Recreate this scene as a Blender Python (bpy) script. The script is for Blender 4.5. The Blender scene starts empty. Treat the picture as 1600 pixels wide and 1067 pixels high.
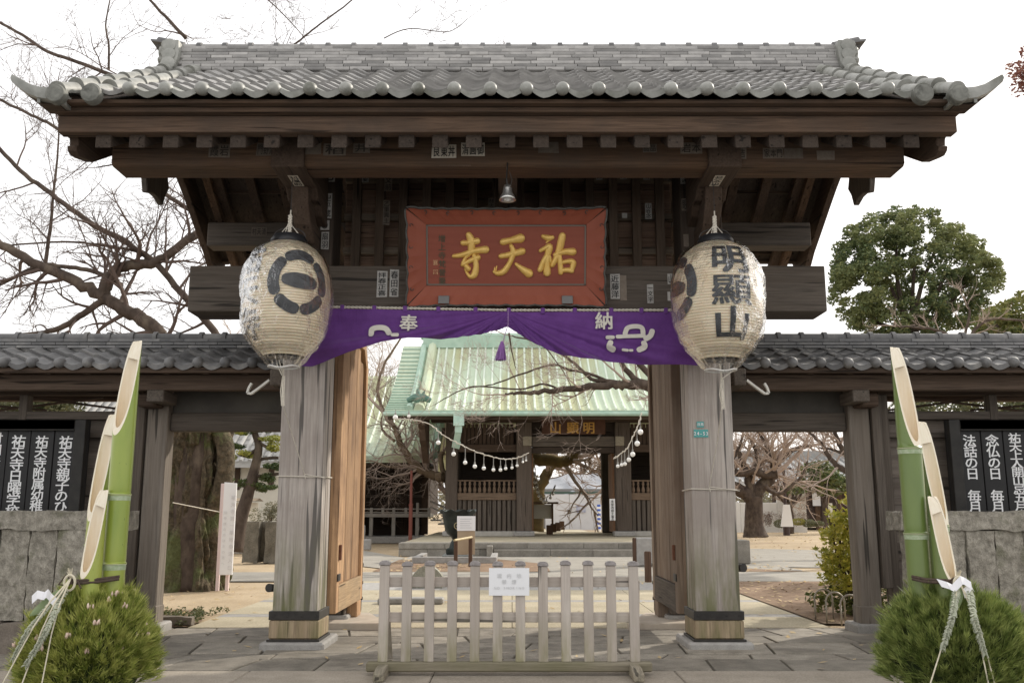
import bpy, bmesh, math, random
from mathutils import Vector, Matrix, noise
R = math.radians
PI = math.pi
SC = bpy.context.scene
COL = SC.collection
# ------------------------------------------------------------------ camera
EYE = 1.40
TILT = R(10.33)
FOC = 1450.0
cam_d = bpy.data.cameras.new('camera')
cam = bpy.data.objects.new('camera', cam_d)
COL.objects.link(cam)
cam.location = (0, 0, EYE)
cam.rotation_euler = (PI / 2 + TILT, 0, 0)
cam_d.sensor_width = 36.0
cam_d.lens = 36.0 * FOC / 1600.0
cam_d.clip_start = 0.1
cam_d.clip_end = 1200
SC.camera = cam
# ------------------------------------------------------------------ world and sun
SUN_EL, SUN_AZ = R(33), R(50)          # azimuth measured from the view axis towards the right
w = bpy.data.worlds.new('World'); SC.world = w; w.use_nodes = True
nt = w.node_tree
bg = nt.nodes['Background']
sky = nt.nodes.new('ShaderNodeTexSky'); sky.sky_type = 'NISHITA'; sky.sun_disc = False
sky.sun_elevation = SUN_EL; sky.sun_rotation = SUN_AZ; sky.dust_density = 4.0; sky.air_density = 1.2
mx = nt.nodes.new('ShaderNodeMix'); mx.data_type = 'RGBA'; mx.inputs[0].default_value = 0.84
nt.links.new(sky.outputs[0], mx.inputs[6]); mx.inputs[7].default_value = (11.7, 11.5, 11.35, 1)
nt.links.new(mx.outputs[2], bg.inputs[0]); bg.inputs[1].default_value = 0.12
sun_d = bpy.data.lights.new('sun', 'SUN'); sun = bpy.data.objects.new('sun', sun_d); COL.objects.link(sun)
sun_d.energy = 3.2; sun_d.angle = R(1.2); sun_d.color = (1.0, 0.93, 0.82)
sdir = Vector((math.sin(SUN_AZ) * math.cos(SUN_EL), math.cos(SUN_AZ) * math.cos(SUN_EL), math.sin(SUN_EL)))
sun.rotation_euler = sdir.to_track_quat('Z', 'Y').to_euler()
sun.location = (20, 20, 30)
SC.view_settings.view_transform = 'Standard'; SC.view_settings.look = 'None'
SC.view_settings.exposure = 0.10; SC.view_settings.gamma = 1.0; SC.view_settings.use_curve_mapping = False
SC.render.engine = 'CYCLES'
SC.cycles.max_bounces = 8; SC.cycles.transparent_max_bounces = 24
SC.cycles.diffuse_bounces = 5; SC.cycles.glossy_bounces = 3
SC.cycles.use_denoising = True

# ------------------------------------------------------------------ helpers
def at(u, v, Y):
    """the point at distance Y along the view axis that the photograph shows at pixel (u, v): used to measure, once, where things stand"""
    yc = (533.5 - v) / FOC; xc = (u - 800) / FOC
    dy = math.cos(TILT) - yc * math.sin(TILT); dz = math.sin(TILT) + yc * math.cos(TILT)
    k = Y / dy
    return Vector((xc * k, Y, EYE + dz * k))

def zat(v, Y): return at(800, v, Y).z

WL = {}
def world_loc(o): return WL.get(o.name, Vector((0, 0, 0)))

def props(o, label=None, cat=None, group=None, kind=None):
    if label: o['label'] = label
    if cat: o['category'] = cat
    if group: o['group'] = group
    if kind: o['kind'] = kind
    return o

def thing(name, label, cat, loc=(0, 0, 0), group=None):
    o = bpy.data.objects.new(name, None); COL.objects.link(o)
    o.empty_display_size = 0.2
    o.location = loc; WL[o.name] = Vector(loc)
    return props(o, label, cat, group)

def link(name, me, parent=None, loc=(0, 0, 0), rot=None, **kw):
    """link mesh me at WORLD location loc under parent"""
    o = bpy.data.objects.new(name, me); COL.objects.link(o)
    loc = Vector(loc)
    if parent is not None:
        o.parent = parent; o.location = loc - world_loc(parent)
    else:
        o.location = loc
    WL[o.name] = loc
    if rot is not None: o.rotation_euler = rot
    return props(o, **kw)

class MB:
    def __init__(s): s.v = []; s.f = []; s.m = []; s.cm = 0
    def add(s, vs, fs):
        b = len(s.v); s.v.extend([tuple(p) for p in vs]); s.f.extend([tuple(i + b for i in f) for f in fs]); s.m.extend([s.cm] * len(fs)); return s
    def box(s, x0, x1, y0, y1, z0, z1):
        return s.add([(x0, y0, z0), (x1, y0, z0), (x1, y1, z0), (x0, y1, z0), (x0, y0, z1), (x1, y0, z1), (x1, y1, z1), (x0, y1, z1)],
                     [(3, 2, 1, 0), (4, 5, 6, 7), (0, 1, 5, 4), (1, 2, 6, 5), (2, 3, 7, 6), (3, 0, 4, 7)])
    def bar(s, a, b, wd, h, up=(0, 0, 1)):
        """rectangular bar from a to b"""
        a, b = Vector(a), Vector(b); d = (b - a).normalized(); up = Vector(up)
        x = d.cross(up)
        if x.length < 1e-5: x = d.cross(Vector((0, 1, 0)))
        x.normalize(); z = x.cross(d).normalized()
        vs = []
        for p in (a, b):
            for i, j in ((-1, -1), (1, -1), (1, 1), (-1, 1)):
                vs.append(p + x * (i * wd / 2) + z * (j * h / 2))
        return s.add(vs, [(0, 1, 2, 3), (7, 6, 5, 4), (0, 4, 5, 1), (1, 5, 6, 2), (2, 6, 7, 3), (3, 7, 4, 0)])
    def prism(s, poly, axis, a, b):
        """extrude a closed 2D polygon; axis 'x': poly is (y,z), 'y': poly is (x,z), 'z': poly is (x,y)"""
        n = len(poly); vs = []
        for t in (a, b):
            for p, q in poly:
                vs.append((t, p, q) if axis == 'x' else (p, t, q) if axis == 'y' else (p, q, t))
        fs = [tuple(range(n - 1, -1, -1)), tuple(range(n, 2 * n))]
        for i in range(n):
            j = (i + 1) % n; fs.append((i, j, n + j, n + i))
        return s.add(vs, fs)
    def tube(s, pts, rad, n=6, cap=True, flat=None):
        pts = [Vector(p) for p in pts]; k = len(pts)
        if k < 2: return s
        rs = rad if isinstance(rad, (list, tuple)) else [rad] * k
        d0 = (pts[1] - pts[0]).normalized()
        u = d0.cross(Vector((0, 0, 1)))
        if u.length < 1e-3: u = d0.cross(Vector((0, 1, 0)))
        u.normalize(); vs = []
        for i, p in enumerate(pts):
            d = (pts[min(i + 1, k - 1)] - pts[max(i - 1, 0)])
            d = d.normalized() if d.length > 1e-9 else d0
            u = (u - d * u.dot(d)); u = u.normalized() if u.length > 1e-6 else d.orthogonal().normalized()
            w_ = d.cross(u)
            for j in range(n):
                a = 2 * PI * j / n
                vs.append(p + (u * math.cos(a) + w_ * math.sin(a)) * rs[i])
        fs = []
        for i in range(k - 1):
            for j in range(n):
                a, b = i * n + j, i * n + (j + 1) % n
                fs.append((a, b, b + n, a + n))
        if cap:
            fs.append(tuple(range(n - 1, -1, -1))); fs.append(tuple(range((k - 1) * n, k * n)))
        return s.add(vs, fs)
    def lathe(s, prof, c=(0, 0), n=24, z0=0.0, cap=True):
        """profile [(radius, z)] about the vertical through c"""
        vs = []; k = len(prof)
        for r, z in prof:
            for j in range(n):
                a = 2 * PI * j / n; vs.append((c[0] + r * math.cos(a), c[1] + r * math.sin(a), z0 + z))
        fs = []
        for i in range(k - 1):
            for j in range(n):
                a, b = i * n + j, i * n + (j + 1) % n; fs.append((a, b, b + n, a + n))
        if cap:
            fs.append(tuple(range(n - 1, -1, -1))); fs.append(tuple(range((k - 1) * n, k * n)))
        return s.add(vs, fs)
    def grid(s, fn, nu, nv):
        vs = [fn(i / nu, j / nv) for j in range(nv + 1) for i in range(nu + 1)]
        fs = [(j * (nu + 1) + i, j * (nu + 1) + i + 1, (j + 1) * (nu + 1) + i + 1, (j + 1) * (nu + 1) + i) for j in range(nv) for i in range(nu)]
        return s.add(vs, fs)
    def mesh(s, name, mats, origin=(0, 0, 0), bevel=0, smooth=False, seg=1):
        me = bpy.data.meshes.new(name)
        ox, oy, oz = origin
        me.from_pydata([(x - ox, y - oy, z - oz) for x, y, z in s.v], [], s.f)
        if not isinstance(mats, (list, tuple)): mats = [mats]
        for m in mats: me.materials.append(m)
        if any(s.m): me.polygons.foreach_set('material_index', s.m)
        if bevel:
            bm = bmesh.new(); bm.from_mesh(me)
            ed = [e for e in bm.edges if len(e.link_faces) == 2 and e.calc_face_angle(0) > 0.5]
            bmesh.ops.bevel(bm, geom=ed, offset=bevel, segments=seg, profile=0.6, affect='EDGES', clamp_overlap=True)
            bm.to_mesh(me); bm.free()
        if smooth is True: me.polygons.foreach_set('use_smooth', [True] * len(me.polygons))
        elif smooth:
            me.polygons.foreach_set('use_smooth', [True] * len(me.polygons)); me.set_sharp_from_angle(angle=R(smooth))
        me.update()
        return me
    def obj(s, name, mats, parent=None, origin=None, bevel=0, smooth=False, seg=1, **kw):
        if origin is None: origin = world_loc(parent) if parent is not None else (0, 0, 0)
        return link(name, s.mesh(name, mats, origin, bevel, smooth, seg), parent, origin, **kw)

# ------------------------------------------------------------------ materials
class N:
    def __init__(s, name, rough=0.8, metal=0.0, spec=0.5):
        s.m = bpy.data.materials.new(name); s.m.use_nodes = True; s.t = s.m.node_tree
        s.b = s.t.nodes['Principled BSDF']; s.b.inputs['Roughness'].default_value = rough
        s.b.inputs['Metallic'].default_value = metal; s.b.inputs['Specular IOR Level'].default_value = spec
        s.tc = s.t.nodes.new('ShaderNodeTexCoord'); s.oi = s.t.nodes.new('ShaderNodeObjectInfo')
    def n(s, ty, **kw):
        x = s.t.nodes.new(ty)
        for k, v in kw.items(): setattr(x, k, v)
        return x
    def l(s, a, b): s.t.links.new(a, b)
    def coords(s, scale=(1, 1, 1), rnd=7.0, which='Object'):
        add = s.n('ShaderNodeVectorMath', operation='ADD'); mul = s.n('ShaderNodeVectorMath', operation='SCALE')
        cmb = s.n('ShaderNodeCombineXYZ')
        s.l(s.oi.outputs['Random'], cmb.inputs[0]); s.l(s.oi.outputs['Random'], cmb.inputs[1]); s.l(s.oi.outputs['Random'], cmb.inputs[2])
        s.l(cmb.outputs[0], mul.inputs[0]); mul.inputs['Scale'].default_value = rnd
        s.l(s.tc.outputs[which], add.inputs[0]); s.l(mul.outputs[0], add.inputs[1])
        mp = s.n('ShaderNodeMapping'); mp.inputs['Scale'].default_value = scale
        s.l(add.outputs[0], mp.inputs[0]); return mp.outputs[0]
    def noise(s, vec, scale=5, detail=4, rough=0.55, dist=0.0):
        x = s.n('ShaderNodeTexNoise'); x.inputs['Scale'].default_value = scale; x.inputs['Detail'].default_value = detail
        x.inputs['Roughness'].default_value = rough; x.inputs['Distortion'].default_value = dist
        s.l(vec, x.inputs['Vector']); return x.outputs[0]
    def ramp(s, fac, stops):
        x = s.n('ShaderNodeValToRGB'); cr = x.color_ramp
        while len(cr.elements) < len(stops): cr.elements.new(0.5)
        for e, (p, c) in zip(cr.elements, stops):
            e.position = p; e.color = (c[0], c[1], c[2], 1) if isinstance(c, (tuple, list)) else (c, c, c, 1)
        s.l(fac, x.inputs[0]); return x.outputs[0]
    def mix(s, fac, a, b, blend='MIX'):
        x = s.n('ShaderNodeMix'); x.data_type = 'RGBA'; x.blend_type = blend
        for val, i in ((fac, 0), (a, 6), (b, 7)):
            if hasattr(val, 'node'): s.l(val, x.inputs[i])
            elif i == 0: x.inputs[0].default_value = val
            else: x.inputs[i].default_value = (val[0], val[1], val[2], 1)
        return x.outputs[2]
    def vary(s, col, amt=0.25):
        """per-object brightness variation"""
        mr = s.n('ShaderNodeMapRange'); s.l(s.oi.outputs['Random'], mr.inputs[0])
        mr.inputs[3].default_value = 1 - amt; mr.inputs[4].default_value = 1 + amt
        hs = s.n('ShaderNodeHueSaturation'); s.l(mr.outputs[0], hs.inputs['Value']); s.l(col, hs.inputs['Color']); return hs.outputs[0]
    def color(s, col):
        if hasattr(col, 'node'): s.l(col, s.b.inputs['Base Color'])
        else: s.b.inputs['Base Color'].default_value = (col[0], col[1], col[2], 1)
    def bump(s, h, strength=0.3, dist=0.01):
        x = s.n('ShaderNodeBump'); x.inputs['Strength'].default_value = strength; x.inputs['Distance'].default_value = dist
        s.l(h, x.inputs['Height']); s.l(x.outputs[0], s.b.inputs['Normal'])
    def add2(s, a, b, f=1.0):
        x = s.n('ShaderNodeMath', operation='MULTIPLY_ADD'); s.l(b, x.inputs[0]); x.inputs[1].default_value = f; s.l(a, x.inputs[2]); return x.outputs[0]

def c3(c, k): return tuple(min(1, x * k) for x in c)
CACHE = {}
def wood(name, base, axis='x', rough=0.85, contrast=0.5, stain=None, vary=0.12, fine=1.0, zmoss=None, bumpk=0.5, crack=0.30):
    key = (name, axis)
    if key in CACHE: return CACHE[key]
    a = N(name + '_' + axis, rough, spec=0.25)
    lo, hi = 1.1 * fine, 26.0 * fine
    sc = {'x': (lo, hi, hi), 'y': (hi, lo, hi), 'z': (hi, hi, lo)}[axis]
    g = a.noise(a.coords(sc), 1.6, 8, 0.62, 0.6)
    g2 = a.noise(a.coords(tuple(x * 0.28 for x in sc)), 1.0, 3, 0.5)
    big = a.noise(a.coords((1, 1, 1)), 1.4, 4, 0.6)
    col = a.ramp(g, [(0.28, c3(base, 1 - contrast)), (0.5, base), (0.75, c3(base, 1 + contrast))])
    col = a.mix(a.ramp(g2, [(0.35, 0.0), (0.7, 0.55)]), col, c3((base[0] * 1.05, base[1] * 0.97, base[2] * 0.9), 0.72))
    if stain:
        col = a.mix(a.ramp(big, [(0.42, 0.0), (0.66, 0.7)]), col, stain)
    # drying cracks along the grain
    cr = a.noise(a.coords(tuple(x * 0.55 for x in sc), 13), 1.3, 2, 0.4)
    crk = a.ramp(cr, [(0.0, 1.0), (crack, 1.0), (crack + 0.04, 0.0)])
    col = a.mix(crk, col, c3(base, 0.30))
    if zmoss:
        sp = a.n('ShaderNodeSeparateXYZ'); a.l(a.tc.outputs['Object'], sp.inputs[0])
        mr = a.n('ShaderNodeMapRange'); a.l(sp.outputs[2], mr.inputs[0])
        mr.inputs[1].default_value = zmoss[0]; mr.inputs[2].default_value = zmoss[1]; mr.inputs[3].default_value = 1; mr.inputs[4].default_value = 0
        st = a.noise(a.coords((6, 6, 1.2)), 1.5, 4, 0.6)
        m2 = a.n('ShaderNodeMath', operation='MULTIPLY'); a.l(mr.outputs[0], m2.inputs[0]); a.l(a.ramp(st, [(0.36, 0.0), (0.62, 1.0)]), m2.inputs[1])
        col = a.mix(m2.outputs[0], col, zmoss[2])
    a.color(a.vary(col, vary))
    a.bump(a.add2(g, cr, 0.8), bumpk, 0.012)
    CACHE[key] = a.m; return a.m

def noisy(name, c1, c2, scale=6, rough=0.85, bump=0.3, bdist=0.01, detail=6, vary=0.0, c4=None, spec=0.3, metal=0.0, fine=None, stretch=(1, 1, 1), rnd=7.0, c4pos=(0.55, 0.7)):
    if name in CACHE: return CACHE[name]
    a = N(name, rough, metal, spec)
    co = a.coords(stretch, rnd)
    n1 = a.noise(co, scale, detail, 0.6)
    col = a.ramp(n1, [(0.3, c1), (0.7, c2)])
    if c4:
        n2 = a.noise(a.coords(stretch, 11), scale * 0.31, 5, 0.6)
        col = a.mix(a.ramp(n2, [(c4pos[0], 0.0), (c4pos[1], 1.0)]), col, c4)
    if fine:
        n3 = a.noise(co, fine, 3, 0.7)
        col = a.mix(0.5, col, a.ramp(n3, [(0.35, 0.35), (0.65, 0.75)]), 'OVERLAY')
    if vary: col = a.vary(col, vary)
    a.color(col)
    if bump: a.bump(n1, bump, bdist)
    CACHE[name] = a.m; return a.m

def plain(name, c, rough=0.6, metal=0.0, spec=0.4):
    if name in CACHE: return CACHE[name]
    a = N(name, rough, metal, spec); a.color(c); CACHE[name] = a.m; return a.m

DARK = (0.085, 0.059, 0.043)
DARKER = (0.062, 0.047, 0.037)
def WD(ax): return wood('dark_wood', DARK, ax, contrast=0.45, vary=0.18)
def WP(ax): return wood('purlin_wood', (0.130, 0.080, 0.050), ax, contrast=0.6, stain=(0.085, 0.062, 0.047), vary=0.06)
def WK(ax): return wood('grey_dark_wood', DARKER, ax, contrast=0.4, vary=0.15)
def WG(ax): return wood('weathered_wood', (0.120, 0.101, 0.084), ax, contrast=0.5, vary=0.12)
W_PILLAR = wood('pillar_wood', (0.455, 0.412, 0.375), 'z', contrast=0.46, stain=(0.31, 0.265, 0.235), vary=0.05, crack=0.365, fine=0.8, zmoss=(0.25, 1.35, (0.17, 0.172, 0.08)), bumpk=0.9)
W_BASE = wood('pillar_foot_wood', (0.36, 0.28, 0.19), 'z', contrast=0.5, vary=0.06, fine=1.1, zmoss=(0.0, 0.5, (0.16, 0.15, 0.07)))
W_POST = wood('side_post_wood', (0.215, 0.187, 0.158), 'z', contrast=0.4, vary=0.1, fine=0.8)
def WF(ax): return wood('barrier_wood', (0.52, 0.465, 0.41), ax, contrast=0.2, vary=0.07, stain=(0.42, 0.365, 0.32), zmoss=(0.0, 0.55, (0.21, 0.20, 0.09)), bumpk=0.3)
def WFB(ax): return wood('mossy_barrier_wood', (0.27, 0.24, 0.185), ax, contrast=0.45, stain=(0.165, 0.155, 0.085), vary=0.1)
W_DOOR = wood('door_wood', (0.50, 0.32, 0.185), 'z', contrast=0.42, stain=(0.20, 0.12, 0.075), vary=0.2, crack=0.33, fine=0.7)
W_DOORG = wood('door_wood_grey', (0.25, 0.195, 0.150), 'z', contrast=0.4, stain=(0.17, 0.115, 0.08), vary=0.1, fine=0.7)
W_DOORY = wood('door_rail_wood', (0.46, 0.33, 0.20), 'y', contrast=0.35, stain=(0.30, 0.23, 0.155), vary=0.1)
def PC(s): return -2.262 if s < 0 else 2.148
TILE = noisy('roof_tile_clay', (0.215, 0.208, 0.20), (0.34, 0.33, 0.315), 7, 0.5, 0.35, 0.006, 6, 0.16, c4=(0.20, 0.195, 0.18), spec=0.5, c4pos=(0.58, 0.74))
TILE_E = noisy('eave_tile_clay', (0.22, 0.222, 0.20), (0.335, 0.333, 0.305), 9, 0.5, 0.35, 0.006, 6, 0.14, c4=(0.14, 0.14, 0.115), spec=0.45, c4pos=(0.52, 0.70))
TILE_N = noisy('ridge_tile_clay', (0.22, 0.212, 0.205), (0.34, 0.328, 0.31), 5, 0.5, 0.35, 0.006, 6, 0.38, spec=0.5)
TILE_D = noisy('dark_roof_tile_clay', (0.105, 0.105, 0.108), (0.185, 0.18, 0.175), 8, 0.6, 0.4, 0.006, 6, 0.25, c4=(0.26, 0.25, 0.235), spec=0.5, c4pos=(0.56, 0.72))
MORTAR = noisy('roof_mortar', (0.32, 0.31, 0.30), (0.5, 0.49, 0.47), 12, 0.9, 0.3)
IRON = noisy('black_iron', (0.035, 0.033, 0.032), (0.06, 0.055, 0.05), 14, 0.5, 0.2, 0.004, metal=0.3)
GRAN = noisy('grey_granite', (0.27, 0.26, 0.245), (0.37, 0.355, 0.335), 9, 0.85, 0.35, 0.01, 6, 0.10, fine=160)
ROUGHST = noisy('rough_stone', (0.17, 0.156, 0.128), (0.40, 0.368, 0.31), 12, 0.95, 1.0, 0.05, 12, 0.07, c4=(0.17, 0.165, 0.115), fine=80, stretch=(1.3, 1.3, 1.0))
PAPER = noisy('old_paper', (0.60, 0.53, 0.43), (0.72, 0.66, 0.56), 18, 0.9, 0.05, 0.002, 4, 0.14)
PAPER_F = noisy('faded_paper', (0.155, 0.125, 0.10), (0.215, 0.18, 0.145), 25, 0.9, 0.05, 0.002, 4, 0.18)
PAPER_G = noisy('grey_paper', (0.34, 0.33, 0.31), (0.48, 0.46, 0.43), 22, 0.9, 0.05, 0.002, 4, 0.15)
INK = plain('black_ink', (0.018, 0.017, 0.017), 0.7)
INK_F = plain('faded_ink', (0.055, 0.047, 0.04), 0.9)
WHITEP = plain('white_paint', (0.80, 0.80, 0.80), 0.6)
ROPE = noisy('pale_rope', (0.55, 0.50, 0.42), (0.72, 0.67, 0.58), 60, 0.9, 0.3, 0.003)

# ------------------------------------------------------------------ writing
GL = {}
def glyph(ch, off=0.0, cuts=0, serif=None):
    """2D outline of a character as (verts, faces), about 1 unit square"""
    key = (ch, off, cuts)
    if key in GL: return GL[key]
    c = bpy.data.curves.new('t', 'FONT'); c.body = ch; c.size = 1; c.resolution_u = 2
    o = bpy.data.objects.new('t', c); me = bpy.data.meshes.new_from_object(o)
    bm = bmesh.new(); bm.from_mesh(me)
    bmesh.ops.triangulate(bm, faces=bm.faces[:])
    if cuts:
        for i in range(cuts + 1):
            t = i / cuts
            for pt, nn in (((t, 0, 0), (1, 0, 0)), ((0, t - 0.1, 0), (0, 1, 0))):
                bmesh.ops.bisect_plane(bm, geom=bm.verts[:] + bm.edges[:] + bm.faces[:], plane_co=pt, plane_no=nn)
    bm.verts.ensure_lookup_table(); bm.verts.index_update()
    vs = [(v.co.x, v.co.y) for v in bm.verts]; fs = [tuple(v.index for v in f.verts) for f in bm.faces]
    bm.free(); bpy.data.objects.remove(o); bpy.data.curves.remove(c); bpy.data.meshes.remove(me)
    GL[key] = (vs, fs); return GL[key]

def write(mb, text, centre, right, up, size, pitch=None, vertical=True, wx=1.0, off=0.006, fn=None, cuts=0, bold=0.012):
    """characters laid on the plane (right, up) through centre, starting there; fn maps (a, b) when given"""
    right, up, centre = Vector(right), Vector(up), Vector(centre)
    pitch = pitch or size * 1.05
    for i, ch in enumerate(text):
        if ch in ' \u3000': continue
        vs, fs = glyph(ch, off, cuts)
        xs = [v[0] for v in vs]; ys = [v[1] for v in vs]
        mx_ = (min(xs) + max(xs)) / 2 if not vertical or ch.isascii() else 0.5
        nn_ = right.cross(up); bold_ = bold
        my_ = 0.38
        ca, cb = (0, -i * pitch) if vertical else (i * pitch, 0)
        for q_, (dx_, dy_) in enumerate(((0, 0), (-1, -.7), (1, .7), (-1, .7), (1, -.7)) if bold_ else ((0, 0),)):
            out = []
            for x, y in vs:
                a = ca + (x - mx_ + dx_ * bold_) * size * wx; b = cb + (y - my_ + dy_ * bold_) * size
                out.append(fn(a, b) + Vector((0, -.0004 * q_, 0)) if fn else centre + right * a + up * b + nn_ * (.0003 * q_))
            mb.add(out, fs)
    return mb

def stroke2d(pts, wid, n=8):
    """thick round-ended stroke: strip of quads (2D). pts polyline, wid full width or list"""
    P = [Vector((x, y)) for x, y in pts]
    # resample with Catmull-Rom
    Q = []; W = []
    ws = wid if isinstance(wid, (list, tuple)) else [wid] * len(P)
    for i in range(len(P) - 1):
        p0, p1, p2, p3 = P[max(i - 1, 0)], P[i], P[i + 1], P[min(i + 2, len(P) - 1)]
        for k in range(n):
            t = k / n
            q = 0.5 * ((2 * p1) + (p2 - p0) * t + (2 * p0 - 5 * p1 + 4 * p2 - p3) * t * t + (-p0 + 3 * p1 - 3 * p2 + p3) * t ** 3)
            Q.append(q); W.append(ws[i] * (1 - t) + ws[i + 1] * t)
    Q.append(P[-1]); W.append(ws[-1])
    return Q, W

def stroke_strip(pts, wid, n=8):
    Q, W = stroke2d(pts, wid, n)
    d0 = (Q[1] - Q[0]).normalized(); d1 = (Q[-1] - Q[-2]).normalized()
    def cap(c, d, w_, rev):
        out = []
        for k in range(1, 4):
            a = k / 4 * PI / 2
            out.append((c + d * (math.sin(a) * w_ / 2), math.cos(a) * w_))
        return out[::-1] if rev else out
    Z = cap(Q[0], -d0, W[0], True) + list(zip(Q, W)) + cap(Q[-1], d1, W[-1], False)
    vs = []; k = len(Z)
    for i, (q, w_) in enumerate(Z):
        d = Z[min(i + 1, k - 1)][0] - Z[max(i - 1, 0)][0]; d = d.normalized(); nn = Vector((-d.y, d.x))
        for s_ in (-1, -0.33, 0.33, 1): vs.append(q + nn * (s_ * w_ / 2))
    fs = [(i * 4 + j, i * 4 + j + 1, i * 4 + j + 5, i * 4 + j + 4) for i in range(k - 1) for j in range(3)]
    return vs, fs
# ------------------------------------------------------------------ ground
rng = random.Random(7)
M_SAND = noisy('packed_sand', (0.345, 0.262, 0.165), (0.455, 0.36, 0.24), 0.8, 0.95, 0.5, 0.02, 10, 0, c4=(0.30, 0.225, 0.15), fine=45, rnd=0)
M_DIRT = noisy('brown_dirt', (0.17, 0.110, 0.07), (0.27, 0.185, 0.12), 2.2, 0.95, 0.9, 0.03, 10, 0, c4=(0.13, 0.10, 0.06), fine=50, rnd=0)
M_GRIT = noisy('washed_gravel_concrete', (0.33, 0.285, 0.20), (0.47, 0.415, 0.30), 1.2, 0.9, 0.5, 0.008, 8, 0, fine=38, rnd=0)
M_ASPH = noisy('grey_path_surface', (0.25, 0.232, 0.20), (0.34, 0.315, 0.27), 1.5, 0.9, 0.4, 0.006, 8, 0, fine=80, rnd=0)
M_STREET = noisy('street_asphalt', (0.10, 0.098, 0.095), (0.15, 0.147, 0.142), 1.5, 0.9, 0.5, 0.006, 8, 0, fine=90, rnd=0)
M_PAVE = noisy('paving_stone', (0.165, 0.148, 0.122), (0.30, 0.27, 0.225), 4.5, 0.82, 0.6, 0.01, 10, 0.26, c4=(0.12, 0.105, 0.085), fine=70, c4pos=(.56, .72))
M_JOINT = noisy('joint_earth', (0.075, 0.065, 0.05), (0.12, 0.105, 0.08), 14, 0.95, 0.5)
M_KERB = noisy('tan_kerb_stone', (0.27, 0.235, 0.19), (0.36, 0.315, 0.26), 4, 0.85, 0.4, 0.006, 8, 0.08, fine=60, rnd=5)
g = MB()
def fn(u, v):
    x = -340 + 680 * u; y = 8.6 + 420 * v * v
    return (x, y, -0.03)
g.grid(fn, 40, 40); g.obj('ground', M_SAND, kind='structure')
MB().box(-60, 60, -12, 7.96, -0.3, -0.135).obj('road', M_STREET, kind='structure')
MB().box(-9, 9, 8.0, 11.75, -0.14, -0.016).obj('paving_bed', M_JOINT, kind='structure')

def sheet(name, poly, z, mat, **kw):
    m = MB(); m.add([(x, y, z) for x, y in poly], [tuple(range(len(poly)))]); return m.obj(name, mat, kind='structure', **kw)
# axial path of washed gravel concrete, built as long slabs with joints
path = MB().box(-3.98, 3.92, 11.75, 19.4, -0.10, -0.012).obj('path', M_JOINT, kind='structure')
y = 11.78; i = 0
while y < 19.3:
    d = [1.15, 0.34, 1.75, 0.30, 1.9, 1.75][i % 6]
    d = min(d, 19.37 - y)
    thin = i % 2 == 1
    xs = [-3.97] + ([-1.3, 1.25] if thin else [-2.02, 0.0, 1.98]) + [3.9]
    for a, b in zip(xs, xs[1:]):
        MB().box(a + 0.004, b - 0.004, y + 0.004, y + d - 0.004, -0.06, 0.0).obj('concrete_slab', GRAN if thin else M_GRIT, path, ((a + b) / 2, y + d / 2, 0), bevel=0.004)
    y += d; i += 1
sheet('cross_path', [(-30, 19.42), (30, 19.42), (30, 22.3), (-30, 22.3)], -0.006, M_ASPH)
sheet('courtyard_path', [(-3.2, 22.34), (7.0, 22.34), (7.0, 30.2), (-3.2, 30.2)], -0.008, M_ASPH)
sheet('side_path', [(4.2, 25.4), (7.4, 24.2), (16.8, 24.2), (19.5, 28.5), (9.5, 36.0), (6.9, 36.0)], -0.010, M_ASPH)
sheet('left_path', [(-3.25, 23.8), (-3.25, 29.0), (-6.0, 36.0), (-22.0, 36.0), (-22.0, 33.6), (-9.0, 32.0)], -0.010, M_ASPH)
sheet('right_bed', [(3.95, 12.2), (15, 12.2), (15, 19.35), (3.95, 19.35)], -0.004, M_DIRT)
sheet('right_far_bed', [(4.3, 22.4), (7.1, 22.4), (4.3, 25.3)], -0.004, M_DIRT)
sheet('left_bed', [(-15, 11.9), (-4.02, 11.9), (-4.02, 12.5), (-4.5, 13.9), (-15, 13.9)], -0.004, M_DIRT)
sheet('left_far_bed', [(-3.3, 22.5), (-2.2, 22.5), (-1.2, 26.5), (-3.3, 27.8)], -0.004, M_DIRT)
sheet('burner_bed', [(-3.2, 22.36), (0.9, 22.36), (0.9, 25.6), (-1.2, 29.6), (-3.2, 27.4)], -0.002, M_DIRT)

# stone paving under the gate: every slab its own piece
pave = MB().box(-6.6, 6.6, 8.66, 11.76, -0.09, -0.014).obj('pavement', M_JOINT, kind='structure')
rows = [8.66, 9.34, 9.66, 10.42, 11.0, 11.75]
for r, (a, b) in enumerate(zip(rows, rows[1:])):
    x = -6.55 + rng.uniform(0, 0.3); skew0 = 0
    while x < 6.5:
        wd = rng.uniform(0.55, 1.05) if b - a > 0.4 else rng.uniform(0.8, 1.6)
        x2 = min(x + wd, 6.6); sk = rng.uniform(-0.16, 0.16)
        if 6.6 - x2 < 0.3: x2 = 6.6; sk = 0
        j = 0.013
        p = [(x + j, a + j + rng.uniform(0, .01)), (x2 - j, a + j), (x2 + sk - j, b - j - rng.uniform(0, .01)), (x + skew0 + j, b - j)]
        dz = rng.uniform(-0.004, 0.004)
        MB().prism(p, 'z', -0.07, 0.0 + dz).obj('paver', M_PAVE, pave, ((x + x2) / 2, (a + b) / 2, 0), bevel=0.006)
        x = x2; skew0 = sk
kerb = MB().box(-6.6, 6.6, 8.0, 8.64, -0.14, -0.03).obj('kerb', M_JOINT, kind='structure')
x = -6.6
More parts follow.
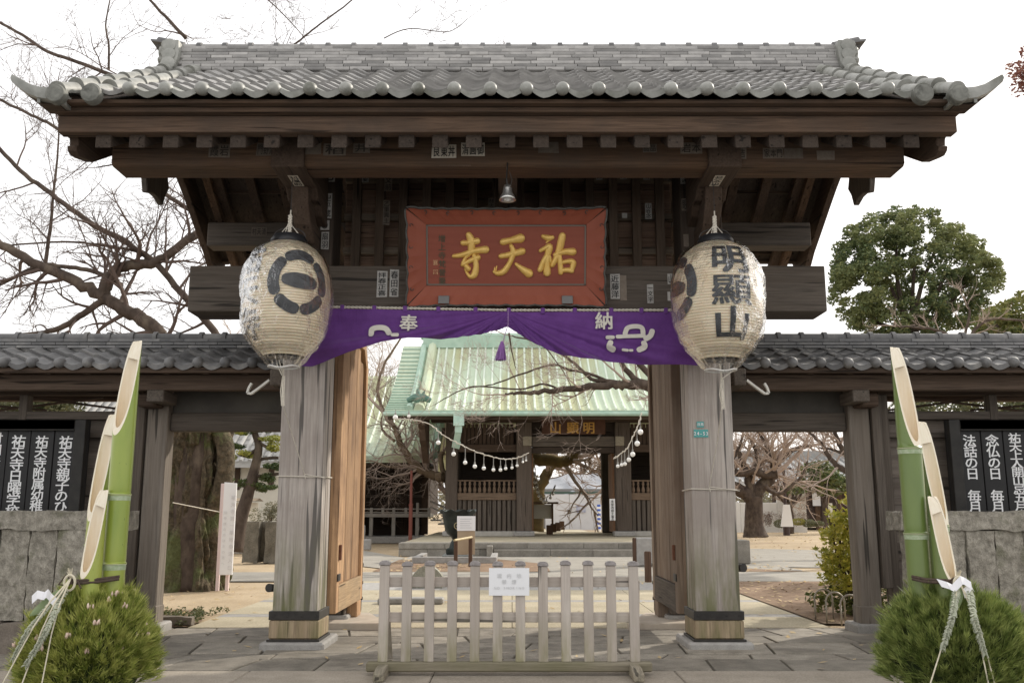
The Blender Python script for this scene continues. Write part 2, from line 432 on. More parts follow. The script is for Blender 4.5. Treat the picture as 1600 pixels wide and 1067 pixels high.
while x < 6.5:
    x2 = min(x + rng.uniform(1.3, 2.3), 6.6)
    if 6.6 - x2 < 0.6: x2 = 6.6
    MB().box(x + .004, x2 - .004, 7.97, 8.645, -0.13, 0.002).obj('kerb_slab', M_KERB, kerb, ((x + x2) / 2, 8.3, 0), bevel=0.01)
    x = x2
# fallen leaves
lv = MB(); M_LEAF = noisy('dry_leaf', (0.34, 0.22, 0.09), (0.62, 0.50, 0.30), 3.0, 0.8, 0.0, rnd=0)
def leafquad(mb, p, s, n_=None, rn=rng):
    a = rn.uniform(0, 6.28); t = Vector((math.cos(a), math.sin(a), rn.uniform(-.3, .3))) * s; b = Vector((-math.sin(a), math.cos(a), rn.uniform(-.3, .3))) * s * 0.45
    p = Vector(p); mb.add([p - t, p - b, p + t, p + b], [(0, 1, 2, 3)])
for (x0, x1, y0, y1, n_) in ((4, 12, 12.3, 19.3, 900), (4.3, 7.0, 22.4, 25, 120), (-14, -4.1, 12, 18, 420), (-3.2, -1, 22.5, 28, 260), (-20, -5, 22, 40, 900), (5, 26, 24, 60, 1600), (-3.9, 3.9, 12, 30, 130), (-4, 4, 8.7, 11.7, 45), (-6, -2.7, 8.7, 11.2, 20), (2.6, 6, 8.7, 11.2, 25)):
    for k in range(n_):
        x, y_ = rng.uniform(x0, x1), rng.uniform(y0, y1)
        leafquad(lv, (x, y_, 0.012), rng.uniform(0.022, 0.055) * (1 + y_ * 0.015))
lv.obj('fallen_leaves', M_LEAF, kind='stuff')

# ------------------------------------------------------------------ the main gate
X0 = -0.045
G = thing('temple_gate', 'large dark timber temple gate with a grey tiled gable roof and two pale square pillars', 'temple gate', (X0, 10.6, 0))
def roofz(y, y0=8.15, z0=5.272):
    """height of the tile surface; symmetric about the ridge at y = 10.87"""
    t = (y - y0) if y <= 10.87 else (2 * 10.87 - y - y0)
    return z0 + 0.52 * t + 0.022 * t * t
def pt(u, v, Y, mb=None): return at(u, v, Y)

# pillars
for s in (-1, 1):
    cx = PC(s)
    MB().box(cx - .335, cx + .335, 9.90, 10.70, -0.05, 0.07).obj('plinth_stone', GRAN, G, (cx, 10.4, 0), bevel=0.02)
    MB().box(cx - .272, cx + .272, 9.965, 10.56, 0.07, 0.095).obj('foot_strap', IRON, G, (cx, 10.3, 0.08), bevel=0.003)
    MB().box(cx - .258, cx + .258, 9.98, 10.54, 0.095, 0.285).obj('pillar_foot', W_BASE, G, (cx, 10.3, 0), bevel=0.014)
    MB().box(cx - .235, cx + .235, 10.01, 10.48, 0.285, 3.56).obj('pillar', W_PILLAR, G, (cx, 10.3, 0), bevel=0.018, seg=2)
    MB().box(cx - .262, cx + .262, 9.975, 10.53, 0.287, 0.375).obj('pillar_band', IRON, G, (cx, 10.3, 0.3), bevel=0.004)
    nm = MB()
    for dx in (-.21, -.07, .08, .22): nm.box(cx + dx - .009, cx + dx + .009, 9.966, 9.976, .322, .340)
    nm.obj('band_nail', IRON, G)
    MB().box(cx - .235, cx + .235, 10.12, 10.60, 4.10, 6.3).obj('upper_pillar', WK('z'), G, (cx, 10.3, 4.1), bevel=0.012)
    # rear support post and the tie between
    MB().box(cx - .17, cx + .17, 12.0, 12.34, 0.12, 4.92).obj('rear_post', WG('z'), G, (cx, 12.2, 0), bevel=0.012)
    MB().box(cx - .22, cx + .22, 11.95, 12.4, -0.03, 0.12).obj('rear_plinth_stone', GRAN, G, (cx, 12.2, 0), bevel=0.02)
    # bracket arm carrying the eave purlin, its end cut square
    arm = [(8.86, 5.16), (8.86, 4.80), (9.5, 4.80), (9.62, 4.70), (9.75, 4.70), (9.86, 4.60), (10.12, 4.56), (10.12, 5.42), (9.3, 5.3)]
    MB().prism(arm, 'x', cx - .165, cx + .165).obj('bracket_arm', WD('y'), G, (cx, 9.2, 4.8), bevel=0.008)
    # curved elbow under the arm
    el = [(9.42, 4.795), (9.48, 4.62), (9.62, 4.44), (9.84, 4.30), (10.12, 4.24), (10.12, 4.50), (9.95, 4.53), (9.84, 4.59), (9.74, 4.695), (9.62, 4.695), (9.5, 4.797)]
    MB().prism(el, 'x', cx - .09, cx + .09).obj('bracket_elbow', WD('y'), G, (cx, 9.8, 4.5), bevel=0.006)
    MB().prism([(10.66, 4.6), (12.6, 4.62), (12.6, 4.90), (10.66, 4.95)], 'x', cx - .12, cx + .12).obj('rear_tie_beam', WD('y'), G, (cx, 11.6, 4.7), bevel=0.008)
    nb = [(12.34, 3.55), (12.78, 3.58), (12.92, 3.66), (12.95, 3.78), (12.85, 3.86), (12.34, 3.86)]
    MB().prism(nb, 'x', cx - .1, cx + .1).obj('rear_beam_nose', WD('y'), G, (cx, 12.6, 3.7), bevel=0.006)
    # low tie beam on the outer side, running back
    MB().box(cx - .08, cx + .08, 10.6, 12.0, 2.55, 2.8).obj('low_tie_beam', WG('y'), G, (cx, 11.3, 2.7), bevel=0.006)
# tie between the rear posts, above the doors
MB().box(X0 - 2.9, X0 + 2.9, 12.06, 12.28, 4.0, 4.24).obj('rear_cross_beam', WD('x'), G, (X0, 12.2, 3.7), bevel=0.008)
# great cross beam
MB().box(-3.59, 3.485, 10.02, 10.50, 3.565, 4.085).obj('great_cross_beam', WG('x'), G, (X0, 10.2, 3.8), bevel=0.02, seg=2)
MB().box(X0 - 2.0, X0 + 2.0, 10.36, 10.62, 4.088, 4.155).obj('sill_rail', WG('x'), G, (X0, 10.5, 4.1), bevel=0.006)
# lattice above the beam: plank wall, rails behind, bars in front
zz = 4.10
for k, h in enumerate((0.30, 0.27, 0.33, 0.28, 0.3, 0.31, 0.29)):
    MB().box(X0 - 1.99, X0 + 1.99, 10.90, 10.925 + 0.006 * (k % 2), zz + .002, zz + h - .003).obj('plank', wood('inner_plank', (0.20, 0.135, 0.098), 'x', contrast=0.5, vary=0.35), G, (X0, 10.9, zz), bevel=0.003)
    zz += h
for z in (4.44, 4.86, 5.35):
    MB().box(X0 - 1.99, X0 + 1.99, 10.80, 10.885, z, z + .085).obj('lattice_rail', wood('lattice_rail_wood', (.21, .17, .13), 'x', contrast=.4), G, (X0, 10.8, z), bevel=0.004)
for k in range(14):
    x = X0 - 1.82 + k * 0.28
    MB().box(x - .052, x + .052, 10.66, 10.755, 4.156, 5.75).obj('lattice_bar', wood('lattice_bar_wood', (.13, .095, .070), 'z', contrast=.45), G, (x, 10.7, 4.1), bevel=0.005)
# central strut with its front arm
MB().box(X0 - .14, X0 + .14, 8.93, 9.06, 4.86, 5.2).obj('centre_arm_end', WD('z'), G, (X0, 9, 5), bevel=0.006)
MB().prism([(9.07, 5.2), (9.07, 4.86), (9.6, 4.78), (10.66, 4.72), (10.66, 5.3)], 'x', X0 - .10, X0 + .10).obj('centre_arm', WD('y'), G, (X0, 9.6, 5), bevel=0.006)
MB().box(X0 - .155, X0 + .155, 10.50, 10.655, 4.16, 5.9).obj('centre_strut', WD('z'), G, (X0, 10.55, 4.1), bevel=0.01)
# purlins
MB().prism([(8.92, 4.86), (8.92, 5.19), (9.28, 5.30), (9.28, 4.83), (8.96, 4.83)], 'x', -4.06, 3.98).obj('eave_purlin', WP('x'), G, (X0, 9.1, 5), bevel=0.012)
MB().box(-4.12, 4.04, 12.08, 12.36, 4.915, 5.24).obj('rear_purlin', WG('x'), G, (X0, 12.2, 5), bevel=0.01)
MB().box(-4.12, 4.04, 10.74, 11.02, 5.93, 6.22).obj('ridge_purlin', WD('x'), G, (X0, 10.9, 6.4), bevel=0.01)
# soffit deck following the roof
def slopebox(mb, x0, x1, ya, yb, top, bot, n=6):
    """slab under the roof surface between ya and yb; top/bot measured down from the surface"""
    ys = [ya + (yb - ya) * i / n for i in range(n + 1)]
    poly = [(q, roofz(q) - top) for q in ys] + [(q, roofz(q) - bot) for q in reversed(ys)]
    return mb.prism(poly, 'x', x0, x1)
deck = MB(); slopebox(deck, -4.30, 4.22, 8.58, 10.87, .10, .455); slopebox(deck, -4.30, 4.22, 10.87, 13.18, .10, .455)
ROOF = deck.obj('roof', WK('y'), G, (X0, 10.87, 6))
# battens seen between the rafters
for y_ in (11.2, 11.48, 11.76, 12.04, 12.55, 12.8, 13.05):
    MB().box(-4.1, 4.02, y_, y_ + .04, roofz(y_) - .49, roofz(y_) - .457).obj('batten', WD('x'), ROOF, (X0, y_, roofz(y_)))
# rafters
pitch_r = 0.3265
for k in range(-12, 13):
    x = X0 + 0.0 + k * pitch_r
    if abs(x - X0) > 4.0: continue
    m = MB()
    ys = [8.50, 9.1, 9.8, 10.86]
    poly = [(q, roofz(q) - .457) for q in ys] + [(q, roofz(q) - .605) for q in reversed(ys)]
    m.prism(poly, 'x', x - .076, x + .076).obj('rafter', WK('y'), ROOF, (x, 9.5, 5.5), bevel=0.006)
for k in range(-9, 10):
    x = X0 + k * 0.43
    m = MB(); ys = [10.88, 11.6, 12.4, 13.3]
    poly = [(q, roofz(q) - .493) for q in ys] + [(q, roofz(q) - .605) for q in reversed(ys)]
    m.prism(poly, 'x', x - .06, x + .06).obj('rafter', WD('y'), ROOF, (x, 12, 5.5), bevel=0.005)
# eave fascia in three steps, front and rear
for nm_, (xa, xb, ya, yb, za, zb) in {'eave_board': (-4.38, 4.29, 8.43, 8.56, 4.985, 5.150), 'eave_board.1': (-4.39, 4.31, 8.34, 8.50, 5.152, 5.200), 'eave_board.2': (-4.45, 4.37, 8.25, 8.45, 5.202, 5.240)}.items():
    MB().box(xa, xb, ya, yb, za, zb).obj('eave_board', wood('fascia_wood', (0.112, 0.073, 0.050), 'x', contrast=0.55, stain=(0.072, 0.053, 0.041), vary=0.2), ROOF, (X0, ya, za), bevel=0.006)
    MB().box(xa, xb, 2 * 10.87 - yb, 2 * 10.87 - ya, za, zb).obj('rear_eave_board', WD('x'), ROOF, (X0, 13.3, za), bevel=0.006)
# barge boards with carved noses
def barge(s):
    top = [(8.57 + i * (13.44 - 8.57) / 24) for i in range(25)]
    up = [(q, roofz(q) - .105) for q in top]
    nose_f = [(8.57, 5.14), (8.57, 5.02), (8.62, 4.985), (8.63, 4.93), (8.58, 4.90), (8.60, 4.86), (8.66, 4.835), (8.76, 4.85)]
    low = [(q, roofz(q) - .105 - .72 - 0.12 * math.exp(-((q - 10.87) / .5) ** 2)) for q in top if 8.8 < q < 12.75]
    nose_r = [(12.8, 4.83), (12.95, 4.80), (13.02, 4.88), (13.12, 4.90), (13.2, 4.84), (13.3, 4.90), (13.38, 5.0)]
    poly = up + list(reversed(nose_r)) + list(reversed(low)) + list(reversed(nose_f))
    xo = X0 + s * 4.215
    MB().prism(poly, 'x', min(xo, xo + s * .09), max(xo, xo + s * .09)).obj('barge_board', WD('y'), ROOF, (xo, 10.9, 5.5), bevel=0.006)
    up2 = [(q, roofz(q) - .08) for q in top if q > 8.5]; lo2 = [(q, roofz(q) - .105 - .22) for q in reversed(top) if q > 8.5]
    xo = X0 + s * 4.31
    MB().prism(up2 + lo2, 'x', min(xo, xo + s * .08), max(xo, xo + s * .08)).obj('verge_board', WD('y'), ROOF, (xo, 10.9, 5.5), bevel=0.004)
    # inner verge rafter, warmer wood
    up3 = [(q, roofz(q) - .46) for q in top if q > 10.9]; lo3 = [(q, roofz(q) - .70) for q in reversed(top) if q > 10.9]
    xo = X0 + s * 3.93
    MB().prism(up3 + lo3, 'x', min(xo, xo + s * .10), max(xo, xo + s * .10)).obj('verge_rafter', WP('y'), ROOF, (xo, 12, 5.5), bevel=0.005)
    # gable pendant
    gp = [(10.45, 6.2), (10.45, 5.72), (10.52, 5.60), (10.44, 5.42), (10.56, 5.30), (10.62, 5.15), (10.80, 5.20), (10.95, 5.20), (11.12, 5.15), (11.18, 5.30), (11.28, 5.42), (11.20, 5.60), (11.25, 5.72), (11.25, 6.2)]
    xo = X0 + s * 4.32
    MB().prism(gp, 'x', min(xo, xo + s * .07), max(xo, xo + s * .07)).obj('gable_pendant', WG('z'), ROOF, (xo, 10.9, 5.7), bevel=0.01)
barge(-1); barge(1)

# ---- roof tiles
PX = 0.3393; NROW = 10
XL = -3.596; Y_E = 8.15
def tile_z(t):       # cross-section of a pantile over one pitch; crest sits at t = 0 and 1
    if t < 0.72:
        return -0.052 * math.sin(PI * min(1, (t + .02) / .74)) + 0.012
    return 0.012 + 0.036 * math.sin(PI * (t - .72) / .28 * 0.5 + 0.0) ** 1.0
def tile_mesh(name, P, L, lip=0.036, eave=False, mat=TILE, disc=0.085, depth=1.0):
    m = MB(); n = 12; ov = 0.16
    xs = [-P * 0.14 + P * (1 + 0.14) * i / n for i in range(n + 1)]
    def zf(x):
        t = x / P
        if t < 0: return (0.038 - (t / .14) ** 2 * .014) * depth      # roll over the neighbour's edge
        return (0.025 * math.cos(2 * PI * t) * (1.0 if t < .5 else .85) - .004 + .012 * math.exp(-(t / .10) ** 2)) * depth
    top = [(x, 0, zf(x)) for x in xs]; back = [(x, L, zf(x) - 0.004) for x in xs]
    lo = [(x, 0.004, zf(x) - lip) for x in xs]; und = [(x, L * 0.4, zf(x) - lip * 0.9) for x in xs]
    vs = top + back + lo + und; k = n + 1; fs = []
    for i in range(n):
        fs.append((i, i + 1, k + i + 1, k + i)); fs.append((2 * k + i, 2 * k + i + 1, i + 1, i)); fs.append((3 * k + i, 3 * k + i + 1, 2 * k + i + 1, 2 * k + i))
    fs.append((n, 2 * k + n, 3 * k + n, k + n)); fs.append((0, k, 3 * k, 2 * k))
    m.add(vs, fs)
    if eave:
        # deep drip edge under the trough
        xs2 = [P * (.16 + .80 * i / 10) for i in range(11)]
        up_ = [(x, -0.006, zf(x) - 0.002) for x in xs2]
        dn_ = [(x, -0.012, zf(x) - 0.040 - 0.018 * math.sin(PI * i / 10) ** .7) for i, x in enumerate(xs2)]
        dk_ = [(x, 0.02, z) for x, _, z in dn_]
        m.add(up_ + dn_ + dk_, [(11 + i, 12 + i, 1 + i, i) for i in range(10)] + [(22 + i, 23 + i, 12 + i, 11 + i) for i in range(10)])
        # domed round end
        vs = []; nn = 14
        prof = [(0.0, -0.062), (0.5, -0.056), (0.82, -0.038), (1.0, -0.012), (1.0, 0.05)]
        for r_, yy in prof:
            for j in range(nn):
                a = 2 * PI * j / nn; vs.append((disc * r_ * math.cos(a), yy, disc * r_ * math.sin(a) + 0.0))
        fs = [(i * nn + j, i * nn + (j + 1) % nn, (i + 1) * nn + (j + 1) % nn, (i + 1) * nn + j) for i in range(4) for j in range(nn)]
        m.add(vs, fs)
    return m
def place(me, name, parent, x, ya, yb, za, zb, mirror=False):
    ang = math.atan2(zb - za, yb - ya)
    return link(name, me, parent, (x, ya, za), (ang, 0, 0))
dy = (10.80 - Y_E) / NROW
L_T = math.hypot(dy, dy * 0.56) + 0.035
me_t = tile_mesh('roof_tile', PX, L_T).mesh('roof_tile', TILE, smooth=35)
me_e = tile_mesh('eave_tile', PX, L_T, eave=True, disc=0.064).mesh('eave_tile', TILE_E, smooth=35)
tr = random.Random(3)
for r in range(NROW):
    ya, yb = Y_E + r * dy, Y_E + (r + 1) * dy
    for c in range(-1, 22):
        x = XL + c * PX
        za, zb = roofz(ya) + (0.030), roofz(yb)
        x_ = x + tr.uniform(-.004, .004)
        if r == 0:
            if c >= 0: place(me_e, 'eave_tile', ROOF, x, ya, yb, za - 0.004, zb - .004)
            else: place(me_t, 'roof_tile', ROOF, x_, ya, yb, za, zb)
        elif c < 21 or True:
            place(me_t, 'roof_tile', ROOF, x_, ya + tr.uniform(-.004, .004), yb, za + tr.uniform(-.003, .004), zb)
# rear slope tiles, hidden side, joined
rs = MB()
src = tile_mesh('x', PX, L_T)
for r in range(NROW):
    ya, yb = Y_E + r * dy, Y_E + (r + 1) * dy
    for c in range(-2, 23):
        ang = math.atan2(roofz(yb) - roofz(ya) - .03, dy); ca, sa = math.cos(ang), math.sin(ang)
        x = -(XL + c * PX) - 0.08
        rs.add([(x - vx, 2 * 10.87 - (ya + vy * ca - vz * sa), roofz(ya) + .03 + vy * sa + vz * ca) for vx, vy, vz in src.v], src.f)
rs.obj('rear_tiles', TILE, ROOF, kind='stuff', smooth=35)
# descending rolls beside each verge: short round tiles that overlap
def roll_tile(name, L, r0, r1, mat, closed=False):
    m = MB(); n = 16; prof = [(r0, 0), (r0, 0.02), (r0 - .008, 0.03), (r1, L)]
    vs = [(r_ * math.cos(PI * (j / n) * 1.24 - .12 * PI), yy, r_ * math.sin(PI * (j / n) * 1.24 - .12 * PI)) for r_, yy in prof for j in range(n + 1)]
    fs = [(i * (n + 1) + j, i * (n + 1) + j + 1, (i + 1) * (n + 1) + j + 1, (i + 1) * (n + 1) + j) for i in range(3) for j in range(n)]
    m.add(vs, fs)
    m.add([(0, 0, 0)] + [(r0 * math.cos(2 * PI * j / 20), 0, r0 * math.sin(2 * PI * j / 20)) for j in range(20)], [(0, 1 + j, 1 + (j + 1) % 20) for j in range(20)])
    return m.mesh(name, mat, smooth=35)
me_r = roll_tile('roll_tile', 0.36, 0.082, 0.075, TILE_E)
mm = MB()
for (r_, yy0, yy1) in ((.128, -.03, .06),):
    nn = 24
    prof = [(0, -.026), (.045, -.026), (.070, -.023), (.074, -.021), (.078, -.022), (.086, -.018), (.091, -.008), (.092, .07)]
    vs = [(q * math.cos(2 * PI * j / nn), yy, q * math.sin(2 * PI * j / nn)) for q, yy in prof for j in range(nn)]
    mm.add(vs, [(i * nn + j, i * nn + (j + 1) % nn, (i + 1) * nn + (j + 1) % nn, (i + 1) * nn + j) for i in range(7) for j in range(nn)])
me_d = mm.mesh('roll_end_disc', noisy('dark_lichen_tile', (0.13, 0.13, 0.115), (0.22, 0.22, 0.195), 22, 0.7, 0.4, 0.006, 6, 0.1, c4=(0.07, 0.07, 0.06)), smooth=35)
for s in (-1, 1):
    for j, xo in enumerate((3.885, 4.215)):
        x = X0 + s * xo
        n_ = 8; st = (10.86 - 8.13) / n_
        for k in range(n_):
            ya, yb = 8.13 + k * st, 8.13 + (k + 1) * st
            lift = .0 + .02 * j - (.025 if k == 0 else 0)
            place(me_r, 'roll_tile', ROOF, x, ya, yb, roofz(ya) + lift + .018, roofz(yb) + lift)
            place(me_r, 'rear_roll_tile', ROOF, x, 2 * 10.87 - ya, 2 * 10.87 - yb, roofz(ya) + lift, roofz(yb) + lift).rotation_euler = (math.atan2(roofz(yb) - roofz(ya), yb - ya), 0, PI)
        link('roll_end_disc', me_d, ROOF, (x, 8.10, roofz(8.13) - .035))
    # edge tiles outside the outer roll: drooping sleeve
    for k in range(15):
        ya = 8.14 + k * (13.3 - 8.14) / 15; yb = ya + .38
        m = MB(); xi = X0 + s * 4.20; xo_ = X0 + s * 4.40
        za, zb = roofz(ya) + .035, roofz(min(yb, 13.5)) + .01
        lift = 0.0
        m.add([(xi, ya, za), (xo_, ya, za - .02), (xo_, yb, zb - .02), (xi, yb, zb), (xo_, ya, za - .15), (xo_, yb, zb - .15), (xi, ya, za - .035), (xo_ - s * .03, ya, za - .15), (xo_ - s * .03, ya, za - .05)],
              [(0, 1, 2, 3), (1, 4, 5, 2), (0, 6, 8, 1), (1, 8, 7, 4)])
        m.obj('verge_tile', TILE_E, ROOF, (xo_, ya, za))
    # corner: eave tile curling up to a horn
    hp = [(22, 128.8), (24, 134.8), (33, 143), (50, 153.8), (64, 159.8), (100, 165), (100, 144), (82, 143.8), (66.7, 142.4), (52.4, 138.3), (35.7, 128.8), (25, 123)]
    q = [at(u, v, 8.2) for u, v in hp]; hx = [(X0 + s * (X0 - p.x), p.z + .010) for p in q]
    m = MB(); m.prism(hx, 'y', 8.12, 8.36); m.obj('corner_horn_tile', TILE_E, ROOF, (X0 + s * 4.4, 8.2, 5.35), bevel=.012, seg=2, smooth=50)
    m = MB(); q = [at(u, v, 8.3) for u, v in ((48, 153.5), (69, 170.5), (100, 172), (100, 158))]; m.prism([(X0 + s * (X0 - p.x), p.z + .004) for p in q], 'y', 8.22, 8.42); m.obj('corner_under_tile', WD('x'), ROOF, (X0 + s * 4.4, 8.3, 5.2))
# ridge: courses of flat tiles, each its own piece, mortar core, round cap with knobs
zb_ = roofz(10.80) - 0.03; nc = 8; hc = 0.043
MB().box(X0 - 4.22, X0 + 4.22, 10.76, 10.98, zb_ - .2, zb_ + nc * hc - .01).obj('ridge_core', MORTAR, ROOF, (X0, 10.87, zb_))
me_n = {}
for c in range(nc):
    half = 0.155 - c * 0.006; z = zb_ + .012 + c * hc
    x = -4.22 + (c % 2) * 0.16
    while x < 4.2:
        l = tr.choice((0.24, 0.27, 0.30, 0.27)); x2 = min(x + l, 4.22)
        key = round(x2 - x, 3)
        if x2 - x < .08: break
        if (key, c) not in me_n:
            me_n[(key, c)] = MB().prism([(-half, -.004), (-half + .004, .030), (half - .004, .030), (half, -.004), (half - .01, -.018), (-half + .01, -.018)], 'x', .004, x2 - x - .004).mesh('ridge_tile', TILE_N)
        o = link('ridge_tile', me_n[(key, c)], ROOF, (X0 + x, 10.87 + tr.uniform(-.006, .006), z + tr.uniform(-.003, .003)))
        x = x2
zc = zb_ + nc * hc + .012
n_ = 26; st = 8.44 / n_
cap = MB()
cap.tube([(0, 0, 0), (st - .004, 0, 0)], .062, 14)
me_c = cap.mesh('ridge_cap_tile', TILE, smooth=35)
kb = MB(); kb.tube([(-.028, 0, 0), (.028, 0, 0)], .076, 14)
me_k = kb.mesh('ridge_cap_band', TILE_D, smooth=35)
for k in range(n_):
    link('ridge_cap_tile', me_c, ROOF, (X0 - 4.22 + k * st, 10.87, zc))
    link('ridge_cap_band', me_k, ROOF, (X0 - 4.22 + k * st, 10.87, zc + .006))
# ridge end tiles (demon tile of three lobes, with a crest roll on top)
for s in (-1, 1):
    prof = [(-.13, 0), (-.22, .01), (-.24, .06), (-.15, .10), (-.125, .17), (-.165, .20), (-.17, .24), (-.13, .27), (-.155, .31), (-.16, .36), (-.13, .42), (-.06, .465), (.06, .465), (.13, .42), (.16, .36), (.155, .31), (.13, .27), (.17, .24), (.165, .20), (.125, .17), (.15, .10), (.24, .06), (.22, .01), (.13, 0)]
    xo = X0 + s * 4.26
    poly = [(10.87 + p, zb_ - .07 + q * .95) for p, q in prof]
    # lobes stand out sideways: the plate has real thickness and flares like the photo's
    MB().prism(poly, 'x', min(xo, xo + s * .10), max(xo, xo + s * .10)).obj('ridge_end_plate', TILE_E, ROOF, (xo, 10.87, zb_), bevel=0.012)
    ep = [(279, 61), (253, 62), (250, 68), (253, 75), (250, 82), (253, 90), (249, 97), (243, 102), (243, 109), (262, 112), (270, 107), (275, 96), (279, 80)]
    q = [at(u, v, 10.66) for u, v in ep]; q = [(X0 + s * (X0 - p.x), p.z) for p in q]
    m = MB(); m.prism(q, 'y', 10.67, 11.07)
    for i_, (u_, v_, r_) in enumerate(((264, 70, .088), (264, 84, .080), (262, 99, .092))):
        p = at(u_, v_, 10.66); m.tube([(X0 + s * (X0 - p.x), 10.655 - .004 * i_, p.z), (X0 + s * (X0 - p.x), 11.085 + .004 * i_, p.z)], r_, 16)
    m.obj('ridge_end_scroll', TILE_E, ROOF, (X0 + s * 4.3, 10.87, zb_ + .2), bevel=.02, seg=2, smooth=50)
    m = MB()
    m.tube([(X0 + s * 4.10, 10.87, zc + .02), (X0 + s * 4.42, 10.87, zc + .075)], [.07, .085], 14)
    m.prism([(X0 + s * 4.12, zc - .02), (X0 + s * 4.46, zc + .035), (X0 + s * 4.47, zc + .06), (X0 + s * 4.12, zc + .03)], 'y', 10.72, 11.02)
    m.obj('ridge_end_roll', TILE_D, ROOF, (X0 + s * 4.3, 10.87, zc), smooth=35)

# ---- paper votive slips pasted on the timber
def slip(u, v, Y, wpx, hpx, text, mat=PAPER, ink=INK, vertical=True, tiltx=0.0, horiz_plane=False, rotz=0.0, thick=.0015, out=.004):
    """a pasted slip; (u, v) centre as seen in the photograph, Y the timber face it is pasted on"""
    c = at(u, v, Y); d = c.y * math.cos(TILT) + (c.z - EYE) * math.sin(TILT); k = d / FOC
    w_, h_ = wpx * k, hpx * k
    right, up = Vector((1, 0, 0)), Vector((0, 0, 1))
    if rotz: right = Vector((math.cos(rotz), 0, math.sin(rotz))); up = Vector((-math.sin(rotz), 0, math.cos(rotz)))
    c = c - Vector((0, out, 0))
    rn = random.Random(int(u * 7 + v))
    def jit(): return rn.uniform(-.04, .04)
    p = [c + right * (w_ * (a + jit() * .5)) + up * (h_ * (b + jit() * .4)) for a, b in ((-.5, -.5), (.5, -.5), (.5, .5), (-.5, .5))]
    m = MB(); m.add(p + [q + Vector((0, thick, 0)) for q in p], [(0, 1, 2, 3), (7, 6, 5, 4), (0, 4, 5, 1), (1, 5, 6, 2), (2, 6, 7, 3), (3, 7, 4, 0)])
    o = m.obj('paper_slip', mat, G, c)
    if text:
        t = MB(); n_ = len(text)
        if vertical:
            ph = h_ * .92 / n_
            write(t, text, c + up * (h_ * .46 - ph * .5) + Vector((0, -.002, 0)), right, up, ph * .98, ph, True, wx=(w_ * .86) / (ph * .98), off=.02)
        else:
            pw = w_ * .92 / n_
            write(t, text, c - right * (w_ * .46 - pw * .5) + Vector((0, -.002, 0)), right, up, h_ * .86, pw, False, wx=pw * .95 / (h_ * .86), off=.02)
        t.obj('lettering', ink, o, c)
    return o
slip(694, 237, 8.92, 38, 22, '良東丼', vertical=False)
slip(739, 234, 8.92, 38, 22, '清圓御', vertical=False)
slip(711, 255, 8.945, 50, 8, '昌山中命', PAPER, INK, False)
for (u, v, w_, h_, tx) in ((343, 236, 33, 22, '霞岩'), (416, 234, 30, 21, '門野清'), (487, 232, 30, 20, ''), (523, 234, 36, 20, '稻'), (565, 232, 26, 16, '井'), (857, 231, 32, 18, ''), (1015, 232, 22, 14, '品品'), (1080, 232, 34, 18, '岩本'), (1150, 240, 32, 18, '野村吉'), (1208, 240, 32, 17, '家本門'), (1240, 240, 30, 17, ''), (1290, 243, 28, 15, '')):
    slip(u, v, 8.92, w_, h_, tx, PAPER_F, INK_F, False)
slip(616, 255, 8.945, 10, 5, '', PAPER_F)
# on the lattice bars and upper pillars
YB = 10.66
for (u, v, w_, h_, tx, pm) in ((571, 275, 10, 22, '御園安', PAPER_G), (607, 282, 12, 36, '天文前', PAPER_F), (604, 332, 11, 40, '乙重圓主', PAPER_F), (768, 265, 9, 10, '社', PAPER_F), (768, 318, 10, 17, '林大', PAPER_F), (811, 270, 12, 16, '日', PAPER_F), (936, 273, 10, 17, '目録', PAPER_G), (974, 273, 10, 15, '日南', PAPER_G), (1010, 273, 10, 17, '文橋', PAPER_G), (1013, 330, 10, 26, '山谷念', PAPER_G), (1047, 275, 8, 20, '無文', PAPER_F), (976, 337, 8, 8, '', PAPER_G)):
    slip(u, v, YB, w_, h_, tx, pm, INK if pm is PAPER_G else INK_F)
for (u, v, w_, h_, tx, pm) in ((514, 275, 20, 20, '七', PAPER_G), (512, 322, 13, 40, '卍平蔵', PAPER_G), (508, 352, 14, 16, '◎', PAPER_G), (508, 376, 12, 28, '扇羽', PAPER_G), (1069, 276, 12, 24, '大寺通', PAPER_G), (1070, 320, 10, 20, '眼', PAPER_F), (1072, 376, 8, 20, '', PAPER_F)):
    slip(u, v, 10.12, w_, h_, tx, pm, INK)
# on the great beam
for (u, v, w_, h_, tx, pm) in ((597, 444, 16, 42, '拝春正喜', PAPER_G), (616, 443, 14, 44, '春田省', PAPER_G), (961, 448, 15, 40, '近藤洋', PAPER_G), (974, 450, 10, 40, '', PAPER_F), (1016, 459, 10, 30, '一文字', PAPER_G), (1048, 436, 10, 17, '山', PAPER_G), (1047, 463, 8, 14, '', PAPER_G)):
    slip(u, v, 10.02, w_, h_, tx, pm, INK)
slip(405, 362, 12.08, 24, 14, '村天清', PAPER_F, INK_F, False)
# slips under the bracket arms
for s in (-1, 1):
    cx = PC(s); y0, y1 = 9.10, 9.42; z = 4.796
    m = MB(); m.box(cx - .052, cx + .052, y0, y1, z - .0015, z); o = m.obj('paper_slip', PAPER, G, (cx, 9.2, z))
    t = MB(); write(t, '前清村' if s < 0 else '市文谷', (cx, y1 - .06, z - .003), (1, 0, 0), (0, 1, 0), .095, .098, True); t.obj('lettering', INK, o, (cx, 9.2, z))
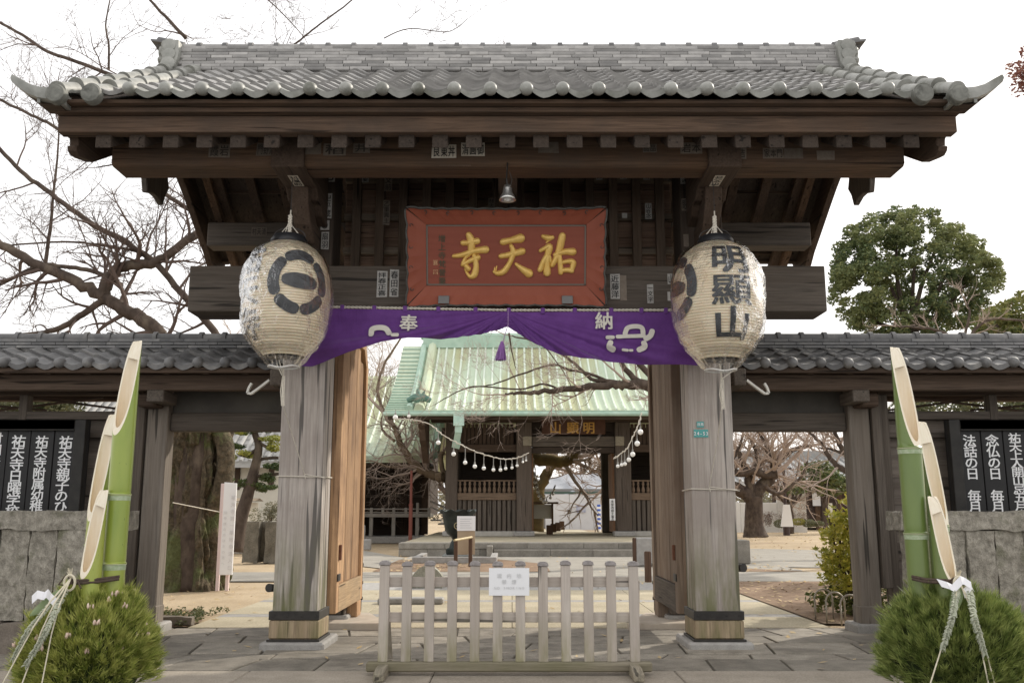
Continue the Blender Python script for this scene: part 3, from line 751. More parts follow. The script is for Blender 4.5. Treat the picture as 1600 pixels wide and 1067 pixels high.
# district plates on the right pillar
def plate(u, v, wpx, hpx, txt, sz):
    c = at(u, v, 10.01); k = 10.1 / FOC
    o = MB().box(c.x - wpx * k / 2, c.x + wpx * k / 2, 10.0, 10.008, c.z - hpx * k / 2, c.z + hpx * k / 2).obj('number_plate', plain('teal_enamel', (0.09, 0.36, 0.34), 0.35), G, c)
    t = MB(); write(t, txt, (c.x, 9.9975, c.z), (1, 0, 0), (0, 0, 1), sz, 1, False, off=.01)
    t = MB(); n_ = len(txt); pw = sz * .62 if txt.isascii() else sz * 1.02
    write(t, txt, (c.x - pw * (n_ - 1) / 2, 9.9975, c.z), (1, 0, 0), (0, 0, 1), sz, pw, False, off=.01); t.obj('lettering', WHITEP, o, c)
plate(1095, 677, 22, 12, '24-53', .052)
plate(1094, 663, 11, 9, '目黒', .035)
# votive nail loops, twine round the pillars
for s, vz in ((-1, 745), (1, 765)):
    cx = PC(s); z = zat(vz, 10.0)
    MB().tube([(cx - .245, 10.0, z + .01), (cx + .245, 9.995, z), (cx + .247, 10.49, z + .01), (cx - .247, 10.49, z), (cx - .245, 10.0, z + .01)], .007, 6).obj('pillar_twine', ROPE, G)
    # small black lamp cup on the outer side
    m = MB(); xo = cx + s * .235; zz_ = zat(917 if s < 0 else 886, 10.2)
    m.tube([(xo, 10.2, zz_ + .03), (xo + s * .03, 10.19, zz_ + .03)], .012, 8); m.tube([(xo + s * .03, 10.24, zz_ - .01), (xo + s * .075, 10.12, zz_)], [.036, .045], 14)
    m.obj('black_lamp_cup', IRON, G, smooth=35)

# ---- doors standing open against the inside
def door(s):
    hx = PC(s) - s * .265; root = None
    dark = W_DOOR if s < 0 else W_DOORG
    ry = W_DOORY if s < 0 else WG('y')
    xi = hx; th = .09
    y0, y1 = 10.72, 12.58; z0, z1 = .27, 3.66
    def bx(name, a, b, c, d, e, f, mat, parent, bev=.006):
        return MB().box(min(a, b), max(a, b), c, d, e, f).obj(name, mat, parent, (xi, (c + d) / 2, (e + f) / 2), bevel=bev)
    # frame outline with a cut-off top corner, as one prism ring of stiles and rails
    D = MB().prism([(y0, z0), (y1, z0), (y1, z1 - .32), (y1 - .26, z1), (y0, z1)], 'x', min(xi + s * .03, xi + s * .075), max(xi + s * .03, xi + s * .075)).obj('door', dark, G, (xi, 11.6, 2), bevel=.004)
    ys = y0 + .15; k = 0
    while ys < y1 - .17:
        wd_ = (.23, .27, .25, .29, .24, .26)[k % 6]; ye = min(ys + wd_, y1 - .16)
        zt = z1 - .14 if ye < y1 - .3 else z1 - .14 - (ye - (y1 - .34)) * 1.0
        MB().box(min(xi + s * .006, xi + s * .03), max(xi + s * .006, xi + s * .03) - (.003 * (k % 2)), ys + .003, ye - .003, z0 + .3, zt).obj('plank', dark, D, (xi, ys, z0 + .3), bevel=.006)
        ys = ye; k += 1
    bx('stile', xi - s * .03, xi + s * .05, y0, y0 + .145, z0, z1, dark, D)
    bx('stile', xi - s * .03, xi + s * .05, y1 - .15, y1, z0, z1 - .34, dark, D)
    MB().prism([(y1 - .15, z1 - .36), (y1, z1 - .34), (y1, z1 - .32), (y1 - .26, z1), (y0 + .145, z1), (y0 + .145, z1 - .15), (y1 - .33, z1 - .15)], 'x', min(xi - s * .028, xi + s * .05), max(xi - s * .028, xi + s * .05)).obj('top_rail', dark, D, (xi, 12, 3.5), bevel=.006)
    bx('bottom_rail', xi - s * .032, xi + s * .05, y0 + .147, y1 - .152, z0 + .0, z0 + .30, ry, D)
    bx('strap_hinge', xi - s * .045, xi - s * .031, y0 + .01, y0 + .16, .62, .70, IRON, D, .003)
    bx('latch', xi - s * .06, xi - s * .031, y0 + .07, y0 + .12, .85, 1.02, noisy('rusty_iron', (.12, .05, .03), (.2, .09, .05), 20, .8), D, .004)
    # bolt gear at the free end
    m = MB(); m.box(min(xi - s * .02, xi + s * .02), max(xi - s * .02, xi + s * .02), y1 + .002, y1 + .03, .12, .75); m.tube([(xi, y1 + .045, .1), (xi, y1 + .045, .8)], .014, 8)
    for z in (.25, .45, .68): m.box(xi - .03, xi + .03, y1 + .002, y1 + .07, z, z + .04)
    m.obj('drop_bolt', IRON, D, bevel=.002)
    MB().prism([(xi - s * .5, 11.55), (xi + s * .5, 11.55), (xi + s * .5, 12.75), (xi - s * .12, 12.75)][::1], 'z', -0.02, 0.075).obj('door_stop_stone', noisy('pale_door_stone', (.42, .36, .29), (.55, .48, .40), 6, .85, .3), G, (xi, 12.2, 0), bevel=.01)
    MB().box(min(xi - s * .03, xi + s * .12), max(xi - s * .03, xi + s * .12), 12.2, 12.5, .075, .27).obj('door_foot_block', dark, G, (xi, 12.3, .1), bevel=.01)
door(-1); door(1)
# floodlight under the centre arm
BL = thing('bell_lamp', 'small silver bell shaped lamp hanging above the red name plaque', 'lamp', (X0, 8.85, 4.80))
m = MB(); bz = zat(313, 8.85)
m.lathe([(.018, .16), (.035, .155), (.045, .12), (.05, .08), (.075, .03), (.085, 0), (.078, .002), (.04, .06)], (X0, 8.85), 20, bz, cap=False); m.obj('lamp_shade', plain('brushed_metal', (.62, .61, .58), .28, .9), BL, smooth=True)
m = MB(); m.lathe([(.0, -.012), (.03, -.004), (.045, .02), (.03, .05), (.0, .06)], (X0, 8.85), 14, bz, cap=False); m.obj('bulb', plain('frosted_glass', (.85, .84, .8), .2), BL, smooth=True)
m = MB(); m.tube([(X0, 8.85, bz + .15), (X0 - .01, 8.85, bz + .22), (X0, 8.92, 4.86)], .008, 6); m.tube([(X0 + .03, 8.85, bz + .14), (X0 + .045, 8.85, bz + .22), (X0 + .02, 8.85, bz + .30)], .004, 5); m.obj('cord', IRON, BL)
BX = MB().box(X0 - .105, X0 + .105, 10.40, 10.495, 4.66, 4.84).obj('junction_box', plain('brown_box_paint', (.085, .07, .058), .5), G, (X0, 10.4, 4.7), bevel=.03, seg=3)
# ------------------------------------------------------------------ side wings with small tiled roofs
SR = random.Random(21)
W_SIDEP = wood('side_plank', (0.20, 0.17, 0.145), 'x', contrast=0.4, vary=0.2)
PS = 0.318
me_st = tile_mesh('roof_tile', PS, 0.36).mesh('wing_tile', TILE_D, smooth=35)
me_se = tile_mesh('eave_tile', PS, 0.36, eave=True, disc=0.062).mesh('wing_eave_tile', TILE_D, smooth=35)
def wing(s):
    side = 'left' if s < 0 else 'right'
    T = thing('wall_wing', ('low tiled timber wing with a side doorway, old gnarled trunk seen through it' if s < 0 else 'low tiled timber wing with a side doorway, leafy green shrub seen through it'), 'gate wing', (X0 + s * 4.4, 11.4, 0), 'low wings beside the main gate')
    def X(d): return X0 + s * d
    def B(name, a, b, c, d, e, f, mat, bev=.008, par=None):
        return MB().box(min(X(a), X(b)), max(X(a), X(b)), c, d, e, f).obj(name, mat, par or T, (X((a + b) / 2), (c + d) / 2, (e + f) / 2), bevel=bev)
    B('post', 4.15, 4.405, 11.30, 11.55, 0.10, 2.92, W_POST, .014)
    B('post_foot', 4.14, 4.415, 11.285, 11.56, 0.03, .30, W_POST, .012)
    B('post_stone', 4.06, 4.48, 11.22, 11.65, -.03, .03 + .07, GRAN, .02)
    B('batten_post', 4.42, 4.535, 11.26, 11.36, .50, 2.80, WG('z'), .006)
    B('lintel', 2.53, 4.145, 11.38, 11.56, 2.36, 2.585, WG('x'), .01)
    B('lintel_board', 2.53, 4.145, 11.44, 11.50, 2.59, 2.93, noisy('dark_mottled_board', (.075, .068, .06), (.12, .108, .092), 2.2, .8, .2, .004, 5, 0, c4=(.17, .155, .13)), .003)  # dark board, randomly mottled with paler patches
    B('lintel_rail', 2.53, 4.145, 11.41, 11.53, 2.935, 3.0, WG('x'), .004)
    B('wall_purlin', 2.62, 7.4, 10.86, 11.02, 2.80, 2.985, wood('wing_purlin', (.125, .09, .068), 'x', vary=.05), .01)
    B('rear_purlin', 2.5, 7.4, 11.95, 12.1, 2.8, 2.98, WD('x'), .01)
    B('top_plate', 2.53, 7.4, 11.36, 11.6, 3.0, 3.12, WD('x'), .008)
    B('purlin_arm', 2.56, 2.70, 10.42, 11.3, 2.795, 2.99, WG('y'), .012)
    B('post_bracket', 4.05, 4.25, 10.84, 11.3, 2.66, 2.80, WG('y'), .01)
    B('bracket_boss', 4.20, 4.42, 11.0, 11.29, 2.62, 2.78, WD('x'), .02)
    # roof deck
    def rz(y): return 3.04 + .40 * (y - 10.55) if y <= 11.45 else 3.04 + .40 * (22.9 - y - 10.55)
    rf = MB()
    for a, b in ((10.62, 11.45), (11.45, 12.28)):
        rf.prism([(a, rz(a) - .03), (b, rz(b) - .03), (b, rz(b) - .06), (a, rz(a) - .06)], 'x', min(X(2.45), X(7.4)), max(X(2.45), X(7.4)))
    RF = rf.obj('roof', WD('y'), T, (X(4.9), 11.45, 3.2))
    k = 0
    xx = 3.05
    while xx < 7.3:
        MB().prism([(10.66, rz(10.66) - .13), (11.4, rz(11.4) - .14), (11.4, rz(11.4) - .062), (10.66, rz(10.66) - .062)], 'x', X(xx) - .035, X(xx) + .035).obj('rafter', WD('y'), RF, (X(xx), 11, 3), bevel=.004)
        xx += .46
    B('eave_board', 2.45, 7.4, 10.585, 10.66, 2.965, 3.03, WD('x'), .006, RF)
    # tiles
    x_in, x_out = X(2.62), X(7.2)
    lo, hi = min(x_in, x_out), max(x_in, x_out)
    n_ = int((hi - lo) / PS); off = .0 if s < 0 else .02
    for r in range(3):
        ya, yb = 10.55 + r * .27, 10.55 + (r + 1) * .27
        for c in range(n_):
            x = (hi - (c + 1) * PS - off) if s < 0 else (lo + c * PS + off)
            place(me_se if r == 0 else me_st, 'eave_tile' if r == 0 else 'roof_tile', RF, x + SR.uniform(-.006, .006), ya + SR.uniform(-.005, .005), yb, rz(ya) + .035 + SR.uniform(-.004, .006), rz(yb) + .004)
    back = MB(); src_ = tile_mesh('x', PS, .36)
    for r in range(3):
        ya, yb = 10.55 + r * .27, 10.55 + (r + 1) * .27
        for c in range(n_):
            x = hi - c * PS; ang = math.atan2(rz(yb) - rz(ya) - .03, .27); ca, sa = math.cos(ang), math.sin(ang)
            back.add([(x - vx, 22.9 - (ya + vy * ca - vz * sa), rz(ya) + .03 + vy * sa + vz * ca) for vx, vy, vz in src_.v], src_.f)
    back.obj('rear_tiles', TILE_D, RF, kind='stuff', smooth=35)
    # ridge
    zr = rz(11.36) + .02
    B('ridge_core', 2.5, 7.3, 11.38, 11.52, zr - .08, zr + .10, MORTAR, 0, RF)
    for c in range(3):
        x = lo - .1 + (c % 2) * .15
        while x < hi + .05:
            l = SR.choice((.27, .3, .33)); x2 = min(x + l, hi + .08)
            if x2 - x < .06: break
            h_ = .13 - c * .008; z = zr + c * .042
            MB().prism([(11.45 - h_, z), (11.45 - h_ + .004, z + .032), (11.45 + h_, z + .032), (11.45 + h_, z)], 'x', x + .003, x2 - .003).obj('ridge_tile', TILE_D, RF, (x, 11.45, z))
            x = x2
    zc_ = zr + 3 * .042 + .015; x = lo - .1; st_ = .288
    mc = MB(); mc.tube([(0, 0, 0), (st_ - .003, 0, 0)], .062, 12); mc = mc.mesh('wing_ridge_cap', TILE_D, smooth=35)
    mk = MB(); mk.tube([(-.024, 0, 0), (.024, 0, 0)], .078, 12); mk = mk.mesh('wing_ridge_band', TILE_D, smooth=35)
    while x < hi:
        link('ridge_cap_tile', mc, RF, (x, 11.45, zc_)); link('ridge_cap_band', mk, RF, (x, 11.45, zc_ + .006)); x += st_
    m = MB(); m.tube([(X(2.50), 10.52, rz(10.55) + .05), (X(2.50), 10.62, rz(10.6) + .06)], [.095, .095], 16); m.tube([(X(2.50), 10.6, rz(10.6) + .04), (X(2.50), 11.45, rz(11.45) + .05)], .08, 12)
    m.obj('verge_roll_tile', TILE_E, RF, smooth=35)
    # open band under the roof with crossed poles, then the plank wall
    B('wall_rail', 4.54, 7.4, 11.34, 11.50, 2.50, 2.60, WG('x'), .008)
    B('wall_rail', 4.54, 7.4, 11.35, 11.46, 2.28, 2.34, WG('x'), .006)
    B('wall_rail', 4.54, 7.4, 11.35, 11.46, 2.80, 2.90, WD('x'), .006)
    for d in (4.60, 5.95, 7.2):
        B('wall_post', d - .05, d + .05, 11.33, 11.47, .1, 2.80, WG('z'), .006)
    z = .15; k = 0
    while z < 2.49:
        h = SR.uniform(.15, .20); z2 = min(z + h, 2.497)
        B('plank', 4.54, 7.4, 11.475 + .012 * (k % 2), 11.482 + .012 * (k % 2) + .004, z - .012, z2 + .012, W_SIDEP, .003); z = z2; k += 1
    B('wall_sill_stone', 4.4, 7.4, 11.25, 11.6, -.03, .147, GRAN, .015)
    for (a, b, za_, zb2) in ((4.6, 6.0, 2.62, 2.80), (5.1, 6.6, 2.80, 2.62), (5.8, 7.2, 2.64, 2.76)):
        MB().tube([(X(a), 11.62, za_), (X(b), 11.66, zb2)], .016, 6).obj('pole', WD('x'), T)
    # J-shaped white metal hook on the arm
    m = MB(); hx, hy, hz = X(2.71), 10.46, 2.86
    pts = [(hx, hz), (hx + s * .10, hz - .08), (hx + s * .20, hz - .155), (hx + s * .245, hz - .15), (hx + s * .23, hz - .09), (hx + s * .20, hz - .035)]
    for (a, b) in zip(pts, pts[1:]): m.bar((a[0], hy, a[1]), (b[0], hy, b[1]), .05, .026, up=(-(b[1] - a[1]), 0, b[0] - a[0]))
    m.obj('lantern_hook', plain('cream_enamel', (.72, .70, .64), .35), T, bevel=.002)
    return T
wing(-1); wing(1)

# ------------------------------------------------------------------ notice boards
def notice(s, label, cols, x_edge):
    T = thing('notice_board', label, 'notice board', (x_edge + s * 1.0, 11.1, .9), 'black notice boards on the side walls')
    a, b = sorted((x_edge, x_edge + s * 2.2))
    bl = noisy('black_lacquer', (.014, .014, .015), (.024, .023, .023), 5, .45, .1, .003)
    z1 = 2.47; z0 = 1.0
    MB().box(a, b, 11.14, 11.2, z0, z1).obj('backboard', bl, T, bevel=.003)
    def F(c, d, e, f): MB().box(min(c, d), max(c, d), 11.06, 11.14, e, f).obj('frame_bar', noisy('black_frame', (.020, .019, .018), (.04, .037, .033), 7, .6, .2), T, ((c + d) / 2, 11.1, (e + f) / 2), bevel=.006)
    fw = .13
    F(x_edge, x_edge + s * fw, z0, z1); F(x_edge + s * (2.2 - fw), x_edge + s * 2.2, z0, z1); F(a + fw + .002, b - fw - .002, z1 - .13, z1); F(a + fw + .002, b - fw - .002, z0, z0 + .12) if False else None
    MB().box(a + fw + .002, b - fw - .002, 11.06, 11.138, z1 - .12, z1).obj('frame_bar', CACHE['black_frame'], T, (x_edge, 11.1, z1), bevel=.006)
    MB().box(a + fw + .002, b - fw - .002, 11.06, 11.138, z0, z0 + .1).obj('frame_bar', CACHE['black_frame'], T, (x_edge, 11.1, z0), bevel=.006)
    for cx, half, ztop, txt, size, pit, wx in cols:
        P_ = MB().box(cx - half + .004, cx + half - .004, 11.115, 11.138, z0 + .102, z1 - .122).obj('panel', bl, T, (cx, 11.1, 1.7), bevel=.004)
        k0 = 0
        for part in txt.split('\u3000'):
            t = MB(); write(t, part, (cx, 11.112, ztop - k0 * pit), (1, 0, 0), (0, 0, 1), size, pit, True, wx=wx, off=.004, bold=.016); t.obj('lettering', WHITEP, P_, (cx, 11.1, 1.7)); k0 += len(part) + 1
def ux(u, Y=11.1, z=2.1): return (u - 800) / FOC * (Y * math.cos(TILT) + (z - EYE) * math.sin(TILT))
def vz_(v, Y=11.1): return zat(v, Y)
notice(-1, 'black notice board with white brush lettering behind the stone fence beside the paler bamboo', [
    (ux(101), ux(119.5) - ux(101), vz_(690), '祐天寺親子のひろば', .150, .127, 1.12),
    (ux(63.5), ux(82) - ux(63.5), vz_(689), '祐天寺附属幼稚園', .142, .126, 1.12),
    (ux(27), ux(45) - ux(27), vz_(689), '祐天寺日曜学校', .155, .137, 1.12),
    (ux(-9), ux(9) - ux(-9), vz_(684), '財団法人祐天寺', .14, .137, 1.2)], ux(133))
notice(1, 'black notice board listing monthly dates, behind the fence beside the darker green bamboo', [
    (ux(1517), ux(1517) - ux(1499), vz_(688), '法話の日\u3000毎月十日', .150, .130, 1.1),
    (ux(1552.5), ux(1552) - ux(1535), vz_(688), '念仏の日\u3000毎月二十', .150, .130, 1.1),
    (ux(1588), ux(1588) - ux(1570), vz_(684), '祐天上人開山忌五月十五日', .13, .100, 1.2),
    (ux(1624), ux(1624) - ux(1606), vz_(684), '春彼岸会三月', .14, .12, 1.2)], ux(1484))

# ------------------------------------------------------------------ rough stone fences
def rough_box(x0, x1, y0, y1, z0, z1, n=(4, 2, 8), amp=.02, seed=0, rot=None):
    """box whose faces are hewn: subdivided and pushed by noise"""
    m = MB(); nx, ny, nz = n
    def P(x, y, z):
        q = Vector((x, y, z)); d = noise.noise_vector(q * 4.5 + Vector((seed, 0, 0))) * amp + noise.noise_vector(q * 14 + Vector((0, seed, 0))) * amp * .45
        return q + d
    def face(fn, nu, nv): m.grid(fn, nu, nv)
    L = lambda a, b, t: a + (b - a) * t
    face(lambda u, v: P(L(x0, x1, u), y0, L(z0, z1, v)), nx, nz); face(lambda u, v: P(L(x1, x0, u), y1, L(z0, z1, v)), nx, nz)
    face(lambda u, v: P(x0, L(y1, y0, u), L(z0, z1, v)), ny, nz); face(lambda u, v: P(x1, L(y0, y1, u), L(z0, z1, v)), ny, nz)
    face(lambda u, v: P(L(x0, x1, u), L(y0, y1, v), z1), nx, ny); face(lambda u, v: P(L(x0, x1, u), L(y1, y0, v), z0), nx, ny)
    return m
def stone_fence(s, label):
    T = thing('stone_fence', label, 'stone fence', (s * 4.9, 9.7, 0), 'rough stone fences beside the gate')
    fr = random.Random(5 + s)
    rotm = Matrix.Rotation(s * R(6), 4, 'Z'); piv = Vector((s * 3.97, 9.75, 0))
    def put(m, name, mat, sm=40):
        m.v = [tuple(piv + rotm @ (Vector(p) - piv)) for p in m.v]
        c = sum((Vector(p) for p in m.v), Vector()) / len(m.v)
        return m.obj(name, mat, T, c, smooth=sm)
    def X(d): return s * d
    def bx(a, b, *r): return rough_box(min(X(a), X(b)), max(X(a), X(b)), *r)
    put(bx(3.93, 5.6, 9.60, 9.90, 1.205, 1.395, (44, 5, 8), .022, 1 + s), 'coping_stone', ROUGHST)
    put(bx(5.61, 7.2, 9.60, 9.90, 1.21, 1.40, (40, 5, 8), .022, 3 + s), 'coping_stone', ROUGHST)
    xs = 4.05 if s > 0 else 4.03; k = 0
    while xs < 7.1:
        wd_ = .145 if (s > 0 and k == 0) else .30 + fr.uniform(-.02, .02)
        put(bx(xs, xs + wd_, 9.63 + fr.uniform(-.015, .015), 9.86, .30, 1.207, (12, 4, 40), .020, k * 3.1 + s), 'fence_post', ROUGHST)
        xs += wd_ + (.115 if (s > 0 and k == 0) else .018); k += 1
    for (a, b) in ((3.95, 5.15), (5.16, 6.2), (6.21, 7.2)):
        put(bx(a, b, 9.52, 9.98, -.12, .295, (18, 4, 8), .03, a + s), 'base_stone', noisy('brown_base_stone', (.13, .11, .09), (.24, .205, .17), 4, .95, .8, .03, 9, .12, fine=60))
stone_fence(-1, 'rough grey stone fence in front of a notice board, behind the light green bamboo')
stone_fence(1, 'rough grey stone fence with a slim inner post, behind the dark green bamboo')

# ------------------------------------------------------------------ name plaque
PY = 9.98
PL = thing('name_plaque', 'red framed temple name plaque with three gold brush characters and scalloped black edging', 'plaque', (X0, 9.95, 3.64))
tilt_p = R(15)
pc = Vector((at(791, 401, 9.86)))
pr = Vector((1, 0, 0)); pu = Vector((0, -math.sin(tilt_p), math.cos(tilt_p))); pn = pr.cross(pu)    # pn points to the street
pn = Vector((0, -math.cos(tilt_p), -math.sin(tilt_p)))
KP = 10.36 / FOC / 4.706 * .965
def PP(cx, cy, d=0.0):
    return pc + pr * ((cx - 806) * KP) + pu * ((430 - cy) * KP * 1.03) + pn * d
RED = noisy('vermilion_lacquer', (0.245, 0.062, 0.037), (0.285, 0.078, 0.047), 3, .55, .15, .003, 6, 0, c4=(.20, .048, .032), stretch=(.5, 6, 6))
RED2 = noisy('vermilion_frame', (0.28, 0.075, 0.043), (0.325, 0.093, 0.054), 4, .5, .12, .003)
IRONW = noisy('worn_iron_edge', (.06, .058, .052), (.12, .115, .105), 20, .5, .2, .003, metal=.4)
def quadslab(mb, p4, th):
    b = [p - pn * th for p in p4]; mb.add(list(p4) + b, [(0, 1, 2, 3), (7, 6, 5, 4), (0, 4, 5, 1), (1, 5, 6, 2), (2, 6, 7, 3), (3, 7, 4, 0)])
m = MB(); quadslab(m, [PP(208, 640), PP(1405, 640), PP(1405, 200), PP(208, 200)], .03); m.obj('panel', RED, PL)
m = MB()
for (a, b, c, d) in ((212, 1402, 202, 212), (212, 1402, 628, 638), (208, 219, 202, 638), (1392, 1403, 202, 638)):
    quadslab(m, [PP(a, d, .008), PP(b, d, .008), PP(b, c, .008), PP(a, c, .008)], .008)
m.obj('inner_border', plain('grey_border_paint', (.17, .14, .115), .6), PL)
fr_o = (70, 1540, 88, 782); fr_i = (206, 1406, 198, 642); od, idp = .13, .012
sides = {'top': ((fr_o[0], fr_o[2]), (fr_o[1], fr_o[2]), (fr_i[1], fr_i[2]), (fr_i[0], fr_i[2])), 'bot': ((fr_o[0], fr_o[3]), (fr_o[1], fr_o[3]), (fr_i[1], fr_i[3]), (fr_i[0], fr_i[3])),
         'l': ((fr_o[0], fr_o[2]), (fr_o[0], fr_o[3]), (fr_i[0], fr_i[3]), (fr_i[0], fr_i[2])), 'r': ((fr_o[1], fr_o[2]), (fr_o[1], fr_o[3]), (fr_i[1], fr_i[3]), (fr_i[1], fr_i[2]))}
for k, q in sides.items():
    o1, o2, i2, i1 = q; m = MB(); n_ = 48
    def scal(t, a, b):
        p = Vector((a[0] + (b[0] - a[0]) * t, a[1] + (b[1] - a[1]) * t)); per = 14 if k in ('top', 'bot') else 6
        e = 10 * abs(math.sin(PI * per * t)) + 16 * (abs(2 * t - 1) ** 6)
        nrm = {'top': (0, -1), 'bot': (0, 1), 'l': (-1, 0), 'r': (1, 0)}[k]
        return (p.x + nrm[0] * (e - 8), p.y + nrm[1] * (e - 8) * .9)
    vs = []
    for i in range(n_ + 1):
        t = i / n_; a = scal(t, o1, o2); b = (i1[0] + (i2[0] - i1[0]) * t, i1[1] + (i2[1] - i1[1]) * t)
        vs += [PP(a[0], a[1], od), PP((a[0] + b[0]) / 2, (a[1] + b[1]) / 2, (od + idp) / 2 - .006), PP(b[0], b[1], idp)]
    back_ = [Vector(p) - pn * .018 for p in vs]; N3 = len(vs)
    fs = [(i * 3 + j, i * 3 + j + 1, i * 3 + j + 4, i * 3 + j + 3) for i in range(n_) for j in range(2)]
    fs += [(N3 + a, N3 + d, N3 + c, N3 + b) for a, b, c, d in fs] + [(i * 3, i * 3 + 3, N3 + i * 3 + 3, N3 + i * 3) for i in range(n_)]
    m.add(vs + back_, fs); FB = m.obj('frame_board', RED2, PL)
    # dark metal edging following the scallops
    m = MB(); ed = [PP(*scal(i / n_, o1, o2), od + .004) for i in range(n_ + 1)]
    m.tube(ed, .014 if k == 'top' else .011, 6); m.obj('metal_edging', IRONW, FB, smooth=True)
    # curled tendrils
    m = MB(); cnt = 8 if k in ('top',) else 4 if k != 'bot' else 0
    for i in range(cnt):
        t = (i + .8) / (cnt + .6); o = scal(t, o1, o2); inw = {'top': (0, 1), 'bot': (0, -1), 'l': (1, 0), 'r': (-1, 0)}[k]
        c = (o[0] + inw[0] * 26, o[1] + inw[1] * 26); pts = []
        for a in range(9):
            an = a / 8 * 4.6 * (1 if i % 2 else -1) + (1.57 if inw[1] else 0); r_ = 16 * (1 - a / 11)
            px_, py_ = c[0] + math.cos(an) * r_, c[1] + math.sin(an) * r_
            dd = max(0, min(1, ((o[0] - px_) * -inw[0] + (o[1] - py_) * -inw[1] + 4) / 120)); pts.append(PP(px_, py_, od - (od - idp) * dd + .006))
        m.tube(pts, .0045, 5)
    if cnt: m.obj('tendril', IRONW, FB)
m = MB()
for a in (300, 1220): quadslab(m, [PP(a, 768, .15), PP(a + 82, 768, .15), PP(a + 82, 712, .10), PP(a, 712, .10)], .10)
m.obj('hanger_bracket', plain('grey_steel', (.20, .195, .19), .5, .3), PL, bevel=.004)
GOLD = noisy('gold_leaf', (0.72, 0.44, 0.10), (0.85, 0.58, 0.18), 14, .38, .25, .004, metal=.25, spec=.5)
def brush(mb, pts, w_, rise=.03):
    w_ = [q_ * 1.6 for q_ in w_]; Q, W = stroke2d(pts, w_, 7)
    Z = list(zip(Q, W)); d0 = (Q[1] - Q[0]).normalized(); d1 = (Q[-1] - Q[-2]).normalized()
    caps0 = [(Q[0] - d0 * W[0] * .5 * math.sin(a), W[0] * math.cos(a)) for a in (1.4, 1.0, .5)]; caps1 = [(Q[-1] + d1 * W[-1] * .5 * math.sin(a), W[-1] * math.cos(a)) for a in (.5, 1.0, 1.4)]
    Z = caps0 + Z + caps1; vs = []; k = len(Z); prof = [(-1, 0), (-.92, .45), (-.5, .92), (0, 1), (.5, .92), (.92, .45), (1, 0)]
    rz_ = random.random() * .002
    for i, (q, w_) in enumerate(Z):
        d = Z[min(i + 1, k - 1)][0] - Z[max(i - 1, 0)][0]; d = d.normalized(); nn = Vector((-d.y, d.x))
        for a, b in prof:
            p = q + nn * (a * w_ / 2); vs.append(PP(p.x, p.y, -.001 + b * min(rise, w_ * KP * .62) + rz_))
    fs = [(i * 7 + j, i * 7 + j + 1, i * 7 + j + 8, i * 7 + j + 7) for i in range(k - 1) for j in range(6)]
    mb.add(vs, fs)
random.seed(4)
tera = [([(526, 275), (545, 320), (543, 395)], [30, 40, 30]), ([(482, 332), (525, 330), (588, 318)], [26, 24, 32]), ([(412, 427), (480, 418), (560, 392), (652, 380)], [18, 26, 28, 36]),
        ([(560, 330), (540, 400), (500, 440), (480, 480)], [20, 22, 16, 18]), ([(478, 490), (530, 462), (592, 438)], [20, 22, 30]), ([(566, 425), (580, 500), (566, 560), (535, 575), (508, 545)], [24, 28, 34, 22, 12]),
        ([(505, 500), (520, 518)], [24, 28]), ([(508, 545), (500, 520), (512, 500)], [10, 12, 14])]
ten = [([(782, 325), (840, 312), (912, 298)], [32, 28, 44]), ([(765, 428), (840, 415), (925, 392)], [24, 28, 34]), ([(842, 352), (858, 400), (835, 470), (790, 535), (745, 552), (712, 540)], [20, 30, 24, 30, 26, 12]), ([(878, 484), (925, 520), (975, 552)], [14, 28, 42]), ([(735, 500), (728, 530)], [6, 8]), ([(720, 508), (715, 536)], [5, 7])]
yu = [([(1082, 284), (1118, 296), (1150, 292)], [20, 30, 22]), ([(1140, 302), (1105, 330)], [14, 6]), ([(1062, 388), (1100, 368), (1132, 358), (1120, 410), (1085, 470), (1060, 525)], [18, 22, 30, 28, 28, 26]), ([(1118, 385), (1112, 460), (1112, 545)], [26, 28, 38]), ([(1128, 430), (1138, 470)], [20, 16]),
      ([(1226, 282), (1212, 345), (1190, 420), (1152, 492)], [34, 36, 30, 24]), ([(1172, 418), (1240, 396), (1305, 396)], [22, 28, 36]), ([(1204, 430), (1212, 490), (1216, 545)], [26, 26, 26]), ([(1215, 478), (1270, 464), (1308, 474), (1300, 520)], [18, 22, 30, 24]), ([(1228, 532), (1265, 528), (1298, 534)], [22, 24, 24])]
for ch in (tera, ten, yu):
    m = MB()
    for p, w_ in ch: brush(m, p, w_)
    m.obj('gold_character', GOLD, PL, smooth=True)
m = MB()
write(m, '增上寺梵誉筆', PP(325, 300, .006), pr, pu, .085, .092, True, off=.01); m.obj('small_inscription', plain('dull_green_paint', (.09, .075, .045), .7), PL)
for cy in (473, 542):
    m = MB(); quadslab(m, [PP(258, cy + 17, .006), PP(292, cy + 17, .006), PP(292, cy - 17, .006), PP(258, cy - 17, .006)], .006); q = m.obj('seal', plain('pale_gold_paint', (.60, .38, .20), .6), PL)
    m = MB(); write(m, '印' if cy < 500 else '誉', PP(275, cy, .008), pr, pu, .055, .06, off=-.005); m.obj('seal_mark', RED2, q)

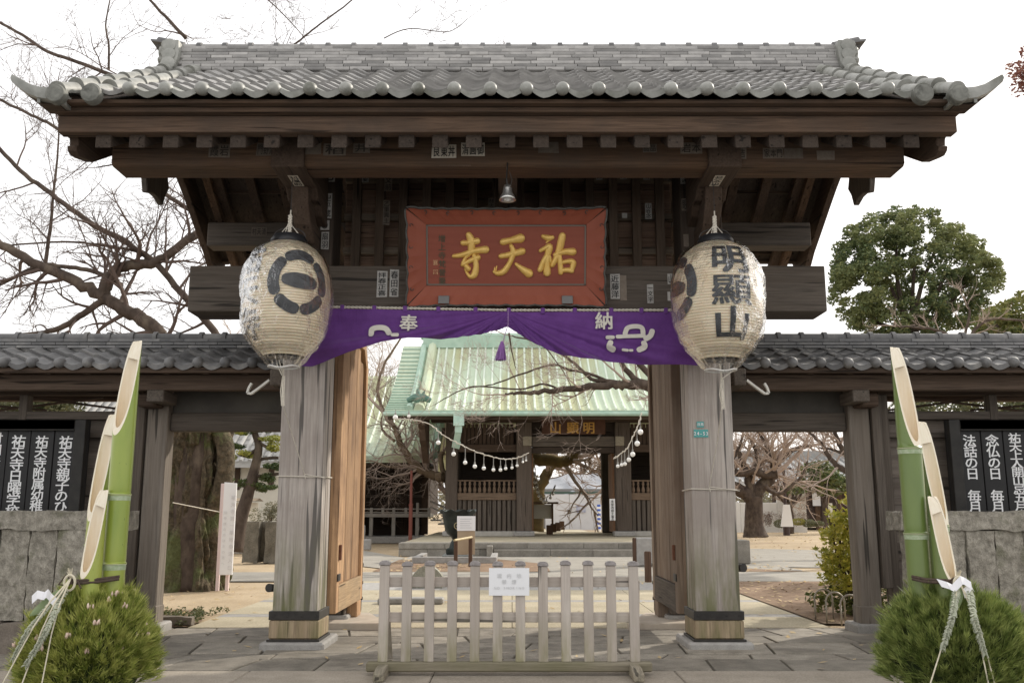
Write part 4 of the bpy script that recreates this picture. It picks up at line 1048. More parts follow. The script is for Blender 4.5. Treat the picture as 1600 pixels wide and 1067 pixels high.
# ------------------------------------------------------------------ purple curtain
CU = thing('curtain', 'purple gate curtain gathered up at the centre with white characters and half hidden crests', 'curtain', (X0, 9.9, 3.5))
CY = 9.86
kx = (CY * math.cos(TILT) + 2.1 * math.sin(TILT)) / FOC
def cX(u): return (u - 800) * kx
bot_pts = [(470, 572), (490, 572), (520, 562), (560, 549), (600, 537), (640, 530), (690, 529), (730, 527), (760, 521), (785, 515), (793, 512), (800, 516), (815, 525), (840, 541), (870, 553), (905, 561), (940, 566), (1000, 569), (1060, 571), (1090, 573)]
top_pts = [(470, 476), (520, 483), (800, 488), (1050, 488), (1090, 488)]
def interp(P_, u):
    for (a, b), (c, d) in zip(P_, P_[1:]):
        if u <= c: return b + (d - b) * max(0, (u - a)) / (c - a)
    return P_[-1][1]
BZ = [(cX(u), zat(v, CY)) for u, v in bot_pts]; TZ = [(cX(u), zat(v, CY)) for u, v in top_pts]
xL, xR, xC = cX(474), cX(1088), cX(794)
def cur(x, t):
    """t = 0 top, 1 bottom"""
    zt, zb = interp(TZ, x), interp(BZ, x)
    z = zt + (zb - zt) * t
    f = abs(x - xC)
    # folds fan out from the tie; deeper on the far lobes and low down
    s_ = (zt - z); lob = 1 if x > xC else -1
    ang = math.atan2(zt - z + .03, f + .05)
    amp = .006 + .060 * min(1, f / .9) * t ** 3
    y = CY - .02 - amp * math.sin(ang * 24 + f * 1.3) - .016 * math.sin(ang * 71 + f * 2.1) * t + .03 * math.sin(x * 5.1) * .3
    y -= .05 * math.exp(-((x - xC) / .05) ** 2) * t
    if lob < 0: y -= .035 * math.sin(f * 9 + t * 5) * max(0, (f - 1.1)) * t
    y -= .05 * t * min(1, f)
    y -= .022 * math.sin(f * 4.2 + (0 if x > xC else 2)) * t
    # hangs out over the pillars
    return Vector((x, y, z))
m = MB(); m.grid(lambda u, v: cur(xL + (xR - xL) * u, v), 260, 40)
PUR = N('purple_silk', .62, spec=.25); cc = PUR.noise(PUR.coords((1, 1, 1), 0), 5, 4, .6)
PUR.color(PUR.ramp(cc, [(.3, (.105, .028, .180)), (.7, (.145, .045, .245))])); PUR.b.inputs['Sheen Weight'].default_value = .25
PUR.bump(PUR.noise(PUR.coords((14, 1, 3), 0), 2.2, 3, .5), .35, .02)
m.obj('cloth', PUR.m, CU, smooth=True)
m = MB(); m.grid(lambda u, v: cur(xL + (xR - xL) * u, v) + Vector((0, .006, 0)), 260, 12); m.obj('cloth_lining', PUR.m, CU, smooth=True)
WCL = noisy('white_dye', (.66, .62, .55), (.74, .70, .63), 20, .85, .05, .002)
def onc(x, z, off=.022):
    zt, zb = interp(TZ, x), interp(BZ, x); t = max(0.0, min(1.0, (zt - z) / max(.01, zt - zb)))
    p = cur(x, t); return p + Vector((0, -off, 0))
for ch, u, v in (('奉', 640, 507), ('納', 943, 503)):
    cx_, cz_ = cX(u), zat(v, CY); m = MB()
    write(m, ch, (0, 0, 0), 0 * pr, 0 * pr, .20, off=.004, bold=.02, fn=lambda a, b: onc(cx_ + a, cz_ + b, .034), cuts=36)
    m.obj('white_character', WCL, CU)
def crest(strokes, wpx):
    m = MB()
    for st in strokes:
        vs, fs = stroke_strip([(cX(u), zat(v, CY)) for u, v in st], wpx * kx, 10)
        m.add([onc(p.x, p.y) for p in vs], fs)
    m.obj('white_crest', WCL, CU)
crest([[(583, 525), (584, 517), (594, 514), (605, 516), (611, 524)]], 8.5)
crest([[(617, 527), (624, 527)]], 6)
crest([[(975, 523), (979, 514), (990, 511), (1001, 513), (1003, 522)]], 7.5)
crest([[(963, 528), (980, 527), (1004, 526)]], 6.5)
crest([[(947, 529), (956, 529)]], 5.5)
for st_ in ([(952, 537), (950, 543), (956, 547)], [(1003, 538), (1004, 544), (996, 548)], [(1007, 531), (1014, 526), (1017, 519)]): crest([st_], 8.5)
crest([[(971, 548), (978, 549)]], 4)
crest([[(982, 549), (985, 549)]], 4)
# rope and loops
m = MB(); rp = []
for i in range(301):
    t = i / 300; x = xL + (xR - xL) * t; rp.append(Vector((x, CY - .01, interp(TZ, x) + .022)))
for ph in (0, PI):
    m.tube([p + Vector((0, math.cos(i * 1.05 + ph) * .008, math.sin(i * 1.05 + ph) * .008)) for i, p in enumerate(rp)], .0085, 5)
m.obj('twisted_rope', noisy('braided_cord', (.55, .50, .42), (.72, .68, .6), 120, .85, .2, .002), CU, smooth=True)
for u in (535, 585, 633, 685, 743, 795, 848, 898, 955, 1002, 1040):
    x = cX(u); z = interp(TZ, x); MB().box(x - .022, x + .022, CY - .032, CY + .012, z - .02, z + .045).obj('hanging_loop', PUR.m, CU, (x, CY, z), bevel=.006)
m = MB(); m.tube([cur(xC, 1) + Vector((0, -.02, .02)), cur(xC, 1) + Vector((-.01, -.03, -.02)), cur(xC, 1) + Vector((-.04, -.03, -.12)), cur(xC, 1) + Vector((-.06, -.03, -.22))], .004, 6)
m.tube([cur(xC, 1) + Vector((0, -.03, .19)), cur(xC, 1) + Vector((0, -.06, .0))], .004, 6); m.obj('tie_cord', plain('lilac_cord', (.40, .25, .45), .7), CU)
m = MB(); tb = cur(xC, 1) + Vector((-.065, -.03, -.20))
for k in range(160):
    a = rng.uniform(0, 6.28); r_ = rng.uniform(0, .068); q = tb + Vector((math.cos(a) * .022, math.sin(a) * .022, 0)); m.tube([q, tb + Vector((math.cos(a) * r_ - .015, math.sin(a) * r_, -.17 + rng.uniform(-.01, .01)))], .0035, 4)
m.tube([tb + Vector((0, 0, .03)), tb + Vector((0, 0, -.03))], [.014, .032], 10)
m.obj('tassel', noisy('lilac_thread', (.24, .10, .34), (.38, .20, .48), 30, .6, 0), CU)
# ------------------------------------------------------------------ paper lanterns in clear plastic
WASHI = N('lantern_paper', .62, spec=.3)
_c = WASHI.coords((1, 1, 1), 3)
_sp = WASHI.n('ShaderNodeSeparateXYZ'); WASHI.l(WASHI.tc.outputs['Object'], _sp.inputs[0])
_w = WASHI.n('ShaderNodeMath', operation='SINE'); _m = WASHI.n('ShaderNodeMath', operation='MULTIPLY'); WASHI.l(_sp.outputs[2], _m.inputs[0]); _m.inputs[1].default_value = 2 * PI / .0275; WASHI.l(_m.outputs[0], _w.inputs[0])
_f = WASHI.n('ShaderNodeMapRange'); WASHI.l(_w.outputs[0], _f.inputs[0]); _f.inputs[1].default_value = .15; _f.inputs[2].default_value = 1; _f.inputs[3].default_value = 0; _f.inputs[4].default_value = .55
_col = WASHI.ramp(WASHI.noise(_c, 4, 6, .6), [(.3, (.68, .57, .41)), (.7, (.83, .74, .58))])
_col = WASHI.mix(_f.outputs[0], _col, (.44, .31, .16))
WASHI.color(_col); WASHI.bump(WASHI.noise(_c, 60, 4, .6), .2, .003); WASHI.b.inputs['Transmission Weight'].default_value = 0.0
WASHI.b.inputs['Subsurface Weight'].default_value = .15; WASHI.b.inputs['Subsurface Scale'].default_value = .05
LINK_ = noisy('lantern_ink', (.030, .031, .034), (.085, .088, .095), 9, .5, .2, .003)
def plastic():
    a = N('clear_plastic_wrap', .12); t = a.t; t.nodes.remove(a.b)
    out = t.nodes['Material Output']; tr_ = a.n('ShaderNodeBsdfTransparent'); gl = a.n('ShaderNodeBsdfGlossy'); tr_.inputs[0].default_value = (.96, .96, .955, 1)
    gl.inputs['Roughness'].default_value = .09; gl.inputs['Color'].default_value = (1, 1, 1, 1)
    co = a.coords((1, 1, 1), 9)
    n1 = a.noise(co, 9, 3, .6, 1.4); n2 = a.noise(co, 34, 3, .65, .8)
    bp = a.n('ShaderNodeBump'); bp.inputs['Strength'].default_value = .75; bp.inputs['Distance'].default_value = .035; a.l(a.add2(n1, n2, .35), bp.inputs['Height']); a.l(bp.outputs[0], gl.inputs['Normal'])
    fr = a.n('ShaderNodeFresnel'); fr.inputs['IOR'].default_value = 1.33; a.l(bp.outputs[0], fr.inputs['Normal'])
    mr = a.n('ShaderNodeMapRange'); a.l(fr.outputs[0], mr.inputs[0]); mr.inputs[1].default_value = 0; mr.inputs[2].default_value = 1; mr.inputs[3].default_value = .0; mr.inputs[4].default_value = .62
    mxs = a.n('ShaderNodeMixShader'); a.l(mr.outputs[0], mxs.inputs[0]); a.l(tr_.outputs[0], mxs.inputs[1]); a.l(gl.outputs[0], mxs.inputs[2])
    a.l(mxs.outputs[0], out.inputs[0]); return a.m
PLAS = plastic()
prof_t = [(0, .40), (.03, .54), (.07, .69), (.12, .80), (.2, .905), (.3, .97), (.42, 1.0), (.55, .99), (.65, .95), (.75, .86), (.84, .70), (.91, .49), (1.0, .28)]
def lrad(t): 
    t = max(0, min(1, t))
    for (a, b), (c, d) in zip(prof_t, prof_t[1:]):
        if t <= c:
            f = (t - a) / (c - a); f = f * f * (3 - 2 * f) * .3 + f * .7
            return b + (d - b) * f
    return prof_t[-1][1]
def lantern(cx, cy, ztop, zbot, Rm, label, phi_crest, phi_text, text, lean=0.0):
    T = thing('paper_lantern', label, 'lantern', (cx, cy, zbot), 'giant paper lanterns at the gate')
    H = ztop - zbot
    def S(phi, z, o=0.0):
        t = (ztop - z) / H; r = lrad(t) * Rm + o
        return Vector((cx + r * math.sin(phi), cy - r * math.cos(phi), z))
    m = MB(); nz, na = 200, 72
    zb = zbot + .075 * H
    def f(u, v):
        z = zb + (ztop - zb) * v; a = -2 * PI * u
        return S(a, z, .0035 * math.sin(2 * PI * z / .0275))
    m.grid(f, na, nz); o = m.obj('paper_body', WASHI.m, T, (0, 0, 0), smooth=True)
    # origin of the body at world zero keeps the rib colour in step with the rib relief
    m = MB(); r1 = .155
    m.lathe([(.10, .0), (r1 + .035, 0), (r1 + .03, .055), (r1, .10), (r1 - .02, .105), (r1 - .02, .02), (.1, .02)], (cx, cy), 28, ztop - .02, cap=False); m.obj('top_rim', plain('black_lacquer_rim', (.02, .02, .022), .3), T, smooth=35)
    m = MB(); m.lathe([(.150, -.004), (.158, .01), (.150, .022)], (cx, cy), 28, zb - .005, cap=True); m.obj('bottom_rim_shade_disc', CACHE['black_lacquer_rim'], T, smooth=35)  # capped rim; its black disc paints the shade inside the open bottom
    # crest of five arcs around a bar
    m = MB(); zc = ztop - .385 * H; RR = .25
    def mp(a, b): return S(phi_crest + a / (Rm * .98), zc + b, .010)
    def add(pts, w_):
        vs, fs = stroke_strip(pts, w_, 8); m.add([mp(p.x, p.y) for p in vs], fs)
    for a0, a1 in ((64, 114), (138, 200), (224, 258), (284, 322), (346, 398)):
        n_ = 7; pts = [(RR * 1.02 * math.cos(R(a0 + (a1 - a0) * i / n_)), RR * 1.12 * math.sin(R(a0 + (a1 - a0) * i / n_))) for i in range(n_ + 1)]
        add(pts, .112)
    add([(-.12, .012), (-.05, .008), (.05, 0), (.12, -.008)], [.12, .155, .155, .12])
    
    m.obj('crest', LINK_, T)
    m = MB()
    n_ = len(text); ph = .36 * 1.0; z0 = ztop - .19 * H
    for i, ch in enumerate(text):
        vs, fs = glyph(ch, .008, 18)
        for q_, (dx_, dy_) in enumerate(((0, 0), (-1, -.8), (1, .8), (-1, .8), (1, -.8), (-.6, 0), (.6, 0))):
            bb = .026 if i != 1 else .012
            m.add([S(phi_text + (x - .5 + dx_ * bb) * .42 / (Rm * .98), z0 - i * .325 + (y - .38 + dy_ * bb) * .33, .010 + .0005 * q_) for x, y in vs], fs)
    m.obj('lettering', LINK_, T)
    # plastic wrap, loose and wrinkled
    m = MB()
    def fw(u, v):
        z = zbot - .0 + (ztop + .0 - zbot) * v; a = -2 * PI * u; s_, c_ = math.sin(a), math.cos(a)
        q = Vector((s_ * 2.2, c_ * 2.2, z * 2.2 + cx)); w_ = noise.noise(q * 1.3) * .028 + abs(noise.noise(q * 3.1)) * .020 + noise.noise(q * 7) * .006
        pl = .010 * abs(math.sin(a * 9 + z * 2)) * (max(0, (v - .82) / .18) + 1.6 * max(0, (.22 - v) / .22))
        return S(a, z, .020 + w_ * (1 if v > .02 else .3) + pl)
    m.grid(fw, 120, 90); m.obj('plastic_wrap', PLAS, T, smooth=True)
    m = MB(); rr = lrad(1) * Rm + .028
    m.tube([(cx + rr * math.sin(a) , cy - rr * math.cos(a), zbot - .006 - .028 * max(0, math.cos(a)) ** 6) for a in [2 * PI * i / 28 for i in range(29)]], .010, 6); m.obj('wrap_hem', noisy('gathered_plastic', (.55, .53, .49), (.72, .70, .66), 30, .4, .2), T, smooth=True)
    # hanging cord above
    m = MB(); m.tube([(cx + .12, cy, ztop + .07), (cx, cy, ztop + .22), (cx - .12, cy, ztop + .07)], .006, 5); m.tube([(cx, cy, ztop + .2), (cx + .003, cy, ztop + .36)], .007, 6)
    for k in range(7):
        z = ztop + .12 + k * .028; m.tube([(cx - .018, cy, z), (cx + .018, cy, z + .012)], .016, 6)
    m.tube([(cx - .02, cy - .01, ztop + .2), (cx - .055, cy - .02, ztop + .05)], .005, 5)
    m.obj('hanging_cord', ROPE, T)
    MB().tube([(cx + .003, cy, ztop + .35), (cx + .004, cy, ztop + .50), (cx, cy + .02, 4.83)], .004, 6).obj('hanging_wire', IRON, T)
    m = MB(); q = [(cx + .15 * math.sin(a), cy - .15 * math.cos(a), ztop + .09 + .12 * abs(math.sin(a))) for a in [2 * PI * i / 24 for i in range(25)]]; m.tube([(cx + .165 * math.cos(a), cy, ztop + .07 + .10 * math.sin(a)) for a in [PI * i / 12 for i in range(13)]], .005, 5); m.obj('wire_handle', IRON, T)
    return T
LZT, LZB = zat(381, 9.2), zat(572, 9.2)
L1 = lantern(X0 - 2.245, 9.2, LZT, LZB, .438, 'plastic wrapped paper lantern whose black round crest faces the viewer', R(30), R(-50), '祐天寺')
L2 = lantern(X0 + 2.135, 9.2, LZT - .01, LZB - .035, .452, 'plastic wrapped paper lantern whose column of large black characters faces the viewer', R(-78), R(6), '明顯山')
def hemrope(T, cx, zb, s, vend):
    m = MB(); px = PC(s); zt = zat(vend, 10.0)
    m.tube([(cx - .03, 9.12, zb + .05), (cx, 9.15, zb - .06), (cx + .01, 9.2, zb - .12)], .006, 5); m.tube([(cx + .10 * s + .05, 9.12, zb + .01), (cx, 9.15, zb - .10)], .006, 5)
    for k in range(3): m.tube([(cx + .01 * k, 9.18, zb - .10), (cx + .02 * k - .02, 9.2, zb - .25 - .05 * k), (cx + .012 * k, 9.19, zb - .40), (cx, 9.18, zb - .14)], .005, 5)
    m.tube([(cx, 9.18, zb + .08), (cx + .003, 9.25, zb - .4), ((cx + px) / 2, 9.6, (zb + zt) / 2 - .1), (px - .05 * s, 9.985, zt + .03), (px - .05 * s + .01, 9.99, zt - .02)], .0055, 5)
    m.tube([(px - .05 * s, 9.985, zt + .03), (px + .27, 9.985, zt - .03 + .02)], .005, 5)
    m.obj('tie_down_string', ROPE, T)
hemrope(L1, X0 - 2.245, LZB, -1, 745); hemrope(L2, X0 + 2.135, LZB - .035, 1, 765)

# ------------------------------------------------------------------ slatted barrier
BF = thing('barrier_fence', 'low wooden picket barrier standing across the gateway, mossy at its foot', 'barrier', (X0, 8.42, 0))
def fb(name, a, b, c, d, e, f, mat, par=BF, bev=.006, **kw): return MB().box(a, b, c, d, e, f).obj(name, mat, par, ((a + b) / 2, (c + d) / 2, 0), bevel=bev, **kw)
bx0, bx1 = ux(572, 8.4, .05), ux(1019, 8.4, .05)
fb('base_beam', bx0, bx1, 8.37, 8.47, .035, .115, WFB('x'), bev=.012)
for u in (597, 993):
    x = ux(u, 8.3, .05); MB().prism([(8.06, .005), (8.80, .005), (8.80, .055), (8.62, .10), (8.24, .10), (8.06, .07)], 'x', x - .045, x + .045).obj('cross_foot', WFB('y'), BF, (x, 8.4, 0), bevel=.008)
for k in range(12):
    x = ux(592 + 7.5 + k * 35.6, 8.4, .5); h = .925 + random.uniform(-.006, .006)
    o = fb('slat', x - .042, x + .042, 8.385, 8.43, .1155, h, WF('z'), bev=.005)
    MB().prism([(x - .050, h + .001), (x + .050, h + .001), (x + .044, h + .028), (x + .02, h + .040), (x - .02, h + .040), (x - .044, h + .028)], 'y', 8.375, 8.44).obj('slat_cap', noisy('zinc_cap', (.24, .215, .21), (.38, .35, .34), 30, .38, .2, metal=.5), o, (x, 8.4, h), bevel=.003)
for z in (.74, .44): fb('rail', ux(596, 8.45, .6), ux(992, 8.45, .6), 8.4305, 8.455, z, z + .085, WF('x'), bev=.004)
for u, dr in ((600, 1), (993, -1)):
    x = ux(u, 8.5, .5); MB().bar((x + .012, 8.455, .80), (x + .03, 8.74, .10), .05, .045, up=(1, 0, 0)).obj('back_brace', WF('z'), BF, (x, 8.6, 0), bevel=.004)
SG = thing('paper_sign', 'white printed no smoking sheet hung on the picket barrier', 'sign', (ux(796, 8.37, .85), 8.37, .7))
xa, xb, za, zb = ux(764, 8.37, .8), ux(827, 8.37, .8), zat(930, 8.37), zat(887, 8.37)
m = MB(); m.grid(lambda u, v: (xa + (xb - xa) * u, 8.372 - .004 * math.sin(PI * u), za + (zb - za) * v), 6, 4); m.grid(lambda u, v: (xb + (xa - xb) * u, 8.376 - .004 * math.sin(PI * u), za + (zb - za) * v), 6, 4); m.obj('sheet', plain('laminated_paper', (.86, .86, .87), .3), SG)
GR = plain('pale_grey_print', (.66, .66, .66), .5)
for txt, zz_, sz, pt_ in (('境内地', .72, .042, .085), ('禁煙', .50, .042, .085), ('NO SMOKING', .28, .030, .027)):
    t = MB(); z = za + (zb - za) * zz_; n_ = len(txt)
    write(t, txt, ((xa + xb) / 2 - pt_ * (n_ - 1) / 2, 8.3655, z), (1, 0, 0), (0, 0, 1), sz, pt_, False, off=0); t.obj('lettering', GR, SG)
# spot lights of the place: two trim cups only (no light)

# ------------------------------------------------------------------ new year pine and bamboo decorations
def bamboo_mat(nm, g1, g2, yel):
    a = N(nm, .32, spec=.5); co = a.coords((5, 5, 1.1), 5); n1 = a.noise(co, 1.2, 4, .55)
    col = a.ramp(n1, [(.3, g1), (.7, g2)]); sp = a.n('ShaderNodeSeparateXYZ'); a.l(a.tc.outputs['Object'], sp.inputs[0])
    mr = a.n('ShaderNodeMapRange'); a.l(sp.outputs[2], mr.inputs[0]); mr.inputs[1].default_value = 2.3; mr.inputs[2].default_value = .55; mr.inputs[4].default_value = .9
    mq = a.n('ShaderNodeMath', operation='MULTIPLY'); a.l(mr.outputs[0], mq.inputs[0]); a.l(a.ramp(a.noise(a.coords((3, 3, .6), 3), 1.3, 3, .5), [(.35, .25), (.65, 1)]), mq.inputs[1])
    col = a.mix(mq.outputs[0], col, yel)
    sp2 = a.noise(a.coords((40, 40, 14), 3), 1.5, 2, .5); col = a.mix(a.ramp(sp2, [(.70, 0), (.76, .6)]), col, (.09, .11, .03))
    a.color(col); a.b.inputs['Coat Weight'].default_value = .25; a.b.inputs['Coat Roughness'].default_value = .3; return a.m
BAM_Y = bamboo_mat('fresh_bamboo_skin', (.20, .29, .04), (.30, .38, .06), (.48, .48, .12))
BAM_G = bamboo_mat('green_bamboo_skin', (.105, .17, .035), (.155, .225, .05), (.22, .25, .10))
CUTM = noisy('cut_bamboo', (.80, .71, .54), (.88, .81, .67), 9, .5, .1, .002, 4, 0, c4=(.82, .70, .55), stretch=(8, 8, 1))
INNER = noisy('bamboo_inside', (.80, .68, .50), (.86, .76, .60), 6, .6, .1, .002, 4, 0, stretch=(8, 8, 1))
def bamboo(T, x, y, r, zt, zc, nodes, mat, dh, zbase=.45):
    """stalk cut aslant: zt tip of the cut, zc its low end, dh horizontal direction of the tip"""
    n = 36; dh = Vector(dh).normalized(); k = (zt - zc) / (2 * r); zm = (zt + zc) / 2
    def cutz(px, py, rr): 
        t = (px * dh.x + py * dh.y)
        q = t / r; return min(zm + k * t * 1.18 + .04 * math.sin(q * PI), zt)
    m = MB(); zs = sorted(set([zbase] + [z for nd in nodes for z in (nd - .03, nd - .008, nd, nd + .008, nd + .03)] + [zbase + .1 * i for i in range(int((zc - zbase) / .1))]))
    zs = [z for z in zs if z < zc - .02]
    def rad(z):
        e = 0
        for nd in nodes:
            d = abs(z - nd); e += .006 if d < .001 else .0045 if d < .010 and z < nd else -.002 if d < .010 else 0
        return r + e
    A = [2 * PI * i / n for i in range(n)]; vs = []; rings = 0
    for z in zs: vs += [(x + rad(z) * math.cos(a), y + rad(z) * math.sin(a), z) for a in A]; rings += 1
    nst = 10; z0 = zs[-1]
    for i in range(1, nst + 1):
        for a in A:
            zc_ = cutz(r * math.cos(a), r * math.sin(a), r); vs.append((x + r * math.cos(a), y + r * math.sin(a), z0 + (zc_ - z0) * i / nst))
        rings += 1
    m.add(vs, [(i * n + j, i * n + (j + 1) % n, (i + 1) * n + (j + 1) % n, (i + 1) * n + j) for i in range(rings - 1) for j in range(n)])
    o = m.obj('bamboo', mat, T, (x, y, 0), smooth=50)
    ri = r * .80; m = MB(); vs = []
    for q in (1.0, .9, .8):
        for a in A:
            rr = r * q; vs.append((x + rr * math.cos(a), y + rr * math.sin(a), cutz(rr * math.cos(a), rr * math.sin(a), rr) + (.0 if q == 1 else .001)))
    m.add(vs, [(i * n + j, i * n + (j + 1) % n, (i + 1) * n + (j + 1) % n, (i + 1) * n + j) for i in range(2) for j in range(n)])
    m.obj('cut_face', CUTM, o, (x, y, 0))
    # closed septum near the tip and the hollow below it
    m = MB(); vs = []; nn = 5
    for i in range(nn + 1):
        for a in A:
            rr = ri; zc_ = cutz(rr * math.cos(a), rr * math.sin(a), rr); zf_ = zc - .05; tt = i / nn
            vs.append((x + rr * math.cos(a), y + rr * math.sin(a), zc_ + (min(zc_ - .02, zf_) - zc_) * tt))
    vs.append((x, y, zc - .05)); m.add(vs, [(i * n + j, (i + 1) * n + j, (i + 1) * n + (j + 1) % n, i * n + (j + 1) % n) for i in range(nn) for j in range(n)] + [(nn * n + j, len(vs) - 1, nn * n + (j + 1) % n) for j in range(n)])
    m.obj('hollow', INNER, o, (x, y, 0), smooth=True)
    # pale cap of solid node closing the upper part of the opening
    m = MB(); zq = zc + (zt - zc) * .74; vs = []
    for a in A:
        rr = ri; zc_ = cutz(rr * math.cos(a), rr * math.sin(a), rr); vs.append((x + rr * math.cos(a), y + rr * math.sin(a), max(zq, zc_ - .003)) if zc_ > zq else None)
    pts_ = [(x + ri * math.cos(a) * 1.01, y + ri * math.sin(a) * 1.01, cutz(ri * math.cos(a), ri * math.sin(a), ri) - .002) for a in A if cutz(ri * math.cos(a), ri * math.sin(a), ri) > zq]
    if len(pts_) > 3:
        ang0 = math.atan2(dh.y, dh.x); pts_.sort(key=lambda p: (math.atan2(p[1] - y, p[0] - x) - ang0 + PI) % (2 * PI)); m.add(pts_, [tuple(range(len(pts_)))]); m.obj('septum', CUTM, o, (x, y, 0))
    for nd in nodes:
        if nd < zc:
            m = MB(); m.tube([(x + (r + .0035) * math.cos(a), y + (r + .0035) * math.sin(a), nd - .008) for a in A + [0]], .0035, 5); m.obj('node_ring', plain('pale_node_wax', (.55, .56, .38), .6), o, (x, y, 0))
            m = MB(); m.lathe([(r + .0012, nd - .050 + .0), (r + .002, nd - .028), (r + .003, nd - .012)], (x, y), n, 0, cap=False); m.obj('wax_bloom', noisy('white_bloom', (.30, .38, .22), (.50, .55, .40), 26, .8, .1, .002), o, (x, y, 0), smooth=True)
    return o
def needle_mat(nm, a1, a2, a3):
    a = N(nm, .5, spec=.3); g = a.n('ShaderNodeNewGeometry'); n1 = a.noise(a.coords((1, 1, 1), 0), 13, 3, .6)
    c = a.ramp(g.outputs['Random Per Island'], [(0, a1), (.6, a2), (1, a3)]); c = a.mix(a.ramp(n1, [(.46, 0), (.60, .85)]), c, c3(a3, 1.1)); c = a.mix(a.ramp(n1, [(.34, .75), (.46, 0)]), c, c3(a1, .55)); a.color(c)
    a.b.inputs['Subsurface Weight'].default_value = 0; return a.m
def pine_dome(T, c, rx, rz, mat, ntuft, seed, buds=0):
    rn = random.Random(seed); m = MB(); cv = Vector(c)
    tips = []
    for i in range(ntuft):
        u = rn.uniform(-.35, 1); a = rn.uniform(0, 2 * PI); s_ = math.sqrt(1 - u * u) if abs(u) <= 1 else 0
        nrm = Vector((s_ * math.cos(a), s_ * math.sin(a), u))
        if nrm.y > .55: continue
        lump = 1 + .20 * noise.noise(nrm * 2.4 + Vector((seed, 0, 0))) + .10 * noise.noise(nrm * 6 + Vector((0, seed, 0))) + rn.uniform(-.10, .05)
        if rn.random() < .07: lump *= rn.uniform(1.06, 1.17)
        p = cv + Vector((nrm.x * rx, nrm.y * rx, nrm.z * rz)) * lump
        ax = (nrm + Vector((rn.uniform(-.3, .3), rn.uniform(-.3, .3), .75))).normalized()
        tips.append((p, ax)); t1 = ax.orthogonal().normalized(); t2 = ax.cross(t1); nn = rn.randint(15, 20)
        for k in range(nn):
            b = 2 * PI * k / nn + rn.uniform(-.3, .3); sp = rn.uniform(.10, .55)
            d = (ax + (t1 * math.cos(b) + t2 * math.sin(b)) * sp).normalized(); L = rn.uniform(.06, .12)
            st = p - ax * rn.uniform(0, .045); sd = d.cross(Vector((rn.uniform(-1, 1), rn.uniform(-1, 1), rn.uniform(-1, 1)))).normalized() * .0022
            md = st + d * L * .55 + Vector((0, 0, -.002))
            m.add([st - sd, st + sd, md + sd * .9, st + d * L, md - sd * .9], [(0, 1, 2, 4), (4, 2, 3)])
    m.obj('pine_needles', mat, T, (cv.x, cv.y, 0), kind='stuff')
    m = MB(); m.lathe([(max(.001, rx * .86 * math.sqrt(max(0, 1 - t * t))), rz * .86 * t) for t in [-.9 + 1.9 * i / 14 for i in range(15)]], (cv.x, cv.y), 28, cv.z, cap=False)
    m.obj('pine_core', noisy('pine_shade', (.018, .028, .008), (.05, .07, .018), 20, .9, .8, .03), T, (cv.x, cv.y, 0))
    if buds:
        bm_ = MB(); bm_.tube([(0, 0, 0), (0, 0, .018), (.002, 0, .036), (.003, 0, .046)], [.005, .010, .007, .001], 7); bm_ = bm_.mesh('pine_bud', noisy('pale_pink_bud', (.62, .42, .34), (.80, .66, .56), 40, .8, .3), smooth=True)
    for i in range(buds):
        p, ax = rn.choice(tips)
        if p.y > cv.y - .05 or p.z < cv.z + .02: continue
        for q in range(rn.randint(1, 4)):
            b = p + ax * .03 + Vector((rn.uniform(-.022, .022), rn.uniform(-.022, .022), .02))
            o = link('pine_bud', bm_, T, b, (rn.uniform(-.3, .3), rn.uniform(-.3, .3), 0)); o.scale = [rn.uniform(.55, 1.05)] * 3
    m = MB(); m.lathe([(rx * .60, 0), (rx * .66, .1), (rx * .62, .3), (rx * .7, .42)], (cv.x, cv.y), 28, -.133, cap=True)
    m.obj('straw_mat_base', noisy('straw_mat', (.30, .24, .12), (.46, .38, .21), 30, .9, .6, .01, stretch=(1, 1, .1)), T, (cv.x, cv.y, 0), smooth=35)
STRAW = noisy('pale_straw', (.58, .52, .38), (.74, .68, .54), 30, .8, .2, .003)
GSTRAW = noisy('grey_green_straw', (.34, .36, .27), (.52, .53, .42), 40, .85, .2, .003)
BROWNR = noisy('brown_hemp_rope', (.06, .042, .032), (.11, .08, .06), 50, .9, .4)
def braid(m, pts, w_, rn):
    P_ = [Vector(p) for p in pts]; n_ = 34
    for i in range(n_):
        t = i / n_ * (len(P_) - 1); a = int(t); q = P_[a].lerp(P_[min(a + 1, len(P_) - 1)], t - a); d = (P_[min(a + 1, len(P_) - 1)] - P_[a]).normalized() if a + 1 < len(P_) else Vector((0, 0, -1))
        x = d.cross(Vector((0, 1, 0))).normalized(); s_ = w_ * (1 - .45 * i / n_)
        for sg in (-1, 1):
            for r_ in range(3):
                e = x * sg * s_ * rn.uniform(.8, 1.3) + d * rn.uniform(-.02, .015) + Vector((0, -rn.uniform(0, .03), 0))
                m.tube([q - x * sg * s_ * .3, q + e * .6 + Vector((0, -.012, 0)), q + e + d * .014], [.005, .005, .002], 4)
